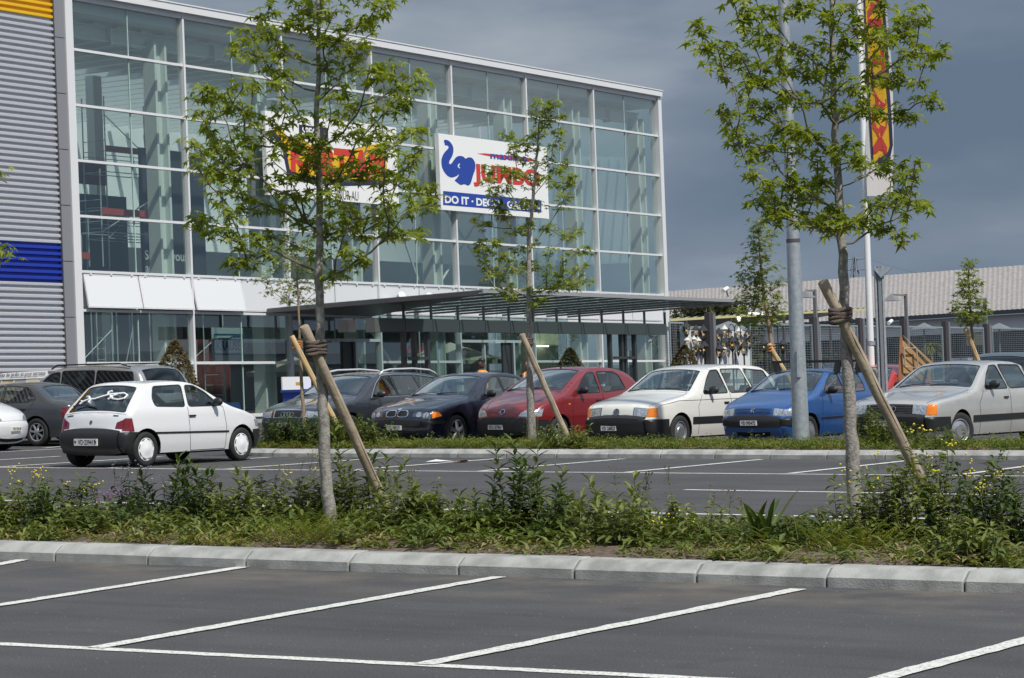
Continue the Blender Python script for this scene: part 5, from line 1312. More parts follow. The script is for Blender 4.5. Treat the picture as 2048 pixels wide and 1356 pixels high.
def lean_box(xc, hw, y0, y1, z0, z1, th):
    """box leaning back: bottom at y0, top at y1"""
    V = [(xc+a*hw, (y0 if k == 0 else y1)+b*th/2, z0 if k == 0 else z1) for a in (-1, 1) for b in (-1, 1) for k in (0, 1)]
    return V, [(0, 1, 3, 2), (4, 6, 7, 5), (0, 4, 5, 1), (2, 3, 7, 6), (0, 2, 6, 4), (1, 5, 7, 3)]
def place(px, py, lat, front=True):
    """world point of the nose corner seen at a ground pixel"""
    return G(px, py)
def ring_badge(car, root, x, p, r, name, mt, tube=.004, off=.012, n=18, sx=1.):
    o, ex, es, nn = car.frame_at(x, p, off); mb = MB(); mb.tube([o+ex*r*sx*math.cos(a)+es*r*math.sin(a) for a in np.linspace(0, 2*math.pi, n)], tube, 5); return mesh(name, mb, mt, root)
def disc_badge(car, root, x, p, r, name, mt, off=.008, n=16):
    o, ex, es, nn = car.frame_at(x, p, off); return mesh(name, ([o+ex*r*math.cos(a)+es*r*math.sin(a) for a in np.linspace(0, 2*math.pi, n+1)[:-1]], [tuple(range(n))]), mt, root)
def stroke_badge(car, root, x, p, strokes, sc, name, mt, off=.012, tube=.004):
    o, ex, es, nn = car.frame_at(x, p, off); mb = MB()
    for st in strokes: mb.tube([o+ex*a*sc+es*b*sc for a, b in st], tube, 5)
    return mesh(name, mb, mt, root)

# ---- colours
P_w106 = carpaint('paint_white', (.74, .75, .76), 0, .32); P_cream = carpaint('paint_cream_white', (.72, .71, .66), 0, .32)
P_red = carpaint('paint_dark_red', (.22, .016, .020), .2, .3); P_navy = carpaint('paint_navy', (.018, .022, .045), .4, .28); P_dgrey = carpaint('paint_dark_grey', (.045, .052, .062), .5, .3)
P_blue = carpaint('paint_blue', (.022, .090, .28), .2, .32); P_silv = carpaint('paint_silver', (.47, .465, .45), .3, .34, dirt=(3, (.51, .505, .485), .4, .6)); P_mgrey = carpaint('paint_mid_grey', (.085, .094, .105), .5, .32)
P_vandk = carpaint('paint_van_champagne', (.36, .36, .35), .6, .33); P_grn = carpaint('paint_grey_green', (.09, .12, .115), .5, .33)

# ---------------- small hatchback (white, seen from behind; blue, seen from the front)
def spec106(**k):
    d = dict(name='parked_car', W=1.60, belt=.93, tum=.40, wheels=(.66, 3.05, .285), rim='cap', r=.05, taper=(.8, .12, .6, .05),
     prof=[(.10, .24), (.03, .34), (.0, .52), (.035, .555), (.075, .70), (.22, .765), (.55, .86), (.93, .945), (1.34, 1.17), (1.66, 1.335), (2.05, 1.375), (2.65, 1.36), (2.93, 1.33), (3.16, 1.10), (3.36, .90), (3.42, .84), (3.475, .60), (3.53, .575), (3.565, .50), (3.55, .33), (3.47, .25)],
     c={2: .3, 3: .3, 4: .4, 12: .4, 16: .25, 17: .3}, ws=(7.15, 8.92), rw=(12.25, 14.25), rwm=.05,
     scale=1.035, win=[[(1.22, .965), (1.98, .965), (1.93, 1.295), (1.72, 1.285), (1.5, 1.18)], [(2.09, .965), (2.78, .985), (2.80, 1.10), (2.70, 1.285), (2.04, 1.30)]],
     sreg=[('front_bumper', [(-.2, 0), (.42, 0), (.33, .53), (-.2, .54)], .018), ('rear_bumper', [(3.8, 0), (2.9, 0), (3.06, .2), (3.33, .40), (3.22, .57), (3.8, .58)], .018), ('rear_bumper', [(3.8, .0), (3.13, .1), (3.30, .3), (3.36, .575), (3.8, .575)], .018),
           ('rub_strip', [(1.02, .50), (3.28, .535), (3.28, .565), (1.02, .53)], .008), ('tail_light', [(3.33, .585), (3.7, .585), (3.7, .81), (3.36, .79)], .006), ('headlight', [(-.1, .57), (.24, .58), (.27, .70), (-.1, .69)], .004)],
     treg=[('headlight', (.40, .86, 3.15, 4.0), .004, True), ('tail_light', [(.50, 15.95), (.9, 15.98), (.9, 15.08), (.66, 15.22), (.52, 15.5)], .006, True), ('air_intake', (-.34, .34, .25, .85), -.01, False)],
     bands=[('front_bumper', (0, 2.6), .018), ('rear_bumper', (16.75, 99), .018)],
     seams=[[(1.13, .93), (1.08, .60), (1.10, .23)], [(2.03, .95), (2.02, .55), (1.98, .23)], [(1.10, .23), (1.98, .23)], [(1.13, .93), (1.20, .955)]],
     tseams=[[(-.70, 14.65), (.70, 14.65)], [(-.66, 7.0), (.66, 7.0)], [(.62, 4.3), (.66, 7.0)]],
     handles=[(1.94, .80)], mirror=(1.36, .98), sill=.215)
    d.update(k); return d
c1 = Car(spec106(paint=P_w106, rimmat=M_white, plate=('VD·239415', (-.0, 18.45), True)))
root = c1.build((-27.36, 35.36, 0), math.pi-.04, 'white three-door hatchback with a white lizard sticker on its rear window')
# lizard sticker on the rear glass
liz = [[(-.42, -.10), (-.30, -.02), (-.18, -.03), (-.04, .05), (.10, .12), (.22, .14)], [(.22, .14), (.34, .17), (.42, .12), (.40, .02), (.30, -.04), (.18, -.02), (.14, .06), (.22, .12)], [(-.30, -.02), (-.34, .06), (-.40, .07)], [(-.26, -.03), (-.28, -.12), (-.22, -.16)], [(.04, .10), (.02, .18), (.08, .22)], [(.10, .08), (.14, .0), (.10, -.04)], [(-.42, -.10), (-.47, -.06)], [(-.42, -.10), (-.46, -.16)]]
mb = MB()
for s_ in liz:
    X_ = np.array([-a*1.05-.02 for a, b in s_]); P_ = np.array([13.12-b*2.3 for a, b in s_]); Q_ = c1.top(np.array([x/c1.w_at(p) for x, p in zip(X_, P_)]), np.array([np.interp(p, c1.ps, c1.arc) for p in P_]), .006)[0]; mb.tube(list(Q_), .019, 5)
mesh('lizard_sticker', mb, M_white, root)
o_, ex_, es_, nn_ = c1.frame_at(.05, 14.0, .014)
mesh('rear_wiper', MB().tube([o_-ex_*.05-es_*.0, o_+ex_*.25-es_*.07, o_+ex_*.48-es_*.04], .011, 5), M_black, root)
disc_badge(c1, root, 0, 15.5, .03, 'badge', M_dkgrey, .010)
for x, wd in ((.52, .16), (-.48, .10)):
    o_, ex_, es_, nn_ = c1.frame_at(x, 14.95, .006); mesh('name_badge', MB().quad(o_-ex_*wd/2-es_*.01, o_+ex_*wd/2-es_*.01, o_+ex_*wd/2+es_*.01, o_-ex_*wd/2+es_*.01), M_dkgrey, root)
c2 = Car(spec106(scale=1.03, paint=P_blue, rimmat=M_silver, plate=('VD·395472', (-.05, 1.75), False), mats={'front_bumper': M_black},
     prof=[(.10, .22), (.03, .34), (.0, .52), (.035, .555), (.075, .70), (.22, .765), (.55, .86), (.93, .945), (1.34, 1.17), (1.66, 1.335), (2.05, 1.375), (2.65, 1.36), (2.93, 1.33), (3.16, 1.10), (3.36, .90), (3.42, .84), (3.475, .60), (3.53, .575), (3.565, .50), (3.55, .33), (3.47, .25)]))
c2.sp['bands'] = [('skirt', (0, 1.3), .016), ('front_bumper', (1.3, 2.6), .018), ('rear_bumper', (16.75, 99), .018)]
c2.sp['sreg'] = [('front_bumper', [(-.2, .40), (.38, .42), (.33, .53), (-.2, .54)], .018)]+c2.sp['sreg'][1:]
rb = c2.build((-19.45, 40.45, 0), -.085, 'blue hatchback with black roof bars, partly hidden by the lamp post')
for k in range(4):
    o_, ex_, es_, nn_ = c2.frame_at(0, 3.35+.16*k, .003); mesh('grille_slat', MB().tube([o_-ex_*.36, o_+ex_*.36], .004, 4), M_black, rb)
stroke_badge(c2, rb, 0, 3.7, [[(-.02, -.045), (-.03, 0), (-.01, .045), (.02, .03), (.0, 0), (.02, -.045)], [(-.03, .0), (.03, .02)]], 1.1, 'badge', M_chrome, .01, .007)
for y in (1.95, 2.75):
    rr_ = MB().box(-.72, .72, y-.035, y+.035, 1.50, 1.545); mesh('roof_bar', rr_, M_black, rb)
    for sg in (-1, 1): mesh('roof_bar_foot', MB().add([(sg*.64, y-.06, 1.30), (sg*.64, y+.06, 1.30), (sg*.70, y+.04, 1.50), (sg*.70, y-.04, 1.50), (sg*.57, y-.06, 1.36), (sg*.57, y+.06, 1.36), (sg*.60, y+.04, 1.50), (sg*.60, y-.04, 1.50)], [(0, 1, 2, 3), (4, 7, 6, 5), (0, 3, 7, 4), (1, 5, 6, 2)]), M_black, rb)

# ---------------- Audi-like estate (dark blue grey, four rings)
def spec_estate(**k):
    d = dict(name='parked_car', W=1.81, belt=.92, tum=.42, wheels=(.90, 3.66, .315), rim='seven', r=.06, taper=(1.1, .17, .6, .08),
     prof=[(.14, .20), (.04, .30), (.0, .50), (.02, .57), (.06, .72), (.20, .78), (.75, .88), (1.22, .96), (1.62, 1.18), (2.02, 1.385), (2.5, 1.45), (3.3, 1.455), (4.1, 1.40), (4.45, 1.18), (4.62, .95), (4.70, .80), (4.76, .60), (4.80, .50), (4.78, .30), (4.70, .22)],
     c={4: .35}, ws=(7.15, 8.93), rw=(12.15, 13.9),
     win=[[(1.66, .97), (2.50, .99), (2.47, 1.385), (2.22, 1.36), (1.95, 1.22)], [(2.57, .99), (3.42, 1.0), (3.28, 1.385), (2.54, 1.39)], [(3.50, 1.005), (4.12, 1.05), (3.98, 1.33), (3.37, 1.38)]],
     sreg=[('front_bumper', [(-.2, 0), (.5, 0), (.44, .54), (-.2, .55)], .01), ('rear_bumper', [(4.9, 0), (4.2, 0), (4.3, .5), (4.9, .52)], .01), ('headlight', [(-.1, .60), (.24, .60), (.26, .72), (-.1, .72)], .003), ('tail_light', [(4.55, .62), (4.9, .62), (4.9, .86), (4.55, .86)], .004), ('rub_strip', [(1.3, .47), (3.2, .48), (3.2, .53), (1.3, .52)], .008)],
     treg=[('headlight', (.42, .95, 3.12, 3.98), .003, True), ('grille', (-.33, .33, 3.08, 3.96), .004, False), ('frame', (-.36, .36, 3.0, 4.06), .010, False), ('air_intake', (-.5, .5, .5, 1.1), -.01, False), ('tail_light', (.45, .9, 14.4, 15.5), .004, True)],
     bands=[('front_bumper', (0, 2.75), .01), ('rear_bumper', (16, 99), .01)],
     seams=[[(1.56, .95), (1.42, .7), (1.42, .25)], [(2.535, 1.40), (2.53, .95), (2.50, .24)], [(3.46, 1.39), (3.52, .98), (3.45, .7), (3.28, .5)], [(1.42, .25), (2.50, .24)]],
     tseams=[[(.60, 4.2), (.72, 6.9)], [(-.7, 6.95), (.7, 6.95)]], handles=[(2.36, .82), (3.32, .83)], mirror=(1.82, .99), sill=.21, mats={'front_bumper': None})
    d.update(k); return d
ce = Car(spec_estate(paint=P_dgrey, plate=('VD·261953', (-.05, 1.9), False), mats={'front_bumper': mat('bumper_dark_blue_grey', (.025, .028, .034), .35, coat=.5), 'rear_bumper': P_dgrey}, mirmat=P_dgrey, handmat=P_dgrey))
re_ = ce.build((-29.78, 40.35, 0), -.03, 'dark blue-grey estate car with silver roof rails and a four-ring badge')
for k in range(4): ring_badge(ce, re_, -.105+.07*k, 3.5, .047, 'ring_badge', M_chrome, .007, .016)
for sg in (-1, 1):
    P = [(sg*(float(ce.base(y, 1.30))-.03), y, z) for y, z in ((2.12, 1.40), (2.25, 1.485), (2.5, 1.515), (3.3, 1.525), (3.9, 1.49), (4.1, 1.43), (4.2, 1.37))]
    mesh('roof_rail', MB().tube(P, .022, 8), mat('rail_silver', (.70, .71, .73), .3, .4), re_, smooth=180)
    P3 = [(1.60, .955), (1.90, 1.235), (2.20, 1.395), (2.6, 1.415), (3.3, 1.41), (4.0, 1.345)]; Q = ce.side(np.array(P3)); mesh('window_trim', MB().tube([q*[sg, 1, 1]+[sg*.004, 0, 0] for q in Q], .009, 5), M_chrome, re_)
    P3 = [(1.60, .955), (2.5, .965), (3.5, .975), (4.15, 1.02)]; Q = ce.side(np.array(P3)); mesh('window_trim', MB().tube([q*[sg, 1, 1]+[sg*.004, 0, 0] for q in Q], .009, 5), M_chrome, re_)
# ---------------- saloon with kidney grille (near black)
def spec_saloon(**k):
    d = dict(name='parked_car', W=1.74, belt=.90, tum=.46, wheels=(.80, 3.52, .315), rim='five', r=.06, rimr=.72, taper=(1.1, .17, .8, .10),
     prof=[(.14, .20), (.04, .28), (.0, .50), (.03, .57), (.08, .69), (.22, .76), (.8, .87), (1.30, .94), (1.70, 1.16), (2.08, 1.35), (2.5, 1.41), (3.0, 1.40), (3.35, 1.33), (3.72, 1.10), (3.92, 1.0), (4.2, .98), (4.36, .95), (4.40, .75), (4.46, .55), (4.44, .30), (4.36, .22)],
     c={4: .35}, ws=(7.15, 8.93), rw=(12.1, 13.6),
     win=[[(1.72, .955), (2.48, .975), (2.44, 1.335), (2.22, 1.32), (2.0, 1.20)], [(2.55, .975), (3.22, .99), (3.42, 1.06), (3.12, 1.30), (2.50, 1.345)]],
     sreg=[('front_bumper', [(-.2, .46), (.42, .47), (.42, .53), (-.2, .53)], .014), ('smoked_lens', [(-.1, .575), (.14, .575), (.16, .70), (-.1, .70)], .003), ('indicator', [(.14, .575), (.36, .62), (.30, .70), (.16, .70)], .003), ('tail_light', [(4.2, .64), (4.6, .62), (4.6, .84), (4.2, .86)], .004), ('rub_strip', [(1.25, .47), (3.05, .48), (3.05, .52), (1.25, .51)], .006)],
     treg=[('smoked_lens', [(.36, 3.2), (.95, 3.2), (.95, 4.0), (.44, 3.95), (.36, 3.7)], .003, True), ('grille', [(.035, 3.25), (.07, 3.1), (.20, 3.1), (.24, 3.3), (.235, 3.75), (.19, 3.95), (.06, 3.95), (.03, 3.75)], .010, True), ('kidney_rim', [(.015, 3.2), (.06, 3.0), (.21, 3.0), (.262, 3.25), (.258, 3.8), (.20, 4.06), (.05, 4.06), (.012, 3.8)], .014, True), ('air_intake', (-.45, .45, .5, 1.15), -.01, False), ('tail_light', (.45, .9, 16.1, 17.1), .004, True)],
     bands=[('front_bumper', (1.75, 2.45), .014)],
     seams=[[(1.66, .93), (1.50, .7), (1.50, .25)], [(2.515, 1.35), (2.52, .95), (2.50, .24)], [(3.44, 1.06), (3.30, .75), (3.10, .5)]], tseams=[[(.42, 4.2), (.70, 6.9)], [(-.7, 6.95), (.7, 6.95)]],
     handles=[(2.34, .80), (3.15, .82)], mirror=(1.86, .98), sill=.20)
    d.update(k); return d
cb = Car(spec_saloon(paint=P_navy, plate=('VD 189271', (-.02, 1.65), False), mats={'rub_strip': P_navy}))
rbm = cb.build((-26.93, 40.05, 0), -.05, 'near-black saloon with twin oval kidney grilles and star wheels')
disc_badge(cb, rbm, 0, 4.25, .042, 'badge', M_chrome, .006)
for sg in (-1, 1):
    for x in (.48, .62): disc_badge(cb, rbm, sg*x, 3.62, .055, 'headlight', M_lens, .005)
# ---------------- five-door red hatchback
def spec_punto(**k):
    d = dict(name='parked_car', W=1.66, belt=.95, tum=.36, wheels=(.72, 3.18, .29), rim='five', r=.07, taper=(1.0, .17, .6, .07),
     prof=[(.14, .20), (.04, .28), (.0, .52), (.035, .57), (.09, .72), (.30, .83), (.62, .94), (.95, 1.03), (1.38, 1.26), (1.80, 1.44), (2.2, 1.49), (2.8, 1.47), (3.25, 1.38), (3.55, 1.15), (3.68, .95), (3.74, .75), (3.78, .58), (3.82, .52), (3.82, .3), (3.74, .22)],
     c={4: .4}, ws=(7.1, 8.93), rw=(12.15, 13.8),
     win=[[(1.30, 1.01), (2.08, 1.02), (2.04, 1.385), (1.82, 1.37), (1.60, 1.24)], [(2.20, 1.02), (2.98, 1.07), (2.86, 1.33), (2.70, 1.385), (2.15, 1.395)]],
     sreg=[('front_bumper', [(-.2, 0), (.46, 0), (.40, .54), (-.2, .56)], .016), ('rear_bumper', [(4, 0), (3.35, 0), (3.42, .54), (4, .56)], .012), ('headlight', [(-.1, .585), (.24, .60), (.30, .74), (-.1, .73)], .003), ('side_indicator', [(.98, .80), (1.04, .80), (1.04, .825), (.98, .825)], .005), ('tail_light', [(3.5, .8), (3.8, .8), (3.8, 1.2), (3.45, 1.25)], .003)],
     treg=[('headlight', [(.36, 3.1), (.9, 3.1), (.9, 4.05), (.5, 3.98), (.40, 3.6)], .003, True), ('air_intake', (-.42, .42, .3, .9), -.01, False)],
     bands=[('front_bumper', (0, 2.72), .016), ('rear_bumper', (16.4, 99), .012)],
     seams=[[(1.22, .98), (1.10, .75), (1.12, .26)], [(2.14, 1.40), (2.14, 1.0), (2.12, .25)], [(3.02, 1.06), (2.96, .75), (2.80, .5)]], tseams=[[(.45, 4.2), (.66, 6.9)], [(-.66, 6.95), (.66, 6.95)], [(-.36, 3.05), (-.2, 3.0), (.36, 3.05)]],
     handles=[(1.96, .86), (2.86, .90)], mirror=(1.40, 1.03), sill=.22)
    d.update(k); return d
cpn = Car(spec_punto(paint=P_red, plate=('VD·137961', (-.12, 1.6), False)))
rpn = cpn.build((-24.58, 40.15, 0), -.095, 'dark red five-door hatchback with black bumper behind the slim tree')
disc_badge(cpn, rpn, 0, 3.62, .05, 'badge', mat('badge_blue', (.03, .06, .2), .3), .006); ring_badge(cpn, rpn, 0, 3.62, .052, 'badge_ring', M_chrome, .006, .01)
mesh('antenna_base', MB().ico((.0, 1.88, 1.49), .02, (1, 1, 1.2), 8, 6), M_black, rpn)
# ---------------- white estate (round badge, no grille)
def spec_wagon(**k):
    d = dict(name='parked_car', W=1.71, belt=.93, tum=.42, wheels=(.85, 3.47, .30), rim='disc', r=.05, taper=(.9, .13, .5, .05),
     prof=[(.16, .20), (.05, .28), (.0, .54), (.06, .56), (.12, .76), (.24, .805), (.80, .90), (1.30, .975), (1.66, 1.20), (1.98, 1.395), (2.4, 1.47), (3.2, 1.49), (4.05, 1.45), (4.36, 1.2), (4.48, .95), (4.50, .75), (4.52, .58), (4.57, .54), (4.57, .32), (4.48, .22)],
     c={2: .25, 3: .25, 4: .35, 12: .35}, ws=(7.15, 8.93), rw=(12.12, 13.9),
     win=[[(1.66, .975), (2.48, .985), (2.40, 1.39), (2.15, 1.38), (1.95, 1.24)], [(2.58, .985), (3.36, .99), (3.20, 1.40), (2.50, 1.40)], [(3.44, .995), (4.20, 1.01), (4.02, 1.36), (3.30, 1.40)]],
     sreg=[('front_bumper', [(-.2, 0), (.50, 0), (.46, .545), (-.2, .545)], .03), ('rear_bumper', [(4.8, 0), (4.1, 0), (4.2, .54), (4.8, .54)], .02), ('indicator', [(-.1, .585), (.22, .585), (.22, .745), (-.1, .745)], .003), ('rub_strip', [(1.22, .44), (3.06, .44), (3.06, .56), (1.22, .56)], .014), ('tail_light', [(4.3, .62), (4.7, .62), (4.7, .86), (4.3, .86)], .003)],
     treg=[('headlight', (.36, .63, 3.12, 3.86), .003, True), ('indicator', (.63, .95, 3.12, 3.86), .003, True), ('seal', (.345, .95, 3.07, 3.91), .001, True)],
     bands=[('front_bumper', (0, 2.75), .03), ('rear_bumper', (16.3, 99), .02)],
     seams=[[(1.60, .96), (1.42, .75), (1.42, .24)], [(2.53, 1.40), (2.54, .95), (2.52, .24)], [(3.40, 1.40), (3.42, .95), (3.30, .7), (3.10, .48)], [(.3, .79), (.8, .86), (1.42, .86), (3.9, .87)]], tseams=[[(.62, 4.2), (.70, 6.9)], [(-.7, 6.95), (.7, 6.95)]],
     handles=[(2.36, .80), (3.24, .81)], mirror=(1.86, 1.0), sill=.21)
    d.update(k); return d
cw = Car(spec_wagon(paint=P_cream, plate=('VD 26823', (-.12, 1.5), False), rimmat=M_silver))
rw_ = cw.build((-21.95, 39.85, 0), -.105, 'cream white estate car with black bumper and round badge')
ring_badge(cw, rw_, 0, 3.48, .062, 'badge', M_chrome, .006, .010); disc_badge(cw, rw_, 0, 3.48, .058, 'badge', M_dkgrey, .004)
stroke_badge(cw, rw_, 0, 3.48, [[(-.035, .04), (-.012, -.0), (0, .03), (.012, 0), (.035, .04)], [(-.045, .02), (-.02, -.045), (0, .0), (.02, -.045), (.045, .02)]], 1., 'badge', M_chrome, .011, .004)
mesh('antenna', MB().tube([(.70, 1.22, .965), (.64, 1.62, 1.42)], .004, 4), M_chrome, rw_)
# ---------------- silver old saloon
def spec_100(**k):
    d = dict(name='parked_car', W=1.82, belt=.93, tum=.44, wheels=(.92, 3.60, .305), rim='disc', r=.055, taper=(.9, .11, .7, .08), steer=-.35, zs=1.02,
     prof=[(.18, .20), (.06, .28), (.0, .54), (.05, .565), (.10, .76), (.24, .81), (.9, .89), (1.46, .965), (1.85, 1.19), (2.2, 1.38), (2.6, 1.44), (3.2, 1.44), (3.6, 1.38), (4.1, 1.12), (4.3, 1.0), (4.6, .97), (4.74, .93), (4.78, .7), (4.82, .52), (4.80, .3), (4.7, .22)],
     c={2: .25, 3: .25, 4: .35}, ws=(7.15, 8.95), rw=(12.1, 13.7),
     win=[[(1.84, .985), (2.66, .99), (2.55, 1.37), (2.32, 1.355), (2.1, 1.22)], [(2.75, .99), (3.55, 1.0), (3.42, 1.36), (2.64, 1.375)], [(3.63, 1.0), (3.98, 1.04), (3.66, 1.30), (3.54, 1.34)]],
     sreg=[('front_bumper', [(-.2, .30), (.55, .32), (.5, .55), (-.2, .55)], .03), ('indicator', [(-.1, .585), (.18, .585), (.20, .755), (-.1, .755)], .004), ('rub_strip', [(1.30, .44), (4.6, .46), (4.6, .555), (1.30, .55)], .012), ('tail_light', [(4.5, .62), (4.9, .62), (4.9, .88), (4.5, .88)], .003)],
     treg=[('headlight', (.45, .70, 3.12, 3.9), .003, True), ('indicator', (.70, .95, 3.12, 3.9), .004, True), ('grille', (-.44, .44, 3.12, 3.9), .002, False)],
     bands=[('front_bumper', (.9, 2.8), .03), ('rear_bumper', (17.4, 99), .02)],
     seams=[[(1.76, .97), (1.55, .75), (1.55, .24)], [(2.70, 1.38), (2.70, .95), (2.68, .24)], [(3.60, 1.3), (3.62, .95), (3.50, .7), (3.28, .5)]], tseams=[[(.66, 4.2), (.76, 6.9)], [(-.76, 6.95), (.76, 6.95)]],
     handles=[(2.52, .83), (3.44, .84)], mirror=(2.02, 1.02), sill=.23)
    d.update(k); return d
ca = Car(spec_100(paint=P_silv, plate=('VD·47972', (-.08, 1.75), False)))
ra_ = ca.build((-16.60, 39.90, 0), -.125, 'old silver-beige saloon with orange indicators at the right picture edge')
for k in range(5):
    o_, ex_, es_, nn_ = ca.frame_at(0, 3.22+.14*k, .006); mesh('grille_slat', MB().tube([o_-ex_*.42, o_+ex_*.42], .004, 4), M_dkgrey, ra_)
for k in range(4): ring_badge(ca, ra_, -.10+.066*k, 3.5, .045, 'ring_badge', M_chrome, .007, .02)
# ---------------- left group
gw = G(66, 893)
cg = Car(spec_saloon(paint=P_mgrey, W=1.73, rim='seven', rimr=.66, zs=.965))
cg.build((gw[0]-3.52, gw[1]+.86, 0), -math.pi/2, 'mid grey saloon seen from its rear side at the left edge')
def spec_van(**k):
    d = dict(name='parked_car', W=1.95, belt=1.05, tum=.28, wheels=(.85, 3.85, .33), rim='disc', r=.09, taper=(1.1, .2, .5, .05),
     prof=[(.14, .22), (.04, .30), (.0, .55), (.04, .62), (.12, .80), (.35, .90), (.8, 1.02), (1.1, 1.09), (1.55, 1.40), (1.95, 1.65), (2.4, 1.74), (3.4, 1.755), (4.35, 1.70), (4.58, 1.40), (4.68, 1.08), (4.72, .85), (4.74, .62), (4.80, .56), (4.80, .34), (4.70, .25)],
     ws=(7.15, 8.93), rw=(12.3, 13.95), rwm=.06,
     win=[[(1.5, 1.12), (2.25, 1.13), (2.2, 1.60), (1.95, 1.57), (1.75, 1.40)], [(2.32, 1.13), (3.25, 1.13), (3.2, 1.62), (2.28, 1.62)], [(3.32, 1.13), (4.42, 1.15), (4.28, 1.58), (3.28, 1.62)]],
     sreg=[('front_bumper', [(-.2, 0), (.5, 0), (.46, .6), (-.2, .6)], .02), ('rear_bumper', [(5, 0), (4.3, 0), (4.36, .6), (5, .6)], .02), ('tail_light', [(4.6, .75), (4.9, .75), (4.9, 1.15), (4.6, 1.15)], .003)],
     treg=[('headlight', (.45, .95, 3.1, 4.0), .003, True)], bands=[('front_bumper', (0, 2.8), .02), ('rear_bumper', (16.4, 99), .02)],
     seams=[[(2.28, 1.6), (2.28, .28)], [(3.28, 1.6), (3.28, .28)]], handles=[(2.15, .98)], mirror=(1.6, 1.15), sill=.25)
    d.update(k); return d
M_tintg = M_dark_glass
q = PD(375, 800, 57.2); cv = Car(spec_van(paint=P_vandk, sglass=M_dark_glass, rglass=M_dark_glass, zs=.985))
rv = cv.build((q[0]-4.62, q[1]-.90, 0), -math.pi/2, 'champagne people carrier with blacked-out windows behind the white hatchback')
for sg in (-1, 1): mesh('roof_rail', MB().tube([(sg*.72, 1.9, 1.68), (sg*.74, 2.1, 1.77), (sg*.75, 3.9, 1.78), (sg*.74, 4.2, 1.70)], .018, 6), M_black, rv, smooth=180)
q = G(24, 903); cx_ = Car(spec_punto(paint=P_w106, rim='cap', rimmat=M_white, W=1.62, mats={'front_bumper': P_w106, 'rear_bumper': P_w106}, plate=('VD·25418', (0.0, 1.75), False)))
cx_.build((q[0]-.28, q[1]+.35, 0), 1.72, 'white car of which only the nose shows at the left picture edge')
q = PD(1752, 800, 57.); Car(spec_saloon(paint=carpaint('paint_bright_red', (.42, .03, .03), .2, .3))).build((q[0]-.3, q[1]-1.7, 0), .0, 'red car whose roof shows behind the blue hatchback')
q = PD(1975, 800, 66.); Car(spec_van(paint=P_grn, sglass=M_dark_glass, glass=M_dark_glass, zs=.95)).build((q[0]+.2, q[1]-.9, 0), .1, 'grey-green people carrier whose roof shows above the silver saloon')
# ============================================================ posts, flag, garden centre, warehouse, small things
lp = G(1603, 890, .14); dlp = float((lp-CAM)@(MC@[0, 0, 1]))
r = thing('lamp_post', 'thick galvanised lamp post standing before the blue hatchback', 'lamp post', lp)
a, b = lp, PD(1564, -60, dlp); P = [a+(b-a)*t for t in (0, .001, .42, .44, .44, .99)]
rad = 17/FPX*dlp
mesh('shaft', MB().tube([a, a+(b-a)*.43], [rad, rad*.80], 24), M_galv, r, smooth=60)
mesh('upper_shaft', MB().tube([a+(b-a)*.43, b], [rad*.74, rad*.62], 24), M_galv, r, smooth=60)
mesh('joint_ring', MB().tube([a+(b-a)*.426, a+(b-a)*.434], [rad*.82, rad*.82], 24), M_dkgrey, r)
q = a+(b-a)*.17; tw = unit(CAM-q); mesh('door_hatch', MB().tube([q+tw*rad*.92-[0, 0, .22], q+tw*rad*.90+[0, 0, .22]], .045, 8), M_galv, r)
mesh('base_plate', MB().lathe([(rad*1.5, 0), (rad*1.5, .03), (rad*1.02, .035), (rad*1.0, .10)], 20, c=lp), M_galv, r)
# flagpole
df = 58.; fb = PD(1746, 800, df); ft = PD(1712, -140, df); fb[2] = 0; dv = (ft-fb)
r = thing('flagpole', 'tall white flagpole carrying the vertical yellow and red banner', 'flagpole', fb)
mesh('pole', MB().tube([fb, fb+dv], [.085, .06], 16), M_white, r, smooth=60)
k_ = PD(1742, 686, df); mesh('collar', MB().tube([k_-[0, 0, .05], k_+[0, 0, .05]], [.10, .10], 16), M_galv, r)
fl = thing('banner_flag', 'long vertical banner with red letters on yellow hanging from the flagpole', 'flag', PD(1760, 200, df))
def FL(u, v, d=0):
    """u across 0..1, v picture height (px)"""
    x0 = 1717+(v-0)*.0415; wd = 55+6*math.sin(v*.009)
    return PD(x0+u*wd, v, df+.12*math.sin(u*3.2+v*.012)-.03-d)
def flagpatch(name, u0, u1, v0, v1, d, mt, n=10, m=44, shape=None):
    V = [FL(u0+(u1-u0)*i/n, v0+(v1-v0)*j/m, d) for j in range(m+1) for i in range(n+1)]
    return mesh(name, (V, [(j*(n+1)+i, j*(n+1)+i+1, (j+1)*(n+1)+i+1, (j+1)*(n+1)+i) for j in range(m) for i in range(n)]), mt, fl, smooth=180)
M_flw = mat('flag_cloth_white', (.62, .60, .58), .8)
flagpatch('cloth', .02, 1, -120, 392, 0, M_flw)
def flagpoly(name, pts, d, mt):
    P = [Vector(p) for p in pts]; st = []
    for i in range(len(pts)):
        a, b = np.array(pts[i]), np.array(pts[(i+1) % len(pts)]); k = max(1, int(abs(b[1]-a[1])/14)); st += [tuple(a+(b-a)*j/k) for j in range(k)]
    rr = delaunay_2d_cdt([Vector((p[0], p[1]/400)) for p in st]+[Vector((u, v/400)) for u in (.3, .5, .7, .85) for v in range(-110, 330, 12)], [(i, (i+1) % len(st)) for i in range(len(st))], [], 1, 1e-6)
    mesh(name, ([FL(v.x, v.y*400, d) for v in rr[0]], [tuple(f) for f in rr[2]]), mt, fl)
flagpoly('print_shadow', [(.22, -115), (.90, -115), (.93, 60), (.90, 180), (.98, 290), (.90, 312), (.62, 338), (.22, 322), (.16, 200), (.16, 60)], .012, M_sn)
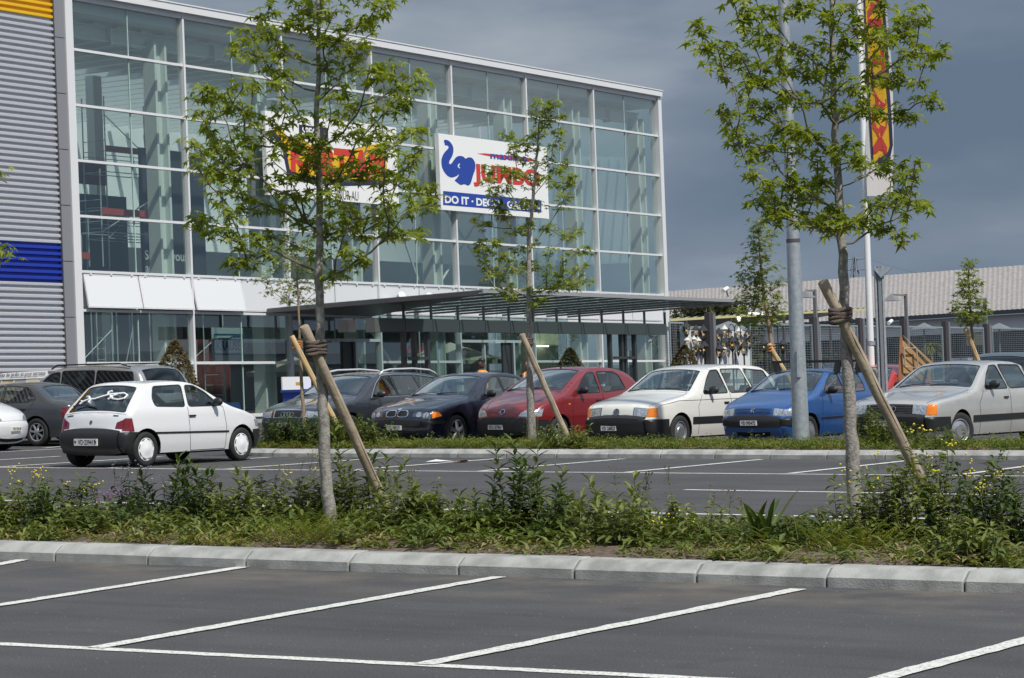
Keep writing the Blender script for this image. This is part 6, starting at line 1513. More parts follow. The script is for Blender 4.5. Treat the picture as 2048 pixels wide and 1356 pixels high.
flagpoly('print_ground', [(.26, -112), (.80, -112), (.82, 60), (.78, 180), (.86, 292), (.80, 304), (.30, 326), (.24, 200), (.24, 60)], .022, mat('flag_yellow', (.60, .34, .012), .8))
def flagtext(txt, v0, v1, u0, u1):
    m0 = text_mb(txt, 1., lambda u, v, d: (u, v, 0), bold=.03, w=1.); V = np.array(m0.v); V[:, 1] -= V[:, 1].min(); V[:, 1] /= V[:, 1].max()
    mesh('lettering', ([FL(u1-(u1-u0)*(1-v)*1.0, v0+(v1-v0)*u, .034) for u, v, _ in V], [f for f in m0.f]), mat('flag_red', (.42, .04, .03), .8), fl)
flagtext('KARTIAM', -90, 308, .30, .78)
# steel I-post with a sign bracket seen from behind
dp = 56.; pb = PD(1768, 800, dp); pb[2] = 0; pt = PD(1757, 533, dp)
r = thing('steel_post', 'grey steel profile post with a small triangular sign back, beside the flagpole', 'post', pb)
u_ = unit(np.cross([0, 0, 1.], ray(1768, 700))); m_ = MB()
for o in (-.09, 0, .09):
    A = pb+u_*o; B = pt+u_*o; m_.tube([A, B], .032 if o else .05, 4)
mesh('profile', m_.__class__().tube([pb-u_*.08, pt-u_*.08], .035, 4), M_galv, r); mesh('profile', MB().tube([pb+u_*.08, pt+u_*.08], .035, 4), M_galv, r); mesh('web', MB().tube([pb, pt], .055, 4), mat('steel_mid', (.22, .23, .25), .5, .3), r)
q = PD(1766, 545, dp-.1); mesh('sign_back', MB().add([q+[0, 0, .12]-u_*.22, q+[0, 0, .10]+u_*.22, q-[0, 0, .12]+u_*.05, q+[0, 0, .12]-u_*.22+[0, .03, 0], q+[0, 0, .10]+u_*.22+[0, .03, 0], q-[0, 0, .12]+u_*.05+[0, .03, 0]], [(0, 2, 1), (3, 4, 5), (0, 1, 4, 3), (1, 2, 5, 4), (2, 0, 3, 5)]), M_galv, r)

# ---- garden centre yard: along the facade line
NG = .3
def gp(px, py=700, n=NG): s_, t_ = Fs(px, py, n); return s_
yd = thing('wire_fence', 'tall wire mesh fence with dark steel posts around the garden yard', 'fence', FP(30, NG, 0))
M_post = mat('fence_post_dark', (.075, .07, .08), .45, .2); M_mesh_w = mat('mesh_wire', (.28, .32, .34), .5, .4); M_galvlt = mat('rail_grey', (.33, .40, .43), .5, .3)
posts = [(1422, 628), (1630, 634), (1722, 636), (1810, 638), (1893, 643), (1975, 648)]
for px, py in posts:
    s_, t_ = Fs(px, py, NG); o_n = .45 if px < 1500 else 0; s_ = gp(px, 700, NG+o_n); mesh('post', MB().box(s_-.22, s_-.02, NG+o_n-.1, NG+o_n+.1, 0, t_, FP), M_post, yd); mesh('post_flange', MB().box(s_-.018, s_+.16, NG+o_n-.14, NG+o_n+.14, 0, t_-.02, FP), mat('post_flange', (.20, .20, .215), .45, .2), yd)
spans = [(1340, 1368), (1500, 1545), (1545, 1625), (1640, 1716), (1730, 1803), (1818, 1886), (1900, 1968), (1985, 2080)]
for a, b in spans:
    s0, s1 = gp(a), gp(b); _, tt = Fs((a+b)/2, 652+.0165*((a+b)/2-1638), NG)
    m_ = MB(); 
    n_ = int((s1-s0)/.2)
    for k in range(n_): x = s0+(s1-s0)*k/n_; m_.box(x, x+.009, NG-.005, NG+.005, .3, tt, FP)
    t = .3
    while t < tt: m_.box(s0, s1, NG+.006, NG+.014, t, t+.010, FP); t += .09
    mesh('mesh_panel', m_, M_mesh_w, yd)
    mesh('panel_rail', MB().box(s0, s1, NG-.03, NG+.03, tt, tt+.06, FP).box(s0, s0+.05, NG-.03, NG+.03, .2, tt, FP).box(s1-.05, s1, NG-.03, NG+.03, .2, tt, FP).box(s0, s1, NG-.03, NG+.03, .9, .95, FP), M_galvlt, yd)
# yard roof with lit yellowish edge
yr_ = thing('yard_roof', 'low corrugated yard roof with a yellow translucent edge behind the fence', 'roof', FP(30, -4, 3))
s0, t0 = Fs(1338, 640, -3.); s1, t1 = Fs(1742, 618, -9.)
def YR(u, v, d): return (FP(s0, -3., t0)*(1-u)+FP(s1, -9., t1)*u)+NF*(-4*v)+UF*(d-.5*v)
m_ = MB(); n_ = 60
V = []
for i in range(n_+1):
    for v in (0, 1): V.append(YR(i/n_, v, .05+(.06 if i % 2 else 0)))
m_.add(V, [(2*i, 2*i+2, 2*i+3, 2*i+1) for i in range(n_)])
mesh('sheet', m_, mat('roof_sheet', (.40, .40, .38), .6), yr_)
mesh('edge', MB().add([YR(0, -.01, -.06), YR(1, -.01, -.06), YR(1, -.01, .05), YR(0, -.01, .05)], [(0, 1, 2, 3)]), mat('yellow_edge', (.62, .58, .26), .5), yr_)
for u in (.02, .25, .5, .75, .98): 
    p = YR(u, 0, -.06); mesh('support', MB().tube([np.array([p[0], p[1], 0]), p], .07, 6), M_post, yr_)
# things glimpsed behind the fence
for k, (px, n, wd, h, col, lab) in enumerate([(1660, -6, 2.2, 2.0, (.14, .19, .30), 'stack of blue wrapped pallets behind the fence, left'), (1690, -9, 2.5, 1.6, (.55, .57, .58), 'white garden table stock behind the fence'), (1726, -4, 1.2, 2.2, (.50, .20, .12), 'terracotta coloured goods behind the flagpole'), (1775, -7, 3.0, 1.3, (.20, .22, .24), 'grey garden goods under the lamp at the fence'), (1935, -6, 2.5, 2.1, (.22, .25, .30), 'blue-grey stacked goods behind the right fence panel'), (2010, -5, 3.0, 2.0, (.08, .09, .11), 'dark display at the far right of the fence')]):
    s_ = gp(px, 700, n); o = thing('pallet_goods', lab, 'goods', FP(s_, n, 0), group='goods in the garden yard')
    for j in range(3):
        w2 = wd/3; hh = h*RNG.uniform(.7, 1.); mesh('stack', MB().box(s_+j*w2+.02, s_+(j+1)*w2-.02, n-1, n, .12, hh, FP), mat('yard_goods_%d' % k, col, .6, noise=(3, tuple(min(1, c*1.5+.03) for c in col), .4, .6)), o)
    mesh('pallet', MB().box(s_, s_+wd, n-1, n, 0, .12, FP), M_stake, o)
def hedge(label, px, n, w, h):
    s_ = gp(px, 700, n); p = FP(s_, n, 0); root = thing('yard_shrub', label, 'shrub', p, group='plants in the garden yard'); lb = LB()
    for _ in range(1400):
        q = p+np.array([RNG.normal(0, w*.3), RNG.normal(0, w*.45), abs(RNG.normal(0, .45))*h+.1]); 
        if q[2] < h: star_leaf(lb, q, rdir(), rdir(), .09)
    mesh('crown', lb.get(), M_leafB, root); mesh('trunk', MB().tube([p, p+[0, 0, h*.6]], .05, 6), M_barkY, root)
hedge('leafy plants behind the fence beside the lamp post', 1648, -2, 2.4, 2.3); hedge('shrubs behind the post lanterns', 1560, -3, 2.6, 2.5); hedge('plants behind the wooden corner board', 1850, -3, 2.2, 2.0); hedge('shrub low behind the flagpole foot', 1785, -2, 2., 1.2)
def palm(label, px, py, n, h):
    s_ = gp(px, 700, n); p = FP(s_, n, 0); root = thing('palm_tree', label, 'palm', p); mesh('trunk', MB().tube([p, p+[0, 0, h]], .09, 8), M_barkY, root); lb = LB()
    for _ in range(60):
        a = RNG.uniform(0, 6.28); blade(lb, p+[0, 0, h], np.array([math.cos(a), math.sin(a), RNG.uniform(-.2, 1.6)]), np.array([0, 0, 1.]), .8, .06, 1.5, .1, 5)
    mesh('crown', lb.get(), M_cover, root)
palm('small palm with spiky fronds above the fence', 1862, 650, -4, 2.85)
# camera on bracket + lamps with square hoods
def hood(p, r, h):
    V = [p+[0, 0, h], p+EF*r+NF*r, p+EF*r-NF*r, p-EF*r-NF*r, p-EF*r+NF*r]; return MB().add(V, [(0, 1, 2), (0, 2, 3), (0, 3, 4), (0, 4, 1), (4, 3, 2, 1)])
M_hood = mat('lamp_hood_grey', (.22, .22, .23), .5, .2)
for px, pyt, hx, hy, lab in ((1629, 579, 1611, 589, 'yard lamp with a pyramid hood nearest the lamp post'), (1811, 588, 1783, 596, 'yard lamp with a pyramid hood over the wire fence centre'), (1970, 596, 1952, 612, 'yard lamp mast behind the cone shaped little tree')):
    s_, t_ = Fs(px, pyt, NG-.4); r = thing('yard_lamp', lab, 'lamp', FP(s_, NG-.4, 0), group='yard lamps over the fence')
    mesh('mast', MB().box(s_-.06, s_+.06, NG-.46, NG-.34, 0, t_, FP), M_hood, r)
    hs, ht = Fs(hx, hy, NG-.4); mesh('arm', MB().box(hs, s_-.061, NG-.42, NG-.38, t_-.09, t_-.02, FP), M_hood, r)
    mesh('hood', hood(FP(hs, NG-.4, ht-.12), .34, .34), M_hood, r)
for px, py, n, sc, lab in ((1705, 660, -3, .5, 'inner lamp hood left of the flagpole'), (1848, 652, -3, .55, 'inner lamp hood beside the palm'), (1457, 650, -3, .7, 'lamp hood above the lantern display'), (1998, 652, -4, .6, 'pale lamp hood at the dark window on the right')):
    s_, t_ = Fs(px, py, n); r = thing('hooded_lamp', lab, 'lamp', FP(s_, n, 0), group='lower hooded lamps in the yard'); mesh('hood', hood(FP(s_, n, t_-.15), sc, .35), M_hood, r); mesh('mast', MB().box(s_-.03, s_+.03, n-.03, n+.03, 0, t_-.151, FP), M_hood, r)
for px, py, lab in ((1779, 643, 'small white security camera on the fence post by the flagpole'), (1449, 578, 'small white flood light on the yard roof behind the small tree')):
    s_, t_ = Fs(px, py, .2); r = thing('security_camera', lab, 'camera'if px > 1500 else 'flood light', FP(s_, .2, t_)); mesh('housing', MB().tube([FP(s_-.3, .3, t_-.08), FP(s_+.2, .2, t_+.03)], .09, 8), M_white, r, smooth=50); mesh('bracket', MB().tube([FP(s_+.1, .2, t_), FP(s_+.45, .1, t_-.25)], .03, 5), M_galv, r)
# warm bulbs under the yard roof
M_bulb = mat('lit_bulb', (1, .8, .5), .4, emit=(1, .60, .22, 1.5))
M_bulbW = mat('lit_tube_white', (1, 1, .95), .4, emit=(1, 1, .92, 1.2))
for px, py, lab in ((1477, 638, 'round lit lamp under the yard roof'), ):
    s_, t_ = Fs(px, py, -1.5); o = mesh('ball_lamp', MB().ico(FP(s_, -1.5, t_), .11), M_bulbW, label=lab, cat='lamp', smooth=180)
s_, t_ = Fs(1513, 629, -1.5); mesh('tube_lamp', MB().box(s_-.5, s_+.5, -1.6, -1.4, t_, t_+.07, FP), M_bulbW, label='white lit strip lamp under the yard roof beside the round one', cat='lamp')
# lantern display
d0, dt = Fs(1366, 652, NG+.25); d1, db = Fs(1502, 735, NG+.25)
r = thing('display_wall', 'pale display wall covered with garden lanterns', 'display', FP(d0, .5, 0))
mesh('panel', MB().box(d0, d1, NG+.2, NG+.26, .5, dt-.12, FP), mat('display_pale', (.66, .68, .69), .7), r)
mesh('frame', MB().box(d0-.06, d0+.10, NG+.15, NG+.30, 0, dt, FP).box(d1-.08, d1, NG+.15, NG+.30, 0, dt, FP).box(d0+.11, d1-.09, NG+.18, NG+.28, dt-.11, dt, FP).box(d0+.11, d1-.09, NG+.18, NG+.27, 1.0, 1.14, FP), M_galvlt, r)
M_lant = mat('lantern_black', (.02, .022, .026), .45); M_lantw = mat('lantern_white', (.65, .65, .62), .5); M_lglass = glass('lantern_glass', (.75, .70, .6), 1.)
def lantern(label, px, py, size, white=False, lit=True, post=False, n=NG+.26, group='wall lanterns on the display'):
    s_, t_ = Fs(px, py, n+.16); mt = M_lantw if white else M_lant
    p = FP(s_, n+.16, t_) if not post else FP(s_, n+.16, 0)
    r = thing('post_lantern' if post else 'wall_lantern', label, 'lantern', p, group=group); k = size; c = FP(s_, n+.16, t_)
    mesh('roof', MB().lathe([(.02*k, .30*k), (.05*k, .24*k), (.15*k, .13*k), (.16*k, .11*k), (.001, .11*k)], 8, c=c), mt, r)
    mesh('cage', MB().lathe([(.12*k, .11*k), (.075*k, -.12*k)], 6, c=c), M_lglass, r)
    for q in range(6):
        a = q*math.pi/3; mesh('bar', MB().tube([c+np.array([.12*k*math.cos(a), .12*k*math.sin(a), .11*k]), c+np.array([.075*k*math.cos(a), .075*k*math.sin(a), -.12*k])], .009*k, 4), mt, r) if size > .6 else None
    mesh('foot', MB().lathe([(.08*k, -.12*k), (.05*k, -.17*k), (.015*k, -.24*k), (.001, -.25*k)], 8, c=c), mt, r)
    if lit: mesh('bulb', MB().ico(c, .028*k, (1, 1, 1.2), 8, 6), M_bulb, r)
    if post: mesh('post', MB().tube([p, c-[0, 0, .2*k]], .035, 8), mt, r)
    else: mesh('bracket', MB().tube([FP(s_, n, t_-.02), FP(s_, n+.05, t_+.02), FP(s_, n+.16, t_-.02)], .015*k, 5), mt, r)
WL = [(1373, 661, 1.25, 0, 'black lantern at the top left corner of the display'), (1392, 664, 1.0, 0, 'black lantern second from the left in the top row'), (1407, 669, 1.35, 0, 'big star shaped dark lantern in the top row'), (1374, 685, .8, 1, 'small white lantern below the top left one'), (1388, 683, .8, 1, 'small white lantern in the middle of the left panel'), (1397, 686, .8, 1, 'small white lantern left of the yard post'), (1392, 702, 1.0, 0, 'black lantern low on the left panel'), (1401, 701, .9, 0, 'small dark lantern between two larger low ones'), (1408, 700, 1.35, 0, 'big star shaped lantern low on the left panel'),
 (1438, 676, 1.4, 0, 'large dark lantern just right of the yard post'), (1449, 664, 1.0, 1, 'white lantern at the top right of the yard post'), (1437, 692, 1.0, 0, 'amber lit lantern below the large dark one'), (1448, 691, 1.0, 0, 'amber lit lantern of the pair right of the yard post'), (1448, 702, .8, 1, 'small pale lantern under the amber pair'), (1458, 671, 1.0, 0, 'unlit dark lantern left of the curved bracket'), (1478, 668, 1.0, 1, 'white scroll lantern at the top right of the display'), (1497, 671, 1.1, 0, 'black lantern at the top right corner'), (1463, 690, 1.1, 0, 'dark lantern with a lit bulb in the display centre'), (1482, 686, 1.2, 0, 'wide roofed dark lantern right of centre'), (1499, 687, 1.1, 0, 'amber lantern at the right edge of the display'), (1477, 703, .8, 0, 'small black lantern low on the right panel'), (1456, 706, .7, 1, 'tiny pale lantern low in the display centre')]
for px, py, sz, wh, lab in WL: lantern(lab, px, py, sz, bool(wh), True)
for px, py, lab in ((1439, 705, 'post lantern on a dark pole nearest the yard post'), (1465, 690, 'post lantern on a dark pole in the display centre'), (1488, 700, 'post lantern on a dark pole at the right of the display'), (1528, 694, 'post lantern with a lit bulb standing right of the display'), (1566, 695, 'post lantern beside the young tree and lamp post')):
    lantern(lab, px, py, 1.25, False, True, True, NG+.5, 'lanterns on dark posts before the display')
for px, lab in ((1469, 'arched double bracket over the display centre'), (1555, 'arched double bracket near the lamp post')):
    s_, t_ = Fs(px, 660, NG+.6); m_ = MB(); r = thing('arched_bracket', lab, 'bracket', FP(s_, NG+.6, 0), group='arched lantern brackets')
    for sg in (-1, 1):
        m_ = MB().tube([FP(s_, NG+.6, 1.2)]+[FP(s_+sg*(.22-.22*math.cos(a)), NG+.6, t_+.2*math.sin(a)) for a in np.linspace(0, math.pi, 10)]+[FP(s_+sg*.44, NG+.6, t_-.3)], .02, 5); mesh('arch', m_, M_lant, r)
# wooden corner board with wire square
q0 = [(1800, 672), (1806, 668), (1866, 722), (1866, 760), (1795, 760)]; dw = 57.
r = thing('garden_board', 'triangular wooden plank board with a wire square leaning by the fence', 'garden panel', PD(1800, 760, dw))
def wb(pts, d, th): 
    A = [PD(x, y, d) for x, y in pts]; B = [PD(x, y, d+th) for x, y in pts]; n_ = len(pts); return MB().add(A+B, [tuple(range(n_)), tuple(range(2*n_-1, n_-1, -1))]+[(i, (i+1) % n_, (i+1) % n_+n_, i+n_) for i in range(n_)])
M_plank = mat('new_pine', (.42, .25, .10), .75, noise=(4, (.56, .37, .17), .35, .7, 8)); M_plankd = mat('pine_gap', (.16, .09, .04), .85)
mesh('board', wb([(1805, 680), (1862, 732), (1862, 762), (1805, 762)], dw+.02, .04), M_plank, r)
for k in range(4): mesh('plank_gap', wb([(1806, 694+k*17), (1806, 697+k*17), (1855, 741+k*17), (1855, 738+k*17)], dw+.012, .006), M_plankd, r)
mesh('side_post', wb([(1800, 674), (1805, 670), (1807, 762), (1796, 762)], dw, .06), mat('side_post_wood', (.34, .16, .08), .8), r)
mesh('top_rail', wb([(1804, 669), (1808, 672), (1868, 727), (1864, 731)], dw-.02, .05), M_plank, r)
m_ = MB(); W4 = [PD(x, y, dw-.08) for x, y in ((1808, 697), (1833, 696), (1836, 735), (1811, 734))]; m_.tube(W4+[W4[0]], .018, 6); mesh('wire_square', m_, mat('wire_tan', (.45, .36, .28), .6), r)
# ---- long warehouse behind
M_roof = mat('fibre_cement_roof', (.30, .275, .265), .9, noise=(1.6, (.44, .41, .395), .35, .65, 9), bump=(2, .4, .05))
def wroof():
    m = M_roof; t = m.node_tree; b = t.nodes['Principled BSDF']; w1 = t.nodes.new('ShaderNodeTexNoise'); mp_ = t.nodes.new('ShaderNodeMapping'); tcn = t.nodes.new('ShaderNodeTexCoord')
    mp_.inputs['Scale'].default_value = (1, 1, 2.2); t.links.new(tcn.outputs['Object'], mp_.inputs[0]); t.links.new(mp_.outputs[0], w1.inputs[0]); w1.inputs['Scale'].default_value = 3.4; w1.inputs['Detail'].default_value = 8
    c = t.nodes.new('ShaderNodeValToRGB'); c.color_ramp.elements[0].position = .35; c.color_ramp.elements[1].position = .65; c.color_ramp.elements[0].color = (.27, .25, .235, 1); c.color_ramp.elements[1].color = (.36, .335, .315, 1); t.links.new(w1.outputs[0], c.inputs[0]); t.links.new(c.outputs[0], b.inputs['Base Color'])
wroof()
e0 = PD(1240, 668, 205.); e1 = PD(2300, 602, 158.); g0 = PD(1240, 590, 218.); g1 = PD(2300, 512, 171.)
wh = thing('warehouse', 'long low building with a weathered grey tiled roof on the right', 'building', (float(e0[0]), float(e0[1]), 0))
K = 240; V = []
for i in range(K+1):
    u = i/K; A = e0*(1-u)+e1*u; B = g0*(1-u)+g1*u; up = np.array([0, 0, .035*(i % 2)]); V += [A+up, B+up, A+np.array([0, 0, -.28])]
mesh('roof', (V, [(3*i, 3*i+3, 3*i+4, 3*i+1) for i in range(K)]), M_roof, wh)
mesh('eaves', (V, [(3*i+2, 3*i+5, 3*i+3, 3*i) for i in range(K)]), M_dkgrey, wh)
ax_ = unit(e1-e0); ax_[2] = 0; dn_ = unit(np.cross(ax_, [0, 0, 1.])); 
if dn_@(CAM-e0) < 0: dn_ = -dn_
def wall(name, u0, u1, za, zb_, mt, o=0., lab=None):
    A = e0*(1-u0)+e1*u0-dn_*.6+dn_*o; B = e0*(1-u1)+e1*u1-dn_*.6+dn_*o; ha, hb = A[2], B[2]
    f = lambda h, z: h-.3-z if z >= 0 else 0
    return mesh(name, ([(A[0], A[1], max(0, ha-.3-zb_)), (B[0], B[1], max(0, hb-.3-zb_)), (B[0], B[1], hb-.3-za), (A[0], A[1], ha-.3-za)], [(0, 1, 2, 3)]), mt, wh, label=lab)
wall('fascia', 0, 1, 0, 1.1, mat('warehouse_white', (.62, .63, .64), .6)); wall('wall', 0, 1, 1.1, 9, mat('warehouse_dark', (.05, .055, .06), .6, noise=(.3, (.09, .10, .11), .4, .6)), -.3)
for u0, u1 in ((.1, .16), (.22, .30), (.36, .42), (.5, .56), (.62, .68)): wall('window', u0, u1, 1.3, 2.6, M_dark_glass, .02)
wall('sun_sail', .70, .73, 1.2, 2.0, mat('tan_sail', (.42, .36, .22), .7), .1)
# a few trees far behind the canopy end
for px, lab in ((1400, 'dark tree behind the far end of the canopy'), (1445, 'second dark tree behind the yard roof')):
    p = PD(px, 760, 150.); p[2] = 0; root = thing('far_tree', lab, 'tree', p, group='trees behind the yard'); lb = LB()
    for _ in range(1500):
        a = RNG.uniform(0, 6.28); h = RNG.random(); rr = 2.7*math.sqrt(math.sin(math.pi*(.1+.85*h)))*RNG.uniform(.3, 1); star_leaf(lb, p+np.array([rr*math.cos(a), rr*math.sin(a), .8+4.4*h]), rdir(), rdir(), .30)
    mesh('crown', lb.get(), M_leafB, root); mesh('trunk', MB().tube([p, p+[0, 0, 2]], .15, 8), M_bark, root)
# pylon + wires
pp = PD(1713, 700, 900.); pp[2] = 0; top = PD(1713, 513, 900.)[2]; r = thing('power_pylon', 'faint lattice power pylon on the skyline', 'pylon', pp)
m_ = MB(); M_pyl = mat('pylon_steel', (.20, .23, .27), .7)
for a, b in ((-1, -1), (1, -1), (1, 1), (-1, 1)): m_.tube([pp+[a*4, b*4, 0], pp+[a*.4, b*.4, top]], .28, 4)
z = top*.35
for k in range(9):
    z0_ = top*(.3+.078*k); w0 = 4*(1-z0_/top)+.4; z1_ = z0_+top*.078; w1 = 4*(1-z1_/top)+.4; m_.tube([pp+[-w0, -w0, z0_], pp+[w1, w1, z1_]], .14, 4); m_.tube([pp+[w0, w0, z0_], pp+[-w1, -w1, z1_]], .14, 4)
mesh('tower', m_, M_pyl, r)
for z_, w_ in ((.98, 4), (.88, 5.5), (.78, 4.5)): mesh('crossarm', MB().tube([pp+[-w_, -w_*.3, top*z_], pp+[w_, w_*.3, top*z_]], .22, 4), M_pyl, r)
for j, (z_, w_) in enumerate(((.98, 4), (.88, 5.5), (.78, 4.5))):
    A = pp+[w_, w_*.3, top*z_]; B = PD(2300, 468+22*j, 600.); P = [A+(B-A)*t-np.array([0, 0, 9*math.sin(math.pi*t)]) for t in np.linspace(0, 1, 14)]
    mesh('power_line', MB().tube(P, .07, 4), M_pyl, label=('highest', 'middle', 'lowest')[j]+' power line running right from the pylon', cat='power line', group='power lines')

# ---- bushes in pots
def conebush(label, px, py, d, h, w, mt=M_leafB):
    p = PD(px, py, d); p[2] = 0; root = thing('cone_bush', label, 'bush', p, group='clipped bushes along the shop front'); lb = LB()
    for _ in range(2300):
        u = RNG.random()**.8; a = RNG.uniform(0, 6.28); rr = w/2*(math.sin(math.pi*min(1, .16+.84*u))**.6*(1-.55*u)/.72)*RNG.uniform(.75, 1.08)
        q = p+np.array([rr*math.cos(a), rr*math.sin(a), .35+u*(h-.35)]); star_leaf(lb, q, unit(np.array([math.cos(a), math.sin(a), RNG.normal(0, .5)])+RNG.normal(0, .4, 3)), rdir(), .062)
    mesh('crown', lb.get(), mt, root)
    mesh('trunk', MB().tube([p+[0, 0, .3], p+[0, 0, h*.7]], .04, 6), M_barkY, root)
    mesh('pot', MB().lathe([(.001, 0), (.24, 0), (.30, .40), (.27, .40), (.26, .36), (.001, .36)], 18, c=p), mat('pot_terracotta', (.30, .13, .07), .8), root, smooth=40)
M_leafBr = leafmat('reddish_bush_leaf', (.07, .05, .022), (.20, .16, .07), .15, .5, 12.)
conebush('tall clipped cone bush with brownish leaves behind the people carrier', 352, 840, 67., 2.45, 1.1, M_leafBr)
conebush('round dark green bush in front of the pale green panel', 1142, 830, 74., 2.1, 1.0)
conebush('reddish clipped cone bush before the lantern display', 1371, 820, 84., 2.2, 1.15, M_leafBr)
# ---- bins and small board
for k, (px, lab) in enumerate(((603, 'blue container with a yellow chevron beside the estate car'), (622, 'second blue container with red rim behind the first'))):
    p = PD(px, 860, 63.+k*1.8); p[2] = 0; r = thing('container', lab, 'bin', p, group='blue containers at the entrance')
    def BF(a, b, c, p=p): return p+EF*a+NF*b+UF*c
    m_ = MB().box(-.34, .34, -.3, .3, 0, 1.02, BF); mesh('tub', m_, mat('bin_blue', (.02, .07, .38), .45), r); mesh('rim', MB().box(-.38, .38, -.34, .34, 1.021, 1.09, BF), MATS['bin_blue'], r)
    m_ = MB().add([BF(-.28, .303, .66), BF(0, .303, .86), BF(.28, .303, .66), BF(.28, .303, .80), BF(0, .303, 1.0), BF(-.28, .303, .80)], [(0, 1, 4, 5), (1, 2, 3, 4)]); mesh('chevron', m_, mat('bin_yellow', (.75, .60, .02), .5), r)
p = PD(612, 860, 64.); p[2] = 0; r = thing('notice_board', 'white notice board with a small orange picture above the blue containers', 'sign', p)
def BF2(a, b, c): return p+EF*a+NF*b+UF*c
mesh('board', MB().box(-.45, .75, -.40, -.36, 1.05, 1.42, BF2), M_white, r); mesh('picture', MB().box(.1, .42, -.358, -.355, 1.2, 1.28, BF2), mat('board_orange', (.62, .28, .05), .6), r); mesh('leg', MB().box(-.3, -.25, -.41, -.37, 0, 1.05, BF2), M_galv, r); mesh('leg', MB().box(.55, .6, -.41, -.37, 0, 1.05, BF2), M_galv, r)
# ---- paving sample stand
q = PD(48, 770, 63.); r = thing('sample_stand', 'paving sample stand with four coloured slabs below a white French caption', 'display stand', (q[0], q[1], 0))
PX = lambda x, y, dd=0: PD(x, y, 63.-.02*dd)
mesh('caption_board', wb([(-22, 748), (95, 741), (98, 756), (-22, 760)], 62.96, .05), M_white, r)
cols4 = [(.56, .46, .28), (.36, .34, .31), (.60, .52, .36), (.52, .36, .23), (.50, .43, .30)]
for k in range(5):
    x0 = -22+k*25+1; x1 = x0+22.5; o = mesh('sample_slab', wb([(x0, 760-(x0+22)*.02), (x1, 760-(x1+22)*.02), (x1+2, 782), (x0+1, 782)], 63.-.01*k, .05), mat('slab_%d' % k, cols4[(k+3) % 4 if k else 4], .8), r)
mesh('frame', wb([(-22, 782), (104, 782), (108, 860), (-22, 860)], 63.05, .3), M_stake, r)
def cap(u, v, d, x0, y0, k): return PD(x0+u*k, y0-v*k-u*k*.05, 62.93)
mesh('lettering', text_mb('Dalles de jardin et pour terrasse', 1., lambda u, v, d: cap(u, v, d, -8, 753.5, 9.5), w=10.4, bold=.01), M_ink, r)
mesh('lettering', text_mb('assortiment sur demande', 1., lambda u, v, d: cap(u, v, d, 20, 756.8, 4.2), w=13.), M_ink, r)
# ---- litter
q = G(880, 925); o = mesh('paper_litter', MB().add([q+[-.22, -.1, .015], q+[.2, -.16, .03], q+[.27, .1, .012], q+[-.18, .16, .045]], [(0, 1, 2, 3)]), mat('litter_paper', (.78, .77, .76), .6), label='scrap of white paper on the asphalt of an empty bay', cat='litter')
o = mesh('wrapper', MB().add([q+[.3, -.08, .02], q+[.55, -.05, .05], q+[.5, .1, .012], q+[.28, .12, .03]], [(0, 1, 2, 3)]), mat('litter_orange', (.55, .16, .07), .6), label='orange-red wrapper scrap beside the white paper', cat='litter')
# a low hall across the car park, behind the photographer's right: it is what the ground floor glass mirrors
r = thing('low_hall', 'low white-banded hall across the lot, visible only as a reflection', 'building', (30, 120, 0))
mesh('wall', MB().box(34, 60, 40, 260, 0, 3.6), mat('far_hall_wall', (.30, .31, .32), .8), r); mesh('fascia', MB().box(33.7, 60.3, 39.7, 260.3, 3.6, 4.5), M_white, r)
for y in range(46, 255, 12): mesh('gate', MB().box(33.9, 33.99, y, y+6, .05, 3), M_dkgrey, r)

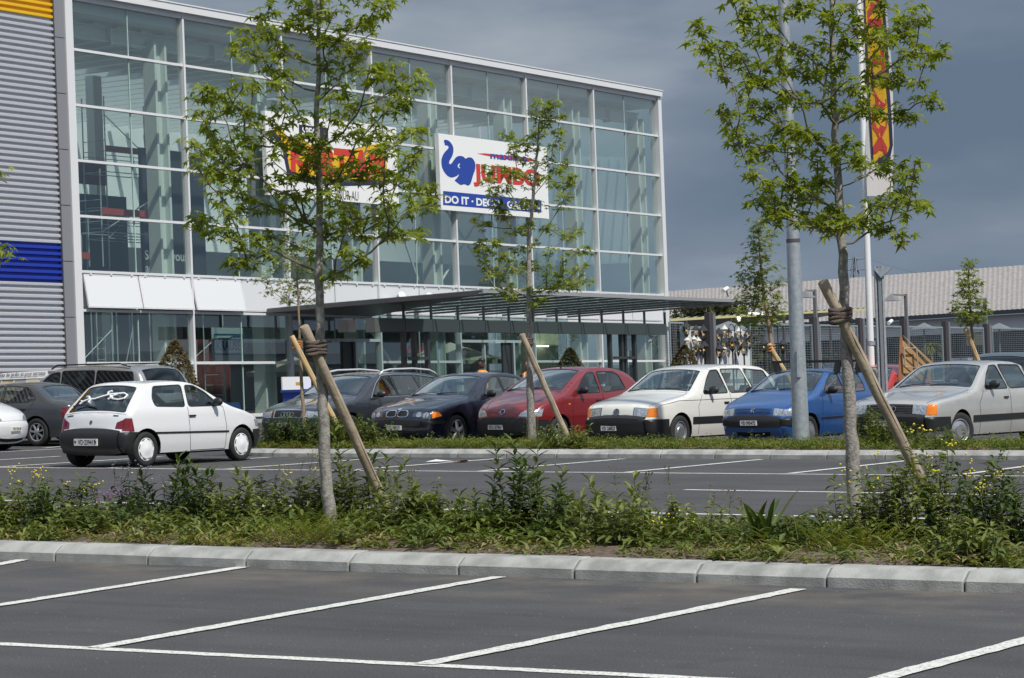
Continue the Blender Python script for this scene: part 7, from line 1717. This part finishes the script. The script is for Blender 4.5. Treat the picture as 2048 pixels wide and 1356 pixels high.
# ---- people
def person(label, base, face, cloth, cap=True, h=1.74, skin=(.36, .20, .13), group=None):
    root = thing('person', label, 'person', base, face, group=group, world=False)
    me = bpy.data.meshes.new('body'); V = []; E = []; Rr = []
    def v(p, r): V.append(tuple(x*h/1.74 for x in p)); Rr.append(r*h/1.74); return len(V)-1
    pel = v((0, 0, .95), (.15, .11)) if False else v((0, 0, .95), .14)
    def ch(prev, pts):
        for p, r in pts: i = v(p, r); E.append((prev, i)); prev = i
        return prev
    ch_ = ch(pel, [((0, 0, 1.12), .135), ((0, .01, 1.30), .15)]); nk = ch(ch_, [((0, .01, 1.42), .09), ((0, 0, 1.50), .055)]); ch(nk, [((0, -.005, 1.56), .075), ((0, -.012, 1.63), .092), ((0, -.005, 1.70), .078)])
    for s_ in (-1, 1):
        ch(pel, [((s_*.09, 0, .86), .10), ((s_*.10, -.01, .50), .062), ((s_*.10, .02, .10), .042), ((s_*.10, -.03, .045), .042), ((s_*.11, -.14, .035), .032)])
        ch(ch_, [((s_*.13, .01, 1.40), .068), ((s_*.20, .01, 1.37), .058), ((s_*.25, .03, 1.10), .042), ((s_*.23, -.08, .88), .030), ((s_*.225, -.11, .81), .026)])
    me.from_pydata(V, E, []); o = bpy.data.objects.new('body', me); COL.objects.link(o); o.parent = root
    m = o.modifiers.new('s', 'SKIN'); o.modifiers.new('u', 'SUBSURF').render_levels = 1; o.modifiers['u'].levels = 1
    for i, r in enumerate(Rr): me.skin_vertices[0].data[i].radius = (r, r*.82)
    me.skin_vertices[0].data[0].use_root = True
    k = h/1.74
    body = mat('clothes_'+cloth[0], cloth[1], .8); sk = mat('skin', skin, .55)
    me.materials.append(body); me.shade_smooth()
    # head with features over the neck
    hd = MB().ico((0, -.01*k, 1.635*k), .1*k, (.80, .98, 1.18), 16, 12); mesh('head', hd, sk, root, smooth=180)
    mesh('face', MB().ico((0, -.112*k, 1.62*k), .016*k, (.8, 1.1, 1.4), 8, 6), sk, root, smooth=180)
    for s_ in (-1, 1):
        mesh('eye', MB().ico((s_*.033*k, -.098*k, 1.645*k), .011*k, (1.3, .6, .7), 8, 6), M_black, root); mesh('ear', MB().ico((s_*.083*k, 0, 1.63*k), .026*k, (.4, .7, 1.1), 8, 6), sk, root)
        for f in range(4): mesh('finger', MB().tube([(s_*(.225)*k+(f-1.5)*.0*k, (-.12-.016*(f-1.5))*k, .80*k), (s_*.22*k, (-.13-.018*(f-1.5))*k, (.735-.006*abs(f-1))*k), (s_*.212*k, (-.125-.018*(f-1.5))*k, .70*k)], [.009*k, .008*k, .006*k], 6), sk, root)
        mesh('thumb', MB().tube([(s_*.21*k, -.145*k, .80*k), (s_*.195*k, -.165*k, .765*k)], [.010*k, .007*k], 6), sk, root)
    mesh('mouth', MB().box(-.022*k, .022*k, -.107*k, -.101*k, 1.585*k, 1.59*k), mat('lips', (.28, .10, .08), .6), root)
    if cap: mesh('cap', MB().lathe([(.001, .115*k), (.05*k, .112*k), (.085*k, .085*k), (.092*k, .03*k), (.088*k, .025*k)], 16, c=(0, -.005*k, 1.655*k)).add([(-.06*k, -.08*k, 1.69*k), (.06*k, -.08*k, 1.69*k), (.045*k, -.155*k, 1.675*k), (-.045*k, -.155*k, 1.675*k)], [(0, 1, 2, 3)]), M_black, root, smooth=60)
    else: mesh('hair', MB().lathe([(.001, .12*k), (.05*k, .112*k), (.088*k, .08*k), (.093*k, .0*k), (.088*k, -.03*k)], 16, c=(0, .012*k, 1.655*k)), mat('hair_brown', (.05, .03, .02), .8), root, smooth=60)
    vs = MB().lathe([(.165*k, .98*k), (.165*k, 1.12*k), (.178*k, 1.30*k), (.155*k, 1.40*k), (.09*k, 1.455*k)], 18); vs.v = [(x, y*.80, z) for x, y, z in vs.v]; mesh('safety_vest', vs, mat('vest_orange', (.80, .26, .03), .6), root, smooth=180)
    mesh('vest_band', MB().lathe([(.186*k, 1.14*k), (.187*k, 1.19*k)], 18), mat('vest_band', (.70, .72, .66), .3), root) if False else None
    for s_ in (-1, 1): mesh('reflective_strap', MB().tube([(s_*.075*k, -.135*k, 1.05*k), (s_*.08*k, -.148*k, 1.30*k), (s_*.075*k, -.115*k, 1.42*k)], .014*k, 4), mat('vest_band', (.70, .72, .66), .3), root)
    return root
M_one = PD(965, 800, 66.); person('person in black cap and orange safety vest standing behind the cars', (M_one[0], M_one[1], 0), 1.05, ('dark', (.04, .04, .05)), True, 1.80, group='people in orange vests')
M_two = PD(1057, 800, 66.); person('bare-headed person in orange vest half hidden by the slim tree trunk', (M_two[0], M_two[1], 0), .3, ('dark', (.04, .04, .05)), False, 1.72, group='people in orange vests')
